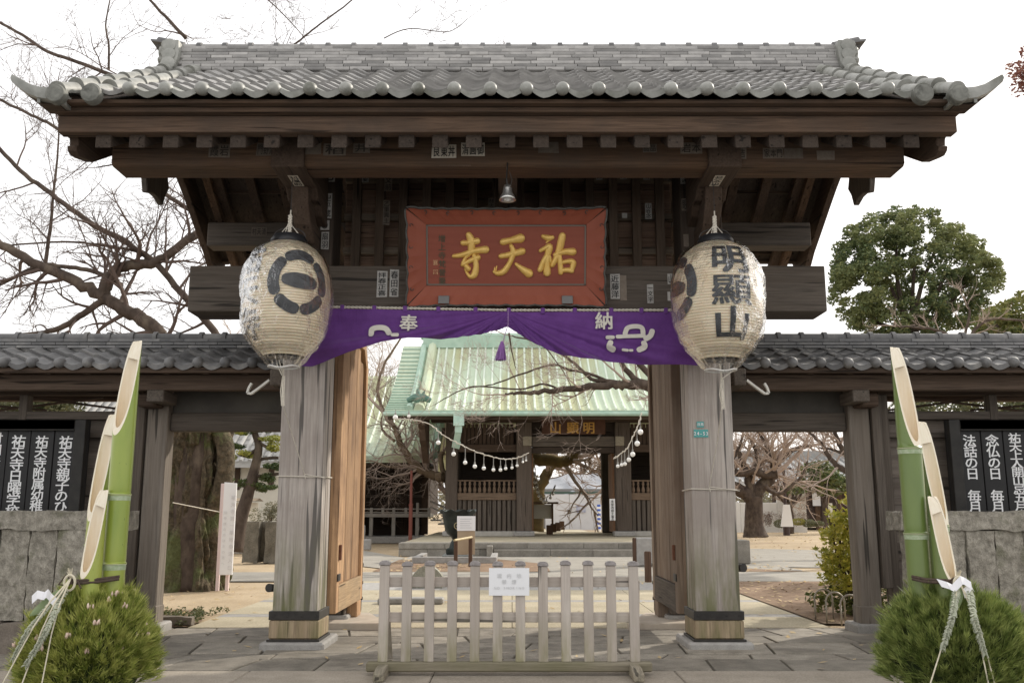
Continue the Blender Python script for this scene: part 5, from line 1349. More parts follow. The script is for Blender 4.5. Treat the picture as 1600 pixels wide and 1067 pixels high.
def kado(s, label, mat, nmat, buds):
    cx = -3.14 if s < 0 else 3.30; rx_ = .44 if s < 0 else .50; T = thing('pine_bamboo_decoration', label, 'new year decoration', (cx, 7.2, -.133), 'new year bamboo decorations')
    rn = random.Random(40 + s)
    if s < 0:
        bamboo(T, -3.015, 7.22, .083, zat(530, 7.2), zat(668, 7.2), [zat(880, 7.15), zat(771, 7.15), zat(656, 7.15)], mat, (.46, .89), .3)
        bamboo(T, -3.225, 7.36, .080, zat(645, 7.3), zat(800, 7.3), [zat(850, 7.3)], mat, (.48, .88), .3)
        bamboo(T, -3.122, 7.08, .074, zat(765, 7.0), zat(893, 7.0), [zat(960, 7.15)], mat, (.46, .89), .3)
    else:
        bamboo(T, 3.08, 7.22, .087, zat(540, 7.2), zat(690, 7.2), [zat(832, 7.15), zat(698, 7.15)], mat, (-.46, .89), .3)
        bamboo(T, 3.30, 7.34, .082, zat(657, 7.3), zat(815, 7.3), [zat(820, 7.3)], mat, (-.48, .88), .3)
        bamboo(T, 3.215, 7.08, .080, zat(775, 7.0), zat(905, 7.0), [zat(960, 7.15)], mat, (-.46, .89), .3)
    pine_dome(T, (cx, 7.22, .34), rx_, .47, nmat, 2300, 11 + s, buds)
    zr = zat(905, 7.1)
    m = MB()
    for dz, dd in ((0, 0), (-.018, .006)):
        m.tube([(s * (2.93 if s < 0 else 2.985), 7.13 - dd, zr + dz + .02), (s * 3.05, 7.05 - dd, zr + dz + .005), (s * 3.16 if s < 0 else 3.2, 6.985 - dd, zr + dz), (s * 3.24 if s < 0 else 3.33, 7.02, zr + dz)], .011, 7)
    m.tube([(s * 3.18, 6.97, zr), (s * 3.22, 6.92, zr - .03), (s * 3.27, 6.90, zr - .02), (s * 3.24, 6.93, zr + .04), (s * 3.18, 6.95, zr)], .008, 6)
    m.tube([(s * 3.17, 6.97, zr), (s * 3.12, 6.93, zr - .05)], .006, 5)
    m.obj('hemp_rope', BROWNR, T)
    # straw knot and tails
    kn = Vector((-3.20, 6.93, zr + .02)) if s < 0 else Vector((3.235, 6.93, zr + .01))
    m = MB()
    for k in range(9):
        a = rn.uniform(-.6, .6); m.tube([kn, kn + Vector((math.sin(a) * .05, -.02, .05 + rn.uniform(0, .03)))], [.005, .002], 4)
    m.tube([kn + Vector((.04 * math.cos(a), -.015, .055 * math.sin(a) - .03)) for a in [2 * PI * i / 14 for i in range(15)]], .009, 6)
    ends = [at(u, v, 6.62) for u, v in (((0, 1075), (28, 1085), (60, 1095)) if s < 0 else ((1448, 1085), (1548, 1085), (1560, 1090)))]
    for e in ends:
        md = (kn + e) / 2 + Vector((0, -.06, .03)); m.tube([kn, kn.lerp(md, .5) + Vector((0, -.03, .01)), md, e], [.006, .006, .005, .005], 6)
    m.obj('straw_strings', STRAW, T)
    m = MB()
    if s < 0:
        braid(m, [kn + Vector((-.02, -.02, -.08)), at(75, 985, 6.66), at(40, 1042, 6.66)], .026, rn); braid(m, [kn + Vector((-.06, 0, -.10)), at(45, 985, 6.72), at(22, 1030, 6.72)], .020, rn)
    else:
        braid(m, [kn + Vector((-.03, -.02, -.06)), at(1487, 962, 6.68), at(1470, 1015, 6.66)], .028, rn); braid(m, [kn + Vector((.06, -.02, -.05)), at(1520, 965, 6.66), at(1538, 1024, 6.66)], .030, rn)
    m.obj('braided_straw', GSTRAW, T)
    # folded white paper and green leaf
    m = MB(); q = at(72, 935, 6.86) if s < 0 else at(1500, 915, 6.86)
    pts = [(-.11, .02), (-.06, .06), (-.02, .045), (.015, .07), (.03, .035), (.10, -.01), (.12, .03)] if s < 0 else [(-.16, .05), (-.10, .03), (-.05, .01), (0, .07), (.04, .06), (.075, .03), (.02, -.03)]
    for i, (a, b) in enumerate(zip(pts, pts[1:])):
        dz = -.055; yy = -.015 if i % 2 else .012
        m.add([q + Vector((a[0], yy, a[1])), q + Vector((b[0], -yy, b[1])), q + Vector((b[0] * .85 + .008, -yy - .02, b[1] + dz)), q + Vector((a[0] * .85, yy - .02, a[1] + dz))], [(0, 1, 2, 3)])
    m.obj('folded_paper', plain('bright_white_paper', (.85, .84, .86), .7), T)
    m = MB(); l0 = kn + Vector((-.02, -.015, -.07)) if s < 0 else kn + Vector((.0, -.03, -.02)); l1 = at(45, 962, 6.9) if s < 0 else at(1488, 962, 6.86)
    d = l1 - l0; pz = Vector((0, 0, 1)) if s < 0 else Vector((1, 0, 0)); vs = []
    for i in range(9):
        t = i / 8; w_ = .045 * math.sin(PI * t) ** .7; c_ = l0 + d * t; vs += [c_ - pz * w_, c_ + Vector((0, -.008, 0)), c_ + pz * w_]
    m.add(vs, [(i * 3 + j, i * 3 + j + 1, i * 3 + j + 4, i * 3 + j + 3) for i in range(8) for j in range(2)]); m.obj('leaf', plain('pale_leaf_green', (.26, .33, .17), .5), T, smooth=True)
kado(-1, 'new year decoration of yellow-green cut bamboos in bushy pine dotted with pink buds', BAM_Y, needle_mat('light_pine_needle', (.18, .24, .04), (.32, .37, .07), (.52, .52, .16)), 60)
kado(1, 'new year decoration of deep green cut bamboos in dark bushy pine with braided straw tails', BAM_G, needle_mat('dark_pine_needle', (.11, .16, .035), (.18, .235, .055), (.34, .38, .12)), 0)
# ------------------------------------------------------------------ inner gate with the green copper roof
COPPER = noisy('verdigris_copper', (.43, .53, .40), (.57, .64, .49), 1.2, .6, .15, .01, 8, .05, c4=(.43, .44, .26), stretch=(1.6, .3, .3), rnd=2, c4pos=(.44, .62))
COPPER2 = noisy('green_copper_trim', (.32, .46, .37), (.44, .57, .47), 2.5, .6, .2, .01, 6, .05)
BGX = 2.49; BY = 38.0
BGt = thing('inner_temple_gate', 'dark timber gate under a pale green copper roof behind the front gateway', 'temple gate', (BGX, BY, .4))
def bb(name, a, b, c, d, e, f, mat, par=None, bev=.01, **kw): return MB().box(a, b, c, d, e, f).obj(name, mat, par or BGt, ((a + b) / 2, (c + d) / 2, (e + f) / 2), bevel=bev, **kw)
PLT = thing('stone_platform', 'wide low granite platform with two broad steps below the inner gate', 'platform', (BGX, 30, 0))
def zb(v, Y=BY): return zat(v, Y)
# platform courses and steps, each block a piece
STP = noisy('step_granite', (.20, .185, .16), (.30, .28, .245), 3, .9, .4, .01, 7, .14, fine=40)
pb = random.Random(9)
bb('platform_core', -3.55, 7.35, 30.45, 46, -.02, .395, M_GRIT, PLT, 0)
x = -3.6
while x < 7.4:
    x2 = min(x + pb.uniform(1.1, 1.9), 7.4)
    bb('coping_slab', x + .004, x2 - .004, 30.1, 30.9, .215, .402, STP, PLT, .01)
    x = x2
for (xa_, xb_) in ((-3.6, -.80), (5.9, 7.4)):
    x = xa_
    while x < xb_ - .05:
        x2 = min(x + pb.uniform(.7, 1.1), xb_); bb('facing_block', x + .004, x2 - .004, 30.13, 30.44, -.02, .212, STP, PLT, .008); x = x2
x = -.58
while x < 5.85:
    x2 = min(x + pb.uniform(1.2, 2.0), 5.88); bb('step_slab', x + .004, x2 - .004, 29.65, 30.11, -.02, .205, STP, PLT, .01); x = x2
bb('ramp_stone', -.79, -.60, 29.5, 30.10, -.02, .33, STP, PLT, .02)
zc0, zt0 = .55, 4.95
for x, r in ((-2.44, .24), (.49, .31), (4.49, .31), (7.42, .24)):
    bb('pillar', x - r, x + r, BY - r, BY + r, .60, zt0, wood('inner_pillar', (.115, .092, .075), 'z', contrast=.4), None, .03)
    bb('plinth', x - r - .1, x + r + .1, BY - r - .1, BY + r + .1, .40, .60, GRAN, None, .03)
    bb('pillar', x - r, x + r, 43.5, 44.0, .40, zt0, WG('z'), None, .03)
for xa_, xb_ in ((-2.44 + .24, .49 - .31), (4.49 + .31, 7.42 - .24)):
    bb('sill_stone', xa_, xb_, BY - .2, BY + .2, .40, .60, noisy('pale_sill_stone', (.36, .34, .31), (.46, .44, .40), 4, .9, .3), None, .01)
    z1, z2, z3 = zb(781), zb(770), zb(752)
    n_ = 12; wd = (xb_ - xa_) / n_
    for k in range(n_):
        bb('panel_slat', xa_ + k * wd + .03, xa_ + (k + 1) * wd - .03, BY - .12, BY - .05, .602, z1, WG('z'), None, .01)
    bb('niche_wall', xa_, xb_, BY - .04, BY + .02, .60, z1, WK('z'), None, 0)
    bb('mid_rail', xa_, xb_, BY - .17, BY + .05, z1, z2, wood('warm_rail', (.19, .135, .095), 'x'), None, .01)
    bb('top_rail', xa_, xb_, BY - .12, BY, z3, z3 + .06, wood('warm_rail', (.19, .135, .095), 'x'), None, .01)
    for k in range(12):
        cx = xa_ + (k + .5) * (xb_ - xa_) / 12; m = MB(); m.lathe([(.035, 0), (.06, .03), (.075, .10), (.06, .2), (.03, .27), (.045, .3), (.06, .36), (.04, .40), (.045, z3 - z2)], (cx, BY - .07), 8, z2)
        m.obj('baluster', wood('warm_rail', (.19, .135, .095), 'z'), BGt, (cx, BY, z2), smooth=40)
    bb('niche_back', xa_ - .2, xb_ + .2, BY + 2.6, BY + 2.7, .4, zt0, WK('x'), None, 0)
    bb('niche_side', xa_ - .02, xa_ + .02, BY + .3, BY + 5.4, .4, zt0, WK('y'), None, 0); bb('niche_side', xb_ - .02, xb_ + .02, BY + .3, BY + 5.4, .4, zt0, WK('y'), None, 0)
    bb('upper_beam', xa_, xb_, BY - .14, BY + .14, 3.75, 4.05, WD('x'), None, .01)
    k = 0; xx = xa_ + .05
    while xx < xb_ - .1:
        bb('upper_slat', xx, xx + .13, BY - .02, BY + .04, 4.06, 4.9, WD('z'), None, 0); xx += .16
bb('portal_beam', .80, 4.18, BY - .24, BY + .2, zb(698), zb(682), WG('x'), None, .02)
bb('portal_beam', .80, 4.18, BY - .12, BY + .12, zb(708), zb(698) - .01, WK('x'), None, .02)
for x in (.62, 4.36): bb('carved_beam_end', x - .18, x + .18, BY - .36, BY - .31, zb(697), zb(682), noisy('pale_carving', (.26, .23, .17), (.36, .32, .25), 14, .9, .6, .02), None, .03)
bb('upper_wall', .8, 4.18, BY - .02, BY + .05, zb(682) + .01, zt0, WK('x'), None, 0)
pq = bb('gate_plaque', 1.20, 3.78, BY - .46, BY - .38, zb(681) + .03, zb(652), noisy('plaque_brown', (.075, .035, .02), (.11, .05, .03), 4, .6, .2), None, .03)
for ch, u in (('山', 868), ('顕', 895), ('明', 920)):
    t = MB(); write(t, ch, at(u, 668, BY - .475), (1, 0, 0), (0, 0, 1), .50, off=.0, bold=.025); t.obj('lettering', noisy('dull_gold', (.50, .27, .06), (.62, .36, .10), 10, .5, .2, metal=.2), pq, (BGX, BY, 4))
bb('eave_beam', -3.3, 8.3, BY - .3, BY + .2, zt0, zt0 + .28, WD('x'), None, .02)
bb('eave_beam', -3.3, 8.3, 43.5, 43.9, zt0, zt0 + .28, WD('x'), None, .02)
# open doors of the inner gate
for x, s in ((.82, 1), (4.16, -1)): bb('door', x - .05, x + .05, BY + .35, BY + 2.0, .55, 3.75, noisy('warm_door', (.20, .10, .055), (.30, .17, .095), 3, .7, .2, stretch=(3, 3, .5)), None, .01)
RY = 41.0; EYv = 35.35
def r2(y):
    t = (y - EYv) if y <= RY else (2 * RY - y - EYv)
    return 5.18 + .36 * t + .045 * t * t
XR0, XR1 = -4.87, 9.85
m = MB(); ys = [EYv + (RY - EYv) * i / 12 for i in range(13)]; ysf = ys + [2 * RY - q for q in reversed(ys[:-1])]
m.prism([(q, r2(q)) for q in ysf] + [(q, r2(q) - .12) for q in reversed(ysf)], 'x', XR0, XR1); RF2 = m.obj('roof', COPPER, BGt, (BGX, RY, 7))
rb = MB(); n_ = 12
for i in range(n_):
    a, b = ys[i], ys[i + 1]; w_ = .05
    rb.add([(-w_, a, r2(a)), (-w_ * .6, a, r2(a) + .075), (w_ * .6, a, r2(a) + .075), (w_, a, r2(a)), (-w_, b, r2(b)), (-w_ * .6, b, r2(b) + .075), (w_ * .6, b, r2(b) + .075), (w_, b, r2(b))], [(0, 1, 5, 4), (1, 2, 6, 5), (2, 3, 7, 6)] + ([(3, 2, 1, 0)] if i == 0 else []))
rb = rb.mesh('roof_rib', noisy('pale_copper_rib', (.60, .68, .57), (.72, .78, .68), 3, .55, .1, .01, 5, .06))
x = -3.25
while x < 8.3:
    link('roof_rib', rb, RF2, (x, 0, 0)); x += .345
for sx in (0, 1):
    e0, e1 = (XR0, -3.95) if sx == 0 else (8.95, XR1); m_ = MB(); m_.bar((e0, 0, 0), (e1, 0, 0), .05, .045); m_ = m_.mesh('verge_rib', COPPER2)
    for k in range(20):
        y_ = EYv + .1 + k * .28; link('verge_rib', m_, RF2, (0, y_, r2(y_) + .03))
    for (xx, r_) in ((-3.93, .14), (-3.55, .20)):
        if sx: xx = 2 * BGX - xx
        m = MB(); m.tube([(xx, q, r2(q) + .05) for q in ys], r_, 8); m.obj('descending_ridge', COPPER2 if r_ < .2 else COPPER, RF2, smooth=35)
    m = MB(); xx = -3.6 if sx == 0 else 2 * BGX + 3.6; zz_ = r2(35.9) + .2
    m.tube([(xx - .45, 35.8, zz_), (xx - .2, 35.75, zz_ + .12), (xx, 35.7, zz_ + .05), (xx + .2, 35.75, zz_ + .12), (xx + .45, 35.8, zz_)], [.10, .15, .22, .15, .10], 8); m.tube([(xx, 35.7, zz_), (xx - .05, 35.7, zz_ + .45)], [.16, .05], 7); m.tube([(xx + .1, 35.7, zz_ + .1), (xx + .22, 35.7, zz_ + .38)], [.1, .03], 6)
    m.obj('ridge_ornament', noisy('dark_verdigris', (.08, .16, .13), (.15, .26, .21), 6, .6, .4, .03), RF2, smooth=40)
m = MB(); m.box(XR0 + .9, XR1 - .9, RY - .2, RY + .2, r2(RY) - .1, r2(RY) + .42); m.tube([(XR0 + .8, RY, r2(RY) + .45), (XR1 - .8, RY, r2(RY) + .45)], .16, 10); m.obj('ridge', COPPER2, RF2)
m = MB(); m.box(XR0, XR1, EYv - .02, EYv + .12, 5.02, 5.155); m.tube([(XR0 - .05, EYv - .1, 5.02), (XR1 + .05, EYv - .1, 5.02)], .075, 8); m.obj('gutter', COPPER2, RF2)
m = MB(); m.box(XR0 + .1, XR1 - .1, EYv + .15, EYv + .35, 4.85, 5.04); m.obj('eave_board', WD('x'), RF2)
for k in range(48):
    x = XR0 + .3 + k * .3
    if x > XR1 - .2: break
    MB().prism([(EYv + .3, 4.92), (BY, 5.95), (BY, 6.05), (EYv + .3, 5.02)], 'x', x - .05, x + .05).obj('rafter', WD('y'), RF2, (x, 36, 5.2))
# scalloped gable foot brackets and downpipe
for x in (-3.5, 8.5): MB().prism([(35.6, 4.9), (35.6, 4.7), (36.1, 4.5), (36.4, 4.1), (37.0, 3.9), (38, 3.3), (38, 5.6), (36, 5.1)], 'x', x - .12, x + .12).obj('corner_bracket', WD('y'), BGt, (x, 37, 4.5))
dp = MB(); q0 = at(717, 652, 35.2)
dp.box(q0.x - .20, q0.x + .20, 35.1, 35.3, zat(665, 35.2), 5.06)
dp.bar((q0.x, 35.2, zat(664, 35.2)), (q0.x - .02, 35.25, zat(675, 35.2)), .26, .12, up=(0, 1, 0)); dp.bar((q0.x - .02, 35.25, zat(674, 35.2)), (q0.x - .10, 35.6, zat(690, 35.4)), .24, .12, up=(0, 1, 0)); dp.bar((q0.x - .1, 35.6, zat(690, 35.4)), (q0.x - .14, 35.8, zat(697, 35.4)), .30, .14, up=(0, 1, 0))
dp.obj('rain_hopper', noisy('pale_copper_pipe', (.40, .58, .50), (.55, .72, .62), 5, .5, .1), BGt)
# ------------------------------------------------------------------ hall on the left
H = thing('temple_hall', 'dark timber hall with green roof and railed veranda left of the inner gate', 'temple hall', (-9, 47, 0))
def hb(name, a, b, c, d, e, f, mat, par=None, bev=.01): return MB().box(a, b, c, d, e, f).obj(name, mat, par or H, ((a + b) / 2, (c + d) / 2, (e + f) / 2), bevel=bev)
HY = 45.0
def hx(u, Y=HY, z=1.5): return (u - 800) / FOC * (Y * math.cos(TILT) + (z - EYE) * math.sin(TILT))
hr = hx(664); hl = hr - 13
hb('wall', hl, hr - .1, HY + .02, HY + 9, 1.2, 4.9, WK('x'), None, 0)
for u in (664, 632, 566, 520, 470): hb('post', hx(u) - .15, hx(u) + .15, HY - .15, HY + .15, .3, 4.9, WD('z'))
for v0, v1 in ((745, 748), (773, 777), (740, 741)): hb('wall_rail', hl, hr, HY - .08, HY + .01, zat(v1, HY), zat(v0, HY), WG('x'))
k = 0; xx = hx(586)
while xx < hx(628):
    hb('window_slat', xx, xx + .07, HY - .05, HY + .01, zat(772, HY), zat(749, HY), WG('z'), None, 0); xx += .135
VY = 42.8
vz0, vz1 = zat(806, VY), zat(802, VY)
hb('veranda_floor', hl, hx(672, VY), VY, HY - .16, vz0 - .05, vz1, noisy('pale_old_wood', (.27, .25, .22), (.38, .35, .31), 3, .85, .3))
for v0, v1 in ((794, 796), (799.5, 801)): hb('handrail', hl, hx(672, VY), VY + .03, VY + .12, zat(v1, VY), zat(v0, VY), noisy('pale_old_wood', (.27, .25, .22), (.38, .35, .31), 3, .85, .3))
hx_ = hx(672, VY)
for u in (545, 562, 580, 598, 615, 634, 652, 670):
    hb('baluster_post', hx(u, VY) - .06, hx(u, VY) + .06, VY + .02, VY + .13, vz1, zat(793 if u != 652 else 785, VY), CACHE['pale_old_wood'])
    hb('stilt', hx(u, VY) - .08, hx(u, VY) + .08, VY + .05, VY + .22, .25, vz0, CACHE['pale_old_wood']) if u in (545, 580, 615, 652, 661) else None
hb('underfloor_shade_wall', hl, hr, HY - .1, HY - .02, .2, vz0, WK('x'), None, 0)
hb('stone_base', hl, hx(690, VY), VY - .6, HY, -.02, .27, GRAN, None, .02)
for k in range(6): hb('stair_tread', hx(672, VY) + k * .34 + .02, hx(672, VY) + (k + 1) * .34 + .08, VY, VY + 1.6, vz0 - .17 * (k + 1) - .05, vz0 - .17 * (k + 1) + .02, CACHE['pale_old_wood'])
m = MB(); m.bar((hx_, VY, vz1 + .55), (hx_ + 2.2, VY, .9), .09, .09); m.bar((hx_, VY, vz1 + .3), (hx_ + 2.2, VY, .65), .06, .06); m.obj('stair_rail', CACHE['pale_old_wood'], H)
zE = zat(712, 41.8); RYh = 49.5
def r3(y): t = min(y, 2 * RYh - y) - 41.8; return zE + .38 * t + .03 * t * t
ysh = [41.8 + (RYh - 41.8) * i / 8 for i in range(9)]; ysg = ysh + [2 * RYh - q for q in reversed(ysh[:-1])]
hxr = hx(678, 42)
m = MB(); m.prism([(q, r3(q)) for q in ysg] + [(q, r3(q) - .3) for q in reversed(ysg)], 'x', hl - 2, hxr); RH = m.obj('roof', COPPER, H, (-9, 49, 6))
rb3 = MB()
for i in range(8):
    a, b = ysh[i], ysh[i + 1]; rb3.add([(-.05, a, r3(a)), (0, a, r3(a) + .09), (.05, a, r3(a)), (-.05, b, r3(b)), (0, b, r3(b) + .09), (.05, b, r3(b))], [(0, 1, 4, 3), (1, 2, 5, 4)])
rb3 = rb3.mesh('hall_roof_rib', CACHE['pale_copper_rib']); x = hl
while x < hxr - .1: link('roof_rib', rb3, RH, (x, 0, 0)); x += .42
m = MB(); m.tube([(hxr, q, r3(q) + .05) for q in ysh], .2, 8); m.obj('verge_ridge', COPPER2, RH, smooth=35)
hb('eave_rafter_board', hl, hxr - .2, 41.9, HY, zE - .45, zE - .3, WD('x'))
# far side hall roof further right edge, low pale green
# ------------------------------------------------------------------ incense burner
IB = thing('incense_burner', 'large dark bronze incense burner with a wavy rim on a stepped stone pedestal', 'incense burner', tuple(Vector((at(713, 870, 27.5).x, 27.5, 0))))
ic = at(715, 870, 27.5).x; kk = 27.3 / FOC
BRZ = noisy('dark_bronze', (.018, .024, .023), (.05, .06, .055), 5, .45, .3, .01, 6, 0, metal=.5)
zr = zat(800, 27.5); m = MB()
def rim(a): return 1 + .0 * a
prof = [(.05, -1.02), (.36, -1.02), (.30, -.86), (.22, -.78), (.28, -.70), (.46, -.60), (.56, -.42), (.62, -.2), (.66, -.06), (.74, 0), (.76, .05), (.68, .05), (.60, -.05), (.5, -.15), (0.01, -.18)]
n = 40; vs = []
for r_, z in prof:
    for j in range(n):
        a = 2 * PI * j / n; wv = .035 * math.sin(a * 9) if r_ > .66 else 0
        vs.append((ic + .70 * r_ * math.cos(a), 27.5 + .70 * r_ * math.sin(a), zr + z + wv))
m.add(vs, [(i * n + j, i * n + (j + 1) % n, (i + 1) * n + (j + 1) % n, (i + 1) * n + j) for i in range(len(prof) - 1) for j in range(n)]); m.obj('bowl', BRZ, IB, smooth=40)
m = MB(); m.tube([(ic + .01 + .09 * math.cos(a), 27.06, zr - .38 + .09 * math.sin(a)) for a in [2 * PI * i / 16 for i in range(17)]], .012, 5); m.tube([(ic - .04, 27.06, zr - .38), (ic + .06, 27.06, zr - .38)], .01, 5); m.obj('crest', noisy('brass_mark', (.35, .30, .18), (.45, .4, .25), 9, .4, .1, metal=.4), IB)
ibz = zr - 1.02
MB().box(ic - .32, ic + .32, 27.18, 27.82, ibz - .17, ibz - .002).obj('bronze_foot', BRZ, IB, bevel=.03)
MB().box(ic - .42, ic + .42, 27.08, 27.92, 0, ibz - .172).obj('pedestal', noisy('blue_grey_stone', (.17, .18, .175), (.25, .26, .25), 5, .85, .3), IB, bevel=.02)
m = MB()
for (a, b, c, d) in ((ic - 1.15, ic + 1.15, 25.9, 26.08), (ic - 1.15, ic - .97, 26.08, 28.6), (ic + .97, ic + 1.15, 26.08, 28.6)): MB().box(a, b, c, d, -.01, .16).obj('kerb_bar', GRAN, IB, ((a + b) / 2, c, 0), bevel=.01)
SB = thing('information_panel', 'brown standing panel with a white notice beside the dark incense burner', 'sign', (at(728, 866, 24.6).x, 24.6, 0))
sx0, sx1 = at(714.5, 850, 24.6).x, at(742, 850, 24.6).x
MB().box(sx0, sx1, 24.6, 24.65, zat(866, 24.6), zat(828, 24.6)).obj('panel', noisy('tan_panel', (.36, .27, .18), (.42, .33, .23), 2, .5, .1), SB, bevel=.004)
MB().box(sx0 - .01, sx1 + .01, 24.58, 24.60, zat(829, 24.6), zat(806, 24.6)).obj('white_notice', plain('notice_white', (.80, .80, .81), .5), SB, bevel=.003)
m = MB()
for r_ in range(5):
    z = zat(811 + r_ * 3.4, 24.6); m.add([(sx0 + .07, 24.576, z), (sx1 - .09 - .04 * (r_ % 2), 24.576, z), (sx1 - .09 - .04 * (r_ % 2), 24.576, z + .014), (sx0 + .07, 24.576, z + .014)], [(0, 1, 2, 3)])
m.obj('small_print', plain('light_grey_print', (.55, .55, .57), .6), SB)
BR = thing('bamboo_rail', 'short rail of one bamboo pole on two brown posts before the panel', 'rail', (at(724, 875, 23.6).x, 23.6, 0))
for u, v0, v1 in ((712, 845, 876), (735, 840, 873)):
    p = at(u, v1, 23.6 if u == 712 else 24.4); MB().lathe([(.05, 0), (.05, zat(v0, p.y))], (p.x, p.y), 10, 0).obj('post', wood('dark_post', (.10, .06, .04), 'z'), BR, (p.x, p.y, 0), smooth=35)
a, b = at(710, 844, 23.6), at(737, 839, 24.4); MB().tube([a, b], .032, 8).obj('pole', noisy('yellow_bamboo', (.48, .38, .20), (.62, .52, .32), 6, .5, .1), BR)
def postpair(name, label, cat, pts, r, mat, group=None, h=None):
    for (u, v0, v1, lab) in pts:
        Yb = EYE / math.tan(math.atan((v1 - 533.5) / FOC) - TILT); p = at(u, v1, Yb)
        props(MB().lathe([(r, 0), (r, zat(v0, Yb) - .02), (r * .8, zat(v0, Yb))], (p.x, p.y), 12, 0).obj(name, mat, None, (p.x, p.y, 0), smooth=35), lab, cat, group)
postpair('wooden_post', '', 'post', [(993, 840, 884, 'taller brown wooden post right of the stone steps, near the doors'), (1013, 861, 909, 'shorter brown wooden post nearest the open right door')], .07, wood('dark_post', (.10, .06, .04), 'z'))
Yb = 25.5; p = at(1003, 880, 24.6)
props(MB().box(p.x - .15, p.x + .42, 24.5, 24.9, 0, .72).obj('stone_block', GRAN, None, (p.x, 24.7, 0), bevel=.03), 'pale granite block between two brown wooden posts right of the steps', 'stone block')
props(MB().box(5.9, 6.42, 25.6, 26.6, 0, .62).obj('stone_block', STP, None, (6.1, 26, 0), bevel=.02), 'grey stone block just beside the right pillar of the front gate', 'stone block')
# mossy arched stone and step stones seen through the barrier
m = rough_box(-1.86, -1.28, 17.6, 17.95, 0, .40, (10, 6, 8), .02, 3)
m.v = [(x, y, z if z < .2 else z - .35 * ((x + 1.57) / .29) ** 2 * .6) for x, y, z in m.v]
props(m.obj('rounded_stone', noisy('mossy_stone', (.24, .23, .19), (.34, .33, .27), 5, .95, .5, fine=40), None, (-1.5, 17.7, 0), smooth=45), 'rounded mossy granite stone seen between the pickets of the barrier', 'stone')
props(MB().box(-2.05, -1.05, 14.6, 14.9, 0, .09).obj('stepping_stone', GRAN, None, (-1.5, 14.7, 0), bevel=.02), 'small flat kerb stone seen between the second and fourth pickets', 'stone')
for u, v0, v1, r, lab in ((564, 820, 857, .13, 'old weathered stone marker close behind the open left door'), (574, 842, 859, .13, 'short square grey stone marker behind the open left door')):
    Yb = EYE / math.tan(math.atan((v1 - 533.5) / FOC) - TILT); p = at(u, v1, Yb)
    props(MB().box(p.x - r, p.x + r, Yb - r, Yb + r, 0, zat(v0, Yb)).obj('stone_marker', GRAN, None, (p.x, Yb, 0), bevel=.03), lab, 'stone marker')
p = at(641, 843, 37); props(MB().lathe([(.075, 0), (.075, zat(790, 37)), (.09, zat(790, 37)), (.09, zat(787, 37)), (.055, zat(787, 37)), (.05, zat(735, 37))], (p.x, 37), 12, 0).obj('red_brown_pole', plain('oxide_red_paint', (.16, .045, .03), .5), None, (p.x, 37, 0), smooth=35), 'slim red-brown metal pole standing before the railed veranda', 'pole')
# ------------------------------------------------------------------ beyond the inner gate: white hoarding, draped roof
HD = thing('site_hoarding', 'pale grey site hoarding with a small picture seen through the inner gate', 'hoarding', (4.5, 70, 0))
hz0, hz1 = 0.0, zat(772, 70); k = 0; x = at(852, 800, 70).x
while x < at(1010, 800, 70).x:
    MB().box(x + .01, x + 1.78, 70, 70.06, hz0, hz1).obj('panel', noisy('hoarding_white', (.56, .56, .58), (.62, .62, .64), 2, .5, .05, .003, 4, .03), HD, (x, 70, 0), bevel=.01); x += 1.8
a, b = at(901, 800, 69.9), at(915, 789, 69.9)
pcx = MB().box(a.x, b.x, 69.9, 69.98, a.z, b.z).obj('picture', noisy('blue_picture', (.12, .16, .35), (.55, .55, .6), 1.6, .5, 0, c4=(.3, .36, .2)), HD)
a, b = at(887, 800, 69.9), at(891.5, 796, 69.9); MB().box(a.x, b.x, 69.9, 69.98, a.z, b.z).obj('lock_plate', IRON, HD)
SP_ = thing('striped_pole', 'thin pole wrapped in blue and white stripes in front of the hoarding', 'pole', (at(936, 818, 66).x, 66, 0)); px_ = at(936, 818, 66).x; zt_ = zat(788, 66)
for k in range(12):
    z0_, z1_ = zt_ * k / 12, zt_ * (k + 1) / 12; m = MB(); m.lathe([(.12, z0_), (.12, z1_)], (px_, 66), 10, 0, cap=False); m.obj('stripe_band', plain('stripe_blue', (.05, .12, .5), .6) if k % 2 else WHITEP, SP_, smooth=True)
TP = thing('draped_building', 'building top wrapped in grey tarpaulin above the white hoarding', 'building', (6, 80, 0))
m = MB(); a, b = at(842, 770, 78), at(1000, 770, 78); zz0, zz1 = zat(769, 78), zat(735, 78)
m.grid(lambda u, v: (a.x + (b.x - a.x) * u, 78 + 6 * v + .35 * math.sin(u * 31) * math.sin(v * 5), zz0 + (zz1 - zz0) * v * (1 - .55 * max(0, .35 - u) * 2.2) - .35 * abs(math.sin(u * 9.4)) * (1 - v)), 60, 12)
m.obj('tarpaulin', noisy('grey_tarpaulin', (.25, .26, .28), (.38, .39, .41), .35, .6, .8, .3, 6, 0, stretch=(1, 1, 3)), TP, smooth=True)
MB().box(a.x, b.x, 78.5, 84, 0, zz0 + .3).obj('wall', plain('shadow_wall', (.22, .21, .2), .8), TP)
m = MB(); m.box(a.x, b.x, 77.9, 78.0, zat(771, 78), zat(768, 78)); m.obj('edge_pipe', plain('dark_green_pipe', (.05, .09, .07), .6), TP)
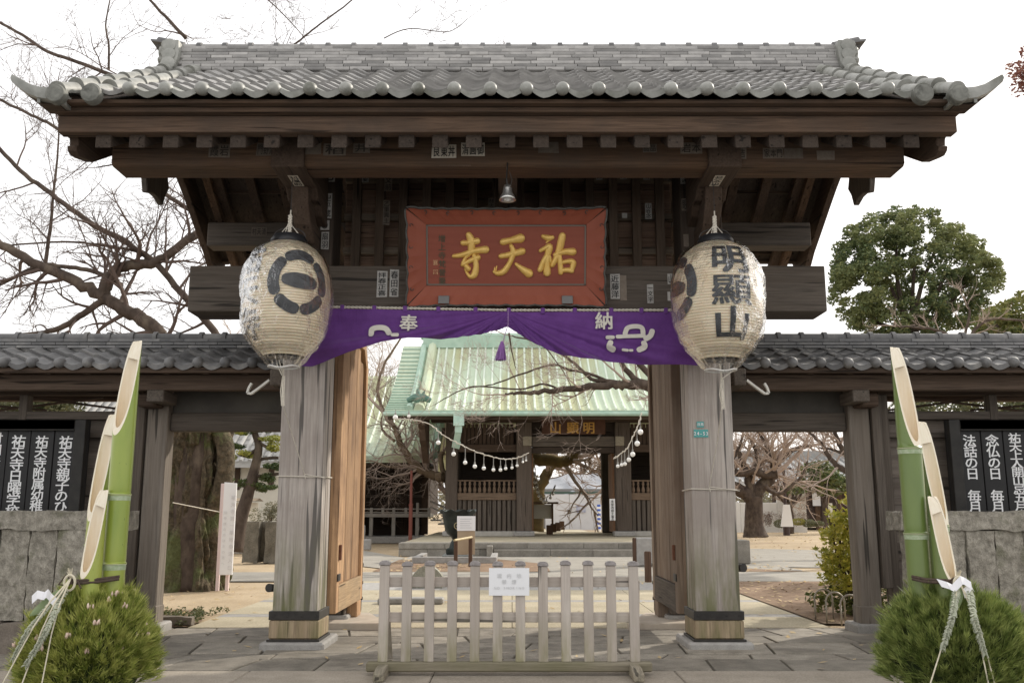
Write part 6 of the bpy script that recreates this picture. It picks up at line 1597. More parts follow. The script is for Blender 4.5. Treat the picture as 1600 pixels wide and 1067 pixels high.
# low dark fence posts and shrine frame along the inner path
for i, (u, v0, v1) in enumerate(((859, 820, 836), (865, 818, 834), (872, 816, 831), (878, 814, 828))):
    Yb = 41 + i * 4.2; p = at(u, v1, Yb)
    props(MB().box(p.x - .14, p.x + .14, Yb, Yb + .28, .35, zat(v0, Yb)).obj('path_post', wood('dark_post', (.10, .06, .04), 'z'), None, (p.x, Yb, .3), bevel=.02), ['nearest low brown post lining the inner path', 'second low brown post lining the inner path', 'third low brown post lining the inner path', 'farthest low brown post lining the inner path'][i], 'post', 'low posts lining the inner path')
bb('inner_ground_slab', 0.2, 5.0, 46, 69, .02, .06, M_GRIT, PLT, 0)
SNB = thing('hanging_banner', 'narrow white vertical banner with black writing by the inner gate pillar', 'banner', (at(957, 800, 37.4).x, 37.4, .8))
a, b = at(953, 813, 37.4), at(961, 779, 37.4); MB().box(a.x, b.x, 37.4, 37.43, a.z, b.z).obj('board', WHITEP, SNB, bevel=.005); t = MB(); write(t, '本堂改修工事中', ((a.x + b.x) / 2, 37.385, b.z - .1), (1, 0, 0), (0, 0, 1), .12, .122, off=.01); t.obj('lettering', INK, SNB)
FR = thing('offering_frame', 'small dark open frame shelter just inside the inner gate', 'frame', (at(848, 830, 48).x, 48, .4)); q = at(848, 830, 48)
for dx in (-.5, .5): MB().box(q.x + dx - .05, q.x + dx + .05, 48, 48.1, .06, zat(786, 48)).obj('post', WD('z'), FR)
MB().box(q.x - .8, q.x + .8, 47.8, 48.3, zat(787, 48), zat(784, 48)).obj('lintel', WD('x'), FR); MB().box(q.x - .45, q.x + .45, 48.1, 48.14, zat(810, 48), zat(788, 48)).obj('panel', plain('grey_panel', (.35, .35, .34), .6), FR)

# ------------------------------------------------------------------ left background: storehouse, stones, sign
ST = thing('storehouse', 'white walled storehouse with a grey tiled roof behind the old tree', 'building', (-14, 36, 0))
SY = 36.0
def sx(u, z=3): return (u - 800) / FOC * (SY * math.cos(TILT) + (z - EYE) * math.sin(TILT))
PLASTER = noisy('cream_plaster', (.62, .57, .47), (.72, .67, .57), 1.5, .9, .1)
MB().box(sx(20), sx(440), SY, SY + 8, 0, zat(722, SY)).obj('wall', PLASTER, ST)
for u in (372, 400, 425): MB().box(sx(u) - .1, sx(u) + .1, SY - .06, SY - .01, zat(765, SY), zat(718, SY)).obj('wall_post', WD('z'), ST)
MB().box(sx(330), sx(440), SY - .08, SY - .01, zat(722, SY), zat(716, SY)).obj('wall_beam', WD('x'), ST)
TG = noisy('pale_grey_tile', (.30, .295, .28), (.42, .41, .39), 3, .6, .2, .01, 5, .08)
ez, rzz = zat(722, SY - 1), zat(612, SY + 4.2)
m = MB(); m.prism([(SY - 1, ez), (SY + 4.2, rzz), (SY + 9.4, ez), (SY + 9.4, ez - .2), (SY + 4.2, rzz - .2), (SY - 1, ez - .2)], 'x', sx(10), sx(445)); RS_ = m.obj('roof', TG, ST)
rr_ = MB(); rr_.tube([(0, SY - 1, ez + .03), (0, SY + 4.2, rzz + .03)], .085, 7); rr_ = rr_.mesh('roof_roll', TG, smooth=35); x = sx(12)
while x < sx(443): link('roof_roll', rr_, RS_, (x, 0, 0)); x += .33
for k in range(14):
    t = k / 14; MB().box(sx(10), sx(445), SY - 1 + 5.2 * t - .02, SY - 1 + 5.2 * t + .03, ez + (rzz - ez) * t, ez + (rzz - ez) * t + .045).obj('roof_course', TG, RS_)
MB().box(sx(0), sx(450), SY - 4.0, SY - 3.7, 0, zat(785, SY - 4)).obj('garden_wall', PLASTER, ST)
MB().prism([(SY - 4.4, zat(785, SY - 4) + .05), (SY - 3.85, zat(778, SY - 4)), (SY - 3.3, zat(785, SY - 4) + .05)], 'x', sx(0), sx(450)).obj('wall_coping', noisy('thatch_brown', (.20, .15, .10), (.30, .24, .17), 8, .95, .6), ST)
for i, (u, v0, v1, w_) in enumerate(((391, 815, 858, .42), (409, 815, 855, .28), (425, 815, 858, .40), (444, 818, 858, .4))):
    p = at(u, 850, 26.0); m = rough_box(p.x - w_ / 2, p.x + w_ / 2, 26 + .3 * (i % 2), 26.4 + .3 * (i % 2), 0, zat(v0, 26), (6, 5, 10), .03, i * 2.3)
    props(m.obj('standing_stone', noisy('mossy_dark_stone', (.10, .09, .07), (.20, .18, .145), 4, .95, .6, fine=30), None, (p.x, 26, 0), smooth=45), ['dark upright stone nearest the trunk of the clipped pine', 'thin pale upright stone, second from the clipped pine', 'dark upright stone, third from the clipped pine', 'dark upright stone half behind the gate pillar'][i], 'standing stone', 'upright stones by the pine')
WS = thing('white_signboard', 'tall white wooden signboard with faint writing beside the old gnarled trunk', 'signboard', (at(346, 905, 17.2).x, 17.2, 0))
a, b, z0_, z1_ = at(337, 900, 17.0).x, at(357, 900, 17.0).x, zat(898, 17.2), zat(753, 17.2)
PINKW = noisy('white_board_paint', (.84, .83, .83), (.88, .88, .88), 4, .6, .05)
m = MB(); m.prism([(a, z0_), (b, z0_), (b, z1_ - .02), (a, z1_)], 'y', 17.2, 17.24); m.obj('board', PINKW, WS, bevel=.006)
for u in (339, 354): q = at(u, 918, 17.25); MB().box(q.x - .03, q.x + .03, 17.245, 17.30, -.02, zat(755 if u < 340 else 890, 17.2)).obj('leg', plain('pink_white_leg', (.74, .60, .58), .6), WS, bevel=.004)
for tx_, ox_, oz_, s1_, s2_ in (('祐天寺第一墓地参道入口', .07, .28, .085, .125), ('御参拝の方は左の道へ', -.06, .55, .06, .10)):
    t = MB(); write(t, tx_, ((a + b) / 2 + ox_, 17.19, z1_ - oz_), (1, 0, 0), (0, 0, 1), s1_, s2_, off=0); t.obj('lettering', plain('faint_grey_ink', (.70, .69, .69), .7), WS)
props(MB().tube([at(270, 785, 15.8), at(300, 791, 16.2), at(345, 800, 17.1)], .008, 5).obj('wire', ROPE), 'thin pale wire stretched from the old trunk to the white signboard', 'wire')
# ------------------------------------------------------------------ right background
WHW = thing('white_wall', 'plain white boundary hoarding behind the spreading cherry tree', 'wall', (14, 62, 0)); a, b = at(1100, 800, 62).x, at(1260, 800, 62).x
k = 0; x = a
while x < b:
    MB().box(x + .01, min(x + 2.4, b), 62, 62.1, 0, zat(769 if x > at(1183, 800, 62).x else 785, 62)).obj('panel', noisy('white_panel', (.66, .65, .62), (.74, .73, .70), 1.5, .6, .05, .003, 4, .04), WHW, (x, 62, 0), bevel=.02); x += 2.4
RB = thing('long_hall', 'long dark hall under a wide pale grey tiled roof at the far right', 'building', (26, 72, 0)); RYY = 72.0
def rx(u, Y=RYY, z=3): return (u - 800) / FOC * (Y * math.cos(TILT) + (z - EYE) * math.sin(TILT))
MB().box(rx(1262), rx(1480), RYY, RYY + 10, .2, zat(752, RYY)).obj('wall', noisy('dark_brown_wall', (.05, .035, .03), (.09, .06, .05), 1, .8, .1), RB)
for u in (1275, 1290, 1310, 1332): MB().box(rx(u) - .18, rx(u) + .18, RYY - .2, RYY - .02, 0, zat(752, RYY)).obj('post', WP('z'), RB)
MB().box(rx(1272) - .25, rx(1272) + .35, RYY - .3, RYY - .22, zat(790, RYY), zat(770, RYY)).obj('white_panel', WHITEP, RB); MB().box(rx(1286) - .3, rx(1286) + .3, RYY - 1, RYY - .9, zat(808, RYY), zat(786, RYY)).obj('cream_panel', PLASTER, RB)
ez, rzz = zat(752, RYY - 2), zat(716, RYY + 5)
m = MB(); m.prism([(RYY - 2, ez), (RYY + 5, rzz), (RYY + 12, ez), (RYY + 12, ez - .3), (RYY + 5, rzz - .3), (RYY - 2, ez - .3)], 'x', rx(1120), rx(1520)); RR_ = m.obj('roof', noisy('light_tile', (.38, .38, .37), (.5, .5, .49), 2, .5, .1), RB)
m_ = MB(); m_.tube([(0, RYY - 2, ez + .05), (0, RYY + 5, rzz + .05)], .13, 6); m_ = m_.mesh('far_roof_roll', noisy('mid_tile', (.25, .25, .245), (.34, .34, .33), 2, .6, .1), smooth=35); x = rx(1122)
while x < rx(1515): link('roof_roll', m_, RR_, (x, 0, 0)); x += .62
MB().box(rx(1120), rx(1520), RYY + 4.7, RYY + 5.3, rzz - .1, rzz + .6).obj('ridge', CACHE['mid_tile'], RR_)
LP = thing('lamp_post', 'dark lamp post with a white banner tied to its foot on the sandy yard', 'lamp post', (at(1229, 828, 55).x, 55, 0)); p = at(1229, 828, 55)
MB().lathe([(.2, 0), (.2, .5), (.09, .52), (.09, zat(733, 55))], (p.x, 55), 10, 0).obj('pole', plain('dark_brown_paint', (.05, .03, .028), .5), LP, smooth=35)
MB().box(p.x - .45, p.x + .45, 54.8, 55.2, zat(733, 55), zat(730.5, 55)).obj('lamp_head', CACHE['dark_brown_paint'], LP, bevel=.03)
MB().prism([(p.x - .42, .5), (p.x + .30, .5), (p.x + .15, zat(788, 54.7)), (p.x - .2, zat(788, 54.7))], 'y', 54.6, 54.7).obj('banner', WHITEP, LP)
for i, u in enumerate((1249, 1309)):
    p = at(u, 820, 66); props(MB().lathe([(.07, 0), (.05, zat(749, 66))], (p.x, 66), 8, 0).obj('slim_pole', plain('dark_brown_paint', (.05, .03, .028), .5), None, (p.x, 66, 0)), ['slim dark pole before the white hoarding, right of the lamp post', 'slim dark pole before the dark wall of the long hall'][i], 'pole')
# hoops by the shrub
for i, (u0, u1, v0, v1, Yh, lab) in enumerate(((1275, 1303, 920, 975, 12.6, 'thin metal hoop in the dirt, farthest from the leafy shrub'), (1293, 1322, 925, 985, 12.2, 'middle thin metal hoop overlapping its neighbour beside the shrub'), (1316, 1346, 929, 988, 12.0, 'thin metal hoop nearest the side gate post'))):
    a, b = at(u0, v1, Yh), at(u1, v1, Yh); z = zat(v0, Yh); m = MB(); r_ = (b.x - a.x) / 2; cx = (a.x + b.x) / 2
    pts = [(a.x, Yh, 0), (a.x, Yh, z - r_)] + [(cx - r_ * math.cos(PI * j / 10), Yh, z - r_ + r_ * math.sin(PI * j / 10)) for j in range(11)] + [(b.x, Yh, 0)]
    m.tube(pts, .012, 6); props(m.obj('metal_hoop', noisy('bare_metal_hoop', (.28, .25, .2), (.42, .39, .33), 12, .5, .1, metal=.4), None, (cx, Yh, 0), smooth=True), lab, 'hoop', 'hoops edging the bed')

# ------------------------------------------------------------------ trees
BARK = noisy('cherry_bark', (.045, .032, .025), (.12, .09, .07), 6, .9, .9, .03, 8, 0, c4=(.17, .135, .10), stretch=(1, 1, .6), rnd=0)
BARKL = noisy('sunlit_grey_bark', (.15, .115, .09), (.27, .22, .18), 6, .9, .8, .02, 8, 0, stretch=(1, 1, .6), rnd=0)
TWIG = plain('twig_bark', (.12, .085, .07), .85)
TWIGL = plain('pale_twig_bark', (.40, .315, .26), .85)
def smooth_path(pts, n=5):
    P_ = [Vector(p) for p in pts]; out = []
    for i in range(len(P_) - 1):
        p0, p1, p2, p3 = P_[max(i - 1, 0)], P_[i], P_[i + 1], P_[min(i + 2, len(P_) - 1)]
        for k in range(n):
            t = k / n; out.append(0.5 * ((2 * p1) + (p2 - p0) * t + (2 * p0 - 5 * p1 + 4 * p2 - p3) * t * t + (-p0 + 3 * p1 - 3 * p2 + p3) * t ** 3))
    out.append(P_[-1]); return out
def grow(mb, p, d, L, r, lvl, rn, up=.12, dens=1.0, flat=1.0):
    n_ = 6 if lvl > 1 else 4; pts = [p]; dd = d.normalized()
    for i in range(n_):
        dd = (dd + Vector((rn.gauss(0, .16), rn.gauss(0, .16) * flat, rn.gauss(0, .14) + up * .35))).normalized(); pts.append(pts[-1] + dd * (L / n_))
    mb.tube(pts, [r * (1 - .75 * i / n_) for i in range(n_ + 1)], 5 if r > .03 else 4 if r > .012 else 3, cap=False)
    if lvl <= 0: return
    nb = max(1, int(round(rn.uniform(3.2, 5.2) * dens)))
    for b in range(nb):
        t = rn.uniform(.2, 1.0) * n_; i = min(int(t), n_ - 1); q = pts[i].lerp(pts[i + 1], t - i); dl = (pts[i + 1] - pts[i]).normalized()
        side = dl.orthogonal().normalized(); side.rotate(Matrix.Rotation(rn.uniform(0, 2 * PI), 4, dl).to_quaternion())
        nd = (dl * rn.uniform(.6, 1.1) + side * rn.uniform(.5, 1.0)); nd.y *= flat
        grow(mb, q, nd, L * rn.uniform(.42, .68), max(.0038, r * rn.uniform(.36, .54)), lvl - 1, rn, up, dens, flat)
def bare_tree(name, label, loc, limbs, seed, lvl=3, bark=BARK, twig=TWIG, L=1.6, per=1.0, up=.1, group=None, dens=1.0, flat=.8, trunk=None, rk=.45, t0=0.15, tube_n=9):
    rn = random.Random(seed); T = thing(name, label, 'tree', loc, group)
    if trunk: pts, rads = trunk; pp = smooth_path(pts, 4); k = len(pp); m = MB(); m.tube(pp, [interp(list(zip([j / (len(rads) - 1) for j in range(len(rads))], rads)), i / (k - 1)) for i in range(k)], 14); m.obj('trunk', bark, T, (0, 0, 0), smooth=True)
    tw = MB()
    for pts, ra, rb_ in limbs:
        pp = smooth_path(pts, 5); k = len(pp); ln = sum((pp[i + 1] - pp[i]).length for i in range(k - 1)); m = MB()
        m.tube([p + Vector((rn.gauss(0, ra * .12), 0, rn.gauss(0, ra * .12))) for p in pp], [ra + (rb_ - ra) * i / (k - 1) for i in range(k)], tube_n); m.obj('limb', bark, T, (0, 0, 0), smooth=True)
        nb = int(ln * 2.1 * per)
        for b in range(nb):
            t = rn.uniform(t0, 1) * (k - 1); i = min(int(t), k - 2); q = pp[i].lerp(pp[i + 1], t - i); dl = (pp[i + 1] - pp[i]).normalized(); r_ = ra + (rb_ - ra) * t / (k - 1)
            side = dl.orthogonal().normalized(); side.rotate(Matrix.Rotation(rn.uniform(0, 2 * PI), 4, dl).to_quaternion()); nd = dl * rn.uniform(.3, 1) + side + Vector((0, 0, up)); nd.y *= flat
            grow(tw, q, nd, L * rn.uniform(.5, 1.1), min(r_ * rk, .035 * L), rn.choice((lvl - 1, lvl, lvl)) , rn, up, dens, flat)
        grow(tw, pp[-1], (pp[-1] - pp[-2]), L, rb_ * .8, lvl, rn, up, dens, flat)
    tw.obj('branches', twig, T, (0, 0, 0), kind='stuff'); return T
# the old cherry: gnarled trunk in the left side opening, limbs over the roof
TY = 17.6
def L_(*uv, Y=TY, dY=0): return [at(u, v, Y + dY * i) for i, (u, v) in enumerate(uv)]
tx = at(293, 905, TY).x
OT = bare_tree('old_cherry_tree', 'old bare cherry with a huge gnarled trunk and limbs spreading over the left sky', (tx, TY, 0), [
    (L_((262, 545), (235, 508), (205, 490), (165, 468), (120, 440), (60, 415), (0, 380), (-60, 350)), .155, .07),
    (L_((165, 466), (166, 445), (185, 420), (215, 414), (250, 408), (290, 378), (304, 366)), .125, .07),
    (L_((350, 540), (320, 500), (292, 468), (244, 414), (200, 380), (146, 351), (90, 310), (39, 273), (0, 234), (-40, 190)), .075, .035),
    (L_((300, 330), (255, 300), (195, 245), (150, 225), (117, 217), (80, 195), (49, 180), (0, 156)), .045, .028),
    (L_((240, 160), (205, 132), (168, 115), (120, 97), (73, 80), (35, 55), (-10, 30)), .045, .028),
    (L_((190, 445), (150, 425), (110, 418), (60, 415), (0, 445), (-30, 450)), .05, .03),
    (L_((70, 418), (78, 360), (82, 320), (88, 260), (93, 200)), .04, .015),
    (L_((244, 414), (220, 395), (170, 385), (100, 378), (0, 385)), .035, .015),
    (L_((160, 470), (130, 490), (95, 512), (60, 520), (0, 528)), .07, .04),
    (L_((320, 250), (290, 262), (250, 262), (200, 255), (150, 262)), .03, .012),
    (L_((240, 415), (250, 404), (300, 375), (330, 360)), .06, .03),
    (L_((290, 60), (262, 30), (235, 0), (215, -40)), .04, .02),
    (L_((430, 95), (470, 62), (500, 38), (545, 5), (575, -25)), .022, .012), (L_((395, -20), (440, 20), (475, 58)), .016, .008), (L_((600, 60), (640, 45), (700, 50), (730, 30)), .012, .006),
    (L_((170, 110), (170, 70), (165, 40), (172, 0)), .025, .012),
    ], 5, lvl=3, L=1.5, per=1.2, up=.06, dens=1.0, twig=TWIG, t0=.02,
    trunk=([(tx + .05, TY, -.05), (tx, TY, .7), (tx - .05, TY, 1.7), (tx + .05, TY, 2.7), (tx - .1, TY, 3.6), at(262, 545, TY)], [.45, .40, .36, .36, .34, .22]))
# knotted bark of the trunk: burls and ribs
m = MB(); gr = random.Random(12); cols = 150; rows_ = 200
def trunkpt(u, v):
    a = 2 * PI * u; z = -.05 + 3.75 * v; r = .42 + .14 * math.exp(-z / .35) + .05 * math.sin(z * 2.2 + 1)
    q = Vector((math.cos(a) * 1.6, math.sin(a) * 1.6, z * .55)); r += .20 * noise.noise(q * 1.3) + .20 * abs(noise.noise(q * 2.7 + Vector((3, 1, 0)))) + .09 * noise.noise(Vector((math.cos(a) * 5, math.sin(a) * 5, z * 1.2))) + .07 * noise.noise(q * 7) + .03 * noise.noise(q * 17)
    r -= .16 * math.exp(-((math.sin((a + 1.25) / 2)) / .16) ** 2) * (1 if z < 2.6 else .4)
    return (tx + .04 * math.sin(z * 1.1) + r * math.cos(a) * 1.02, TY + r * math.sin(a) * .9, z)
m.grid(trunkpt, cols, rows_); m.obj('gnarled_bark', noisy('gnarled_bark', (.035, .030, .018), (.15, .115, .075), 5.5, .95, 1.0, .10, 12, 0, c4=(.10, .11, .045), rnd=0, fine=22, c4pos=(.48, .6)), OT, (0, 0, 0), smooth=True)
m = MB(); q = at(352, 740, TY - .1)
m.tube(smooth_path([at(300, 655, TY), at(330, 665, TY - .1), at(350, 690, TY - .15), at(352, 730, TY - .15), at(343, 770, TY - .1), at(325, 800, TY)], 5), .17, 10, cap=False); m.obj('hanging_burl', CACHE['gnarled_bark'], OT, (0, 0, 0), smooth=True)
# cherry whose limb crosses in front of the inner gate's roof (trunk hidden by the right door)
bare_tree('cherry_tree', 'bare cherry reaching across the green copper roof from behind the right door', (5.2, 26, 0), [
    (L_((1075, 640), (1040, 612), (1010, 603), (975, 600), (950, 602), (900, 606), (850, 612), (815, 614), (790, 617), Y=26), .20, .03),
    (L_((1010, 603), (985, 585), (968, 560), (960, 540), (950, 515), Y=26), .10, .04), (L_((985, 600), (950, 595), (925, 592), (900, 570), (880, 555), (840, 535), (800, 525), Y=26), .07, .02),
    (L_((960, 602), (925, 585), (890, 578), (860, 570), (800, 590), (770, 600), (740, 605), Y=26), .05, .012), (L_((1040, 612), (1000, 570), (960, 530), (900, 500), (840, 480), (780, 470), Y=26), .10, .03),
    (L_((880, 612), (850, 600), (810, 608), (740, 604), (700, 620), (680, 632), Y=26), .035, .01), (L_((850, 540), (880, 580), (900, 620), Y=26), .02, .01), (L_((795, 520), (800, 550), (806, 575), Y=26), .03, .01),
    ], 31, lvl=3, L=1.4, per=.85, rk=.32, up=.22, trunk=([(5.15, 26, 0), (5.15, 26, 1.2), at(1088, 700, 26), at(1075, 640, 26)], [.40, .32, .27, .22]), bark=BARK, twig=TWIGL, flat=.6)
# tree by the inner gate's left end
bare_tree('cherry_tree', 'dark crooked cherry limb bending past the left end of the inner gate', (at(707, 835, 47).x, 47.0, 0), [
    ([at(706, 742, 46.5)] + L_((696, 746), (682, 744), (665, 738), (645, 722), (630, 700), (621, 680), (617, 668), (606, 655), (600, 645), Y=41.2), .24, .08), (L_((617, 690), (600, 675), (595, 662), (597, 650), Y=41.2), .07, .03), (L_((696, 745), (690, 728), (689, 712), (693, 706), Y=41.2), .12, .09),
    (L_((600, 645), (590, 610), (600, 570), (625, 530), (640, 500), Y=42), .08, .03), (L_((600, 645), (570, 610), (560, 560), (575, 500), Y=42), .07, .03), (L_((650, 725), (610, 730), (580, 720), (550, 725), Y=41.5), .06, .02)],
    77, lvl=3, L=1.9, per=1.3, rk=.35, up=.05, trunk=([at(707, 838, 47), at(707, 800, 47), at(706, 765, 47), at(706, 742, 46.5)], [.4, .35, .3, .26]), bark=noisy('ochre_bark', (.11, .075, .05), (.22, .16, .10), 4, .9, .7, .03, rnd=0), twig=TWIGL)
# cherries seen through the inner gate and beyond
TB2 = bare_tree('cherry_tree', 'bare cherry with a mossy limb arching above the path inside the inner gate', (at(842, 825, 50).x, 50, .1), [
    (L_((842, 765), (850, 745), (862, 728), (880, 715), (905, 705), Y=50), .3, .1), (L_((820, 712), (850, 717), (880, 722), (895, 715), (905, 700), (915, 680), Y=47), .36, .16), (L_((842, 770), (852, 755), (862, 738), Y=50), .15, .06), (L_((842, 765), (830, 735), (845, 700), Y=50), .2, .1)],
    15, lvl=3, L=3.4, per=1.1, up=.1, trunk=([at(838, 830, 50), at(840, 800, 50), at(842, 765, 50)], [.42, .34, .3]), bark=noisy('mossy_bark', (.06, .045, .025), (.20, .14, .05), 1.5, .9, .8, .04, rnd=0), twig=TWIGL)
bare_tree('cherry_tree', 'bare cherry whose stub limb pokes in from the right, beyond the inner gate', (at(985, 825, 52).x, 52, .1), [
    (L_((985, 760), (965, 745), (945, 742), (938, 735), (942, 715), (955, 700), Y=52), .36, .12), (L_((985, 740), (970, 700), (950, 660), (930, 620), Y=52), .3, .1), (L_((985, 740), (960, 715), (920, 700), (880, 690), Y=53), .2, .05)],
    16, lvl=3, L=3.0, per=.7, up=.3, trunk=([at(985, 830, 52), at(985, 790, 52), at(985, 750, 52)], [.5, .42, .4]), twig=TWIGL)
# right opening: spreading old cherry
RT = at(1180, 828, 52)
bare_tree('spreading_cherry_tree', 'bare cherry with a stout dark trunk forking low on the sandy right yard', (RT.x, 52, 0), [
    (L_((1178, 785), (1165, 770), (1150, 762), (1135, 755), (1110, 745), Y=52), .40, .25), (L_((1178, 775), (1172, 755), (1168, 738), (1160, 720), (1150, 700), Y=52), .32, .1), (L_((1180, 775), (1195, 755), (1210, 738), (1212, 722), (1225, 712), (1240, 702), (1268, 697), Y=52), .38, .08),
    (L_((1150, 740), (1175, 737), (1200, 742), (1212, 738), Y=51.5), .22, .2), (L_((1180, 738), (1185, 720), (1180, 700), (1170, 680), Y=52), .2, .08), (L_((1212, 722), (1200, 705), (1195, 690), (1180, 670), Y=52), .18, .06),
    (L_((1195, 758), (1205, 768), (1222, 770), (1240, 755), (1255, 740), (1262, 720), Y=51), .13, .05), (L_((1150, 742), (1145, 720), (1155, 700), (1160, 680), Y=52), .16, .06)],
    22, lvl=3, L=2.9, per=1.25, up=.08, trunk=([(RT.x, 52, -.05), (RT.x - .05, 52, .6), at(1178, 795, 52), at(1179, 775, 52)], [.72, .52, .48, .44]), twig=TWIGL)
bare_tree('cherry_tree', 'bare cherry whose dark limbs enter the right doorway from its right side', (12.5, 28, 0), [
    (L_((1400, 745), (1335, 738), (1310, 728), (1295, 712), (1285, 695), (1270, 680), (1255, 668), Y=30), .12, .03), (L_((1400, 720), (1340, 722), (1318, 705), (1308, 685), (1300, 660), (1290, 640), Y=30), .12, .04), (L_((1325, 712), (1300, 702), (1280, 700), Y=30), .06, .02)],
    23, lvl=3, L=1.6, per=1.5, up=.1, trunk=([(13.8, 30, 0), (13.6, 30, 1.5), at(1400, 735, 30)], [.3, .25, .18]), twig=TWIGL)
# a few more bare crowns far behind, to close the horizon
for i, (u, Y, h, lab) in enumerate(((540, 62, 11, 'tall bare tree rising behind the timber hall'), (610, 70, 10, 'bare tree in the gap between hall and inner gate'), (1120, 80, 8, 'bare tree at the far end of the white hoarding'), (1235, 60, 5, 'small pale bare tree propped by poles before the white hoarding'), (700, 85, 9, 'bare tree far behind the green roofed gate'), (930, 95, 10, 'bare tree behind the grey draped roof'), (1345, 88, 9, 'bare tree behind the long hall roof'))):
    p = at(u, 810, Y); bare_tree('bare_tree', lab, (p.x, Y, 0), [([(p.x, Y, h * .3), (p.x + sgn * h * .12, Y + .3 * sgn, h * .5), (p.x + sgn * h * .25 * (.6 + .2 * j), Y, h * (.72 + .06 * j))], h * .022, h * .008) for j, sgn in enumerate((-1, 1, -.3, .5, 1.6, -1.7))],
        100 + i, lvl=3, L=h * .26, per=5.0 / h * .9, up=.2, trunk=([(p.x, Y, -.05), (p.x + .1, Y, h * .2), (p.x, Y, h * .34)], [h * .035, h * .028, h * .024]), twig=TWIGL, tube_n=6)
def leaves(mb, c, rad, n_, s, rn, hollow=.45):
    for k in range(n_):
        d = Vector((rn.gauss(0, 1), rn.gauss(0, 1), rn.gauss(0, 1))).normalized(); r_ = hollow + (1 - hollow) * rn.random() ** .6
        p = Vector(c) + Vector((d.x * rad[0], d.y * rad[1], d.z * rad[2])) * r_
        t = Vector((rn.gauss(0, 1), rn.gauss(0, 1), rn.gauss(0, .6))).normalized() * s * rn.uniform(.6, 1.2); b = t.cross(Vector((rn.gauss(0, 1), rn.gauss(0, 1), rn.gauss(0, 1)))).normalized() * s * .38
        mb.add([p - t, p - b, p + t, p + b], [(0, 1, 2, 3)])
def leafmat(nm, a1, a2, a3, scale=.6):
    if nm in CACHE: return CACHE[nm]
    a = N(nm, .5, spec=.35); g = a.n('ShaderNodeNewGeometry'); n1 = a.noise(a.coords((1, 1, 1), 0), scale, 3, .5)
    c = a.ramp(g.outputs['Random Per Island'], [(0, a1), (.6, a2), (1, a3)]); c = a.mix(a.ramp(n1, [(.45, 0), (.65, .6)]), c, a3); a.color(c)
    t = a.t; tl = a.n('ShaderNodeBsdfTranslucent'); a.l(c, tl.inputs[0]); ms = a.n('ShaderNodeMixShader'); ms.inputs[0].default_value = .3; a.l(a.b.outputs[0], ms.inputs[1]); a.l(tl.outputs[0], ms.inputs[2]); a.l(ms.outputs[0], t.nodes['Material Output'].inputs[0])
    CACHE[nm] = a.m; return a.m
EVG = leafmat('evergreen_leaf', (.065, .095, .038), (.12, .16, .065), (.27, .28, .11))
def leafy_tree(label, base, blobs, mat, s, seed, trunk, limbs, name='evergreen_tree', k=1.0):
    rn = random.Random(seed); T = thing(name, label, 'tree', base); m = MB()
    m.tube(smooth_path(trunk[0], 4), trunk[1], 8); m.obj('trunk', BARK, T, (0, 0, 0), smooth=True); m = MB()
    for a, b in limbs: m.tube(smooth_path([a, Vector(a).lerp(Vector(b), .5) + Vector((rn.uniform(-.2, .2), 0, -.15)), b], 4), [.10 - .07 * i / 8 for i in range(9)], 6)
    if limbs: m.obj('limbs', BARK, T, (0, 0, 0))
    m = MB()
    for c, rad, n_ in blobs: leaves(m, c, rad, int(n_ * k), s, rn)
    m.obj('crown', mat, T, (0, 0, 0), kind='stuff'); return T
EYv_ = 27.0; c0 = at(1428, 560, EYv_); rn = random.Random(8); blobs = []; lims = []
kq = EYv_ / FOC; tries = 0
while len(blobs) < 430 and tries < 4000:
    tries += 1; a_ = rn.uniform(0, 2 * PI); r_ = rn.random() ** .42
    uu, vv = 1426 + 138 * r_ * math.cos(a_), 432 + 106 * r_ * math.sin(a_)
    edge = 1 + .16 * noise.noise(Vector((math.cos(a_) * 1.7, math.sin(a_) * 1.7, 5.3)))
    if r_ > edge * .97: continue
    if noise.noise(Vector((uu * .028, vv * .028, 1.7))) > .36 and r_ < .8: continue
    k_ = rn.uniform(.45, 1.0) * (.75 if r_ > .8 else 1)
    blobs.append((at(uu, vv, EYv_ + rn.uniform(-1.9, 1.9) * math.sqrt(max(.05, 1 - r_ * r_))), (16 * kq * k_, .35, 13 * kq * k_), int(170 * k_)))
for u, v in ((1345, 480), (1385, 430), (1430, 400), (1480, 420), (1520, 430), (1400, 370), (1470, 370)): lims.append((at(1425, 520, EYv_), at(u, v, EYv_)))
leafy_tree('round dense dark evergreen tree rising above the right tiled wing', (c0.x, EYv_, 0), blobs, EVG, .07, 3, ([(c0.x, EYv_, 0), (c0.x, EYv_, 3), at(1425, 520, EYv_)], [.35, .33, .3, .28, .27, .26, .25, .24, .22]), lims)
blobs = []
for u, v, ru, rv in ((1560, 495, 40, 24), (1600, 475, 40, 26), (1530, 510, 30, 16), (1640, 490, 40, 30), (1590, 520, 40, 14)):
    for q in range(5): c = at(u + rn.gauss(0, ru * .5), v + rn.gauss(0, rv * .45), 24 + rn.uniform(-1, 1)); blobs.append((c, (ru * .0075, .5, rv * .0075), 110))
c0 = at(1590, 560, 24)
leafy_tree('loose yellowish green tree at the far right above the tiled wing', (c0.x, 24, 0), blobs, leafmat('yellow_green_leaf', (.07, .10, .025), (.14, .16, .045), (.26, .24, .08)), .10, 4, ([(c0.x, 24, 0), (c0.x, 24, 3), at(1580, 520, 24)], [.2] * 9), [(at(1585, 530, 24), at(1550, 490, 24)), (at(1585, 530, 24), at(1620, 480, 24))])
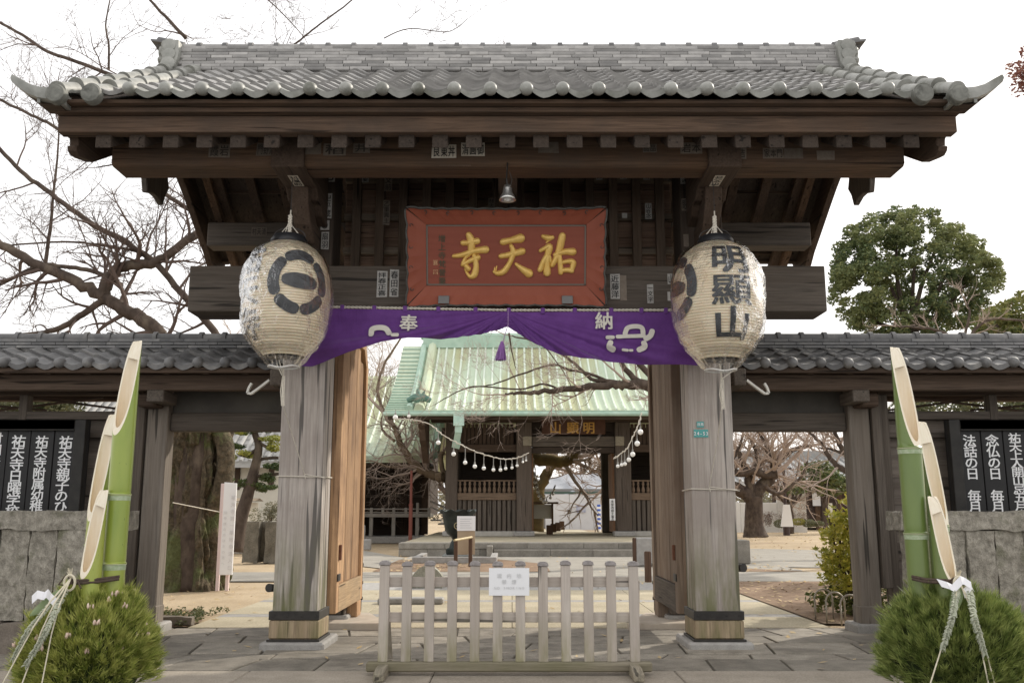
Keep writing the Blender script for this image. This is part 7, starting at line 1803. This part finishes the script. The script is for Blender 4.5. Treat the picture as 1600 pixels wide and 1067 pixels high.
bare_tree('bare_tree', 'bare brown twiggy tree between the round evergreen and the yellowish tree', (at(1500, 540, 22).x, 22, 0), [(L_((1500, 560), (1490, 530), (1460, 515), (1430, 512), (1400, 510), Y=22), .05, .02), (L_((1500, 560), (1520, 520), (1545, 500), (1590, 500), (1620, 505), Y=22), .05, .02), (L_((1500, 560), (1510, 515), (1515, 490), (1510, 475), Y=22), .04, .02)],
          9, lvl=2, L=.6, per=1.6, trunk=([(at(1500, 540, 22).x, 22, 0), (at(1500, 540, 22).x, 22, 3), at(1500, 560, 22)], [.1, .09, .07]), twig=TWIGL)
blobs = []
for q in range(10): blobs.append((at(1604 + rn.gauss(0, 10), 112 + rn.gauss(0, 20), 16 + rn.uniform(-.4, .4)), (.16, .2, .16), 90))
c0 = at(1700, 300, 16)
leafy_tree('reddish leaved tree just reaching in at the upper right edge', (c0.x, 16, 0), blobs, leafmat('red_leaf', (.16, .05, .045), (.24, .09, .07), (.30, .16, .10)), .05, 6, ([(c0.x, 16, 0), (c0.x, 16, 3), at(1700, 250, 16)], [.16] * 9), [(at(1700, 250, 16), at(1610, 115, 16))], name='red_leaf_tree')
# clipped garden pine in the left opening
PNL = leafmat('pine_pad_leaf', (.020, .040, .014), (.045, .075, .025), (.10, .13, .035), 1.2); PNY = leafmat('yellow_pine_pad_leaf', (.12, .15, .03), (.24, .26, .05), (.38, .36, .08), 1.2)
PT = thing('clipped_pine_tree', 'clipped garden pine with flat needle pads and a leaning trunk', 'tree', (at(372, 850, 24).x, 24, 0))
m = MB(); m.tube(smooth_path([at(368, 862, 24), at(375, 815, 24), at(385, 780, 24), at(393, 750, 24), at(401, 720, 24), at(404, 695, 24), at(398, 675, 24), at(402, 655, 24)], 4), [.20 - .005 * i for i in range(29)], 8); m.obj('trunk', BARK, PT, (0, 0, 0), smooth=True)
for pts in (((393, 755), (400, 745), (420, 742), (440, 740)), ((401, 720), (415, 716), (435, 715)), ((390, 765), (380, 758), (372, 755)), ((403, 700), (385, 712), (372, 708)), ((402, 690), (420, 700), (432, 705))):
    m = MB(); m.tube(smooth_path([at(u, v, 24) for u, v in pts], 4), .045, 6); m.obj('limb', BARK, PT, (0, 0, 0), smooth=True)
rn = random.Random(33)
for (u, v, ru, rv, mt) in ((366, 697, 16, 7, PNL), (383, 710, 20, 8, PNY), (357, 712, 10, 8, PNY), (395, 755, 24, 7, PNL), (358, 748, 10, 8, PNL), (420, 745, 20, 9, PNL), (425, 697, 18, 9, PNY), (428, 728, 14, 8, PNL), (395, 672, 30, 8, PNL), (378, 676, 12, 5, PNY), (427, 685, 16, 6, PNY), (413, 762, 18, 6, PNL)):
    m = MB(); kq = 24 / FOC
    for q in range(5): leaves(m, at(u + rn.gauss(0, ru * .4), v + rn.gauss(0, rv * .25), 24 + rn.uniform(-.4, .4)), (ru * kq * .55, .35, rv * kq * .6), 130, .045, rn, .2)
    m.obj('needle_pad', mt, PT, (0, 0, 0), kind='stuff')
blobs = [(at(423 + rn.gauss(0, 8), 795 + rn.gauss(0, 14), 30), (.22, .3, .25), 130) for _ in range(8)]
leafy_tree('small grey olive bush behind the upright stones', (at(423, 850, 30).x, 30, 0), blobs, leafmat('grey_leaf', (.12, .12, .07), (.2, .19, .12), (.28, .25, .17)), .05, 9, ([(at(423, 850, 30).x, 30, 0), (at(423, 840, 30).x, 30, .5), at(423, 795, 30)], [.05] * 9), [], name='garden_bush')
# leafy shrub in the right opening
SHB = leafmat('shrub_leaf', (.22, .24, .03), (.42, .42, .06), (.60, .52, .11), 2.5); SH = thing('leafy_shrub', 'tall yellow-green leafy shrub just inside the right side doorway', 'shrub', (at(1335, 940, 13.2).x, 13.2, 0))
m = MB(); bq = at(1338, 940, 13.2)
for k in range(9): m.tube([(bq.x + rn.uniform(-.08, .08), 13.2 + rn.uniform(-.1, .1), 0), (bq.x + rn.uniform(-.2, .15), 13.2, .6), (bq.x + rn.uniform(-.35, .3), 13.2 + rn.uniform(-.3, .3), 1.3)], [.03, .02, .01], 5)
m.obj('stems', BARK, SH, (0, 0, 0)); m = MB()
for (u, v, ru, rv, n_) in ((1318, 812, 14, 14, 14), (1332, 785, 8, 14, 8), (1308, 838, 16, 14, 16), (1325, 840, 20, 20, 20), (1300, 868, 12, 14, 13), (1320, 875, 22, 20, 22), (1305, 900, 14, 12, 13), (1325, 910, 18, 14, 15), (1298, 888, 8, 8, 6), (1342, 850, 18, 40, 20), (1350, 900, 16, 24, 16), (1338, 815, 12, 14, 12)):
    for q in range(n_ * 4):
        c = at(u - 6 + rn.gauss(0, ru * .6), v + rn.gauss(0, rv * .55), 13.2 + rn.uniform(-.45, .45)); ax = Vector((rn.gauss(0, .6), rn.gauss(0, .6), .8)).normalized(); t1 = ax.orthogonal().normalized(); t2 = ax.cross(t1)
        for k in range(8):
            b = k * 2.4 + rn.uniform(-.3, .3); d = (ax * rn.uniform(.25, .9) + t1 * math.cos(b) + t2 * math.sin(b)).normalized(); L = rn.uniform(.05, .085); sd = d.cross(ax).normalized() * L * .2
            m.add([c, c + d * L * .5 + sd, c + d * L, c + d * L * .5 - sd], [(0, 1, 2, 3)])
m.obj('leaves', SHB, SH, (0, 0, 0), kind='stuff')
m = MB()
for q in range(16): leaves(m, (bq.x + rn.uniform(-.5, .4), 13.2 + rn.uniform(-.3, .4), rn.uniform(.05, .35)), (.16, .16, .12), 60, .05, rn)
m.obj('low_leaves', leafmat('low_fern_leaf', (.05, .07, .02), (.09, .12, .03), (.2, .2, .05), 3), SH, (0, 0, 0), kind='stuff')
# green pine mass, round shrubs, reddish bed in the right yard
blobs = []
for u, v, ru, rv in ((1290, 745, 30, 12), (1265, 755, 22, 12), (1320, 755, 24, 12), (1280, 733, 20, 8), (1310, 765, 22, 8)):
    for q in range(4): blobs.append((at(u + rn.gauss(0, ru * .5), v + rn.gauss(0, rv * .4), 60 + rn.uniform(-1, 1)), (.9, .8, .35), 150))
c0 = at(1290, 810, 60)
leafy_tree('flat topped green pine in front of the long hall', (c0.x, 60, 0), blobs, leafmat('far_pine_leaf', (.04, .07, .025), (.08, .12, .04), (.2, .2, .07), .5), .17, 12, ([(c0.x, 60, 0), (c0.x, 60, 1.5), at(1290, 750, 60)], [.2] * 9), [], name='pine_tree')
for i, (u, v, ru, rv, lab, c_) in enumerate(((1220, 818, 12, 6, 'round clipped shrub left of the white banner post', 0), (1247, 815, 12, 5, 'yellowish clipped shrub right of the white banner post', 1), (1263, 817, 11, 6, 'grey-green clipped shrub, third in the row of clipped shrubs', 0), (1279, 818, 9, 4, 'lowest darker clipped shrub at the right end of its row', 0))):
    c = at(u, v, 56); m = MB(); leaves(m, (c.x, 56, max(.15, c.z)), (ru * .037, .4, rv * .042), 900, .05, rn, .7)
    props(m.obj('clipped_shrub', leafmat('yellow_shrub', (.2, .2, .05), (.32, .30, .08), (.4, .36, .1)) if c_ else leafmat('grey_shrub', (.09, .10, .05), (.15, .16, .08), (.25, .24, .13)), None, (c.x, 56, 0)), lab, 'shrub', 'clipped shrubs in the right yard')
m = MB()
for q in range(60): c = at(1215 + rn.uniform(-30, 45), 808 + rn.uniform(-3, 6), 61); leaves(m, (c.x, c.y, max(.2, c.z)), (.25, .25, .4), 40, .05, rn)
props(m.obj('low_bare_hedge', leafmat('russet_leaf', (.16, .10, .08), (.24, .17, .13), (.3, .24, .18))), 'low reddish brown hedge along the foot of the white hoarding', 'hedge')
# distant wood behind everything
FAR = MB(); rf = random.Random(99)
for k in range(420):
    a = rf.uniform(-.62, .62); Y = rf.uniform(105, 150); x = math.tan(a) * Y; h = 3.5 + 4.5 * abs(noise.noise(Vector((x * .05, 0, 3)))) + rf.uniform(0, 2)
    leaves(FAR, (x, Y, h * .5), (2.6, 1.5, h * .55), 70, .42, rf, .3)
props(FAR.obj('distant_wood', leafmat('far_wood_leaf', (.10, .085, .06), (.17, .145, .105), (.22, .21, .12), .08)), 'low brownish wood closing the view far behind', 'wood', None, 'stuff')
# left side greenery glimpsed through the wing gaps
blobs = [(at(50 + rn.gauss(0, 12), 630 + rn.gauss(0, 8), 20), (.25, .3, .2), 120) for _ in range(8)]
c0 = at(50, 700, 20)
leafy_tree('small bright green tree glimpsed in the gap under the left wing roof', (c0.x, 20, 0), blobs, leafmat('bright_leaf', (.12, .16, .03), (.22, .26, .06), (.3, .33, .1)), .05, 41, ([(c0.x, 20, 0), (c0.x, 20, 1.5), at(50, 640, 20)], [.06] * 9), [])
# ------------------------------------------------------------------ festoon of bulbs
def festoon(label, pts, drops, Y):
    T = thing('string_lights', label, 'string lights', tuple(pts[0])); P_ = smooth_path(pts, 8); m = MB()
    m.tube(P_, .014, 5); m.tube([p + Vector((.03 * math.sin(i * 1.7), .02 * math.cos(i * 1.9), .025 * math.sin(i * 2.3))) for i, p in enumerate(P_)], .016, 5); m.obj('cable', ROPE, T)
    for q, L, r_ in drops:
        m = MB(); m.tube([q, q + Vector((0, 0, -L))], .012, 5); m.tube([q + Vector((0, 0, -L)), q + Vector((0, 0, -L - .09))], .028, 8); m.obj('lamp_holder', plain('grey_socket', (.3, .29, .27), .5), T)
        m = MB(); c = q + Vector((0, 0, -L - .09 - r_ * .8)); m.lathe([(r_ * math.sin(PI * i / 8) + .001, -r_ * math.cos(PI * i / 8)) for i in range(9)], (c.x, c.y), 12, c.z, cap=False); m.obj('bulb', plain('opal_glass', (.90, .89, .86), .15), T, (c.x, c.y, c.z), smooth=True)
FY = 31.0
def F(u, v, Y=FY): return at(u, v, Y)
p1 = [F(616, 655), F(640, 655), F(672, 663), F(690, 678), F(715, 692), F(745, 706), F(780, 716), F(805, 716), F(825, 708)]
d1 = [(F(u, v), L, r) for u, v, L, r in ((618, 640, .10, .085), (639, 640, .08, .06), (685, 674, .22, .075), (709, 688, .30, .075), (727, 699, .35, .07), (742, 705, .35, .07), (756, 709, .33, .065), (771, 714, .28, .06), (782, 715, .26, .06), (790, 716, .2, .055), (800, 715, .2, .05), (808, 714, .15, .05), (817, 710, .12, .04), (822, 708, .12, .035))]
festoon('drooping string of white bulbs crossing the left bay of the inner gate', p1, d1, FY)
p2 = [F(1002, 645), F(998, 662), F(990, 680), F(980, 700), F(968, 710), F(960, 716)]
d2 = [(F(u, v), L, r) for u, v, L, r in ((1000, 652, .32, .095), (995, 672, .28, .09), (988, 688, .30, .085), (982, 699, .25, .075), (976, 706, .25, .065), (971, 709, .22, .06), (965, 712, .2, .06))]
festoon('shorter string of large white bulbs at the right end of the inner gate', p2, d2, FY)
p3 = [at(833, 715, 44), at(838, 745, 44), at(843, 768, 44), at(850, 778, 44), at(862, 770, 44), at(868, 757, 44)]
d3 = [(at(u, v, 44), .05, .07) for u, v in ((835, 737), (836, 747), (838, 755), (840, 762), (842, 768), (845, 773), (849, 777), (854, 777), (860, 771), (864, 765), (866, 758))]
festoon('loop of tiny white bulbs hanging inside the inner gate on its left', p3, d3, 44)
p4 = [at(958, 712, 44), at(960, 735, 44), at(960, 765, 44)]
festoon('vertical string of small white bulbs inside the inner gate on its right', p4, [(at(959 + (i % 2), 718 + i * 9, 44), .04, .07) for i in range(6)], 44)
# ground plants at the corner of the left path
m = MB(); gp_ = random.Random(61)
for k in range(90): leaves(m, (gp_.uniform(-5.6, -4.05) , gp_.uniform(11.95, 13.6), .03), (.09, .09, .05), 26, .028, gp_)
props(m.obj('ground_cover', leafmat('moss_plant_leaf', (.06, .08, .03), (.11, .13, .05), (.2, .2, .09), 3)), 'low creeping plants at the corner of the path inside the left doorway', 'ground cover', None, 'stuff')
m = rough_box(-5.3, -3.99, 12.0, 12.14, 0, .10, (18, 3, 3), .02, 4); props(m.obj('edge_stone', noisy('brown_base_stone', (.13, .11, .09), (.24, .205, .17), 4), None, (-4.6, 12.05, 0), smooth=45), 'low brown edging stone at the foot of the left doorway bed', 'edging stone')
for (u0, u1, lab, mt_, kk_) in ((1405, 1640, 'dark leafy hedge showing through the gap above the right notice board', 'dark_hedge_leaf', 8), (-40, 112, 'dark leafy hedge showing through the gap above the left notice board', 'dark_hedge_leaf', 8)):
    m = MB(); rh = random.Random(int(u0) + 900)
    for q in range(150):
        c = at(rh.uniform(u0, u1), rh.uniform(622, 700), 17 + rh.uniform(-.6, .6)); leaves(m, c, (.30, .3, .18), 60, .05, rh)
    c0 = at((u0 + u1) / 2, 660, 17); T = thing('garden_hedge', lab, 'hedge', (c0.x, 17, 0)); m.obj('foliage', leafmat('dark_hedge_leaf', (.05, .06, .025), (.09, .10, .045), (.20, .19, .09), 1.5), T, (0, 0, 0), kind='stuff')
    m = MB()
    for q in range(7):
        x = c0.x + (q - 3) * .36; m.tube([(x, 17, 0), (x + rh.uniform(-.1, .1), 17, 1.4), (x + rh.uniform(-.2, .2), 17, 2.7)], [.05, .04, .02], 6)
    m.obj('stems', BARK, T, (0, 0, 0))
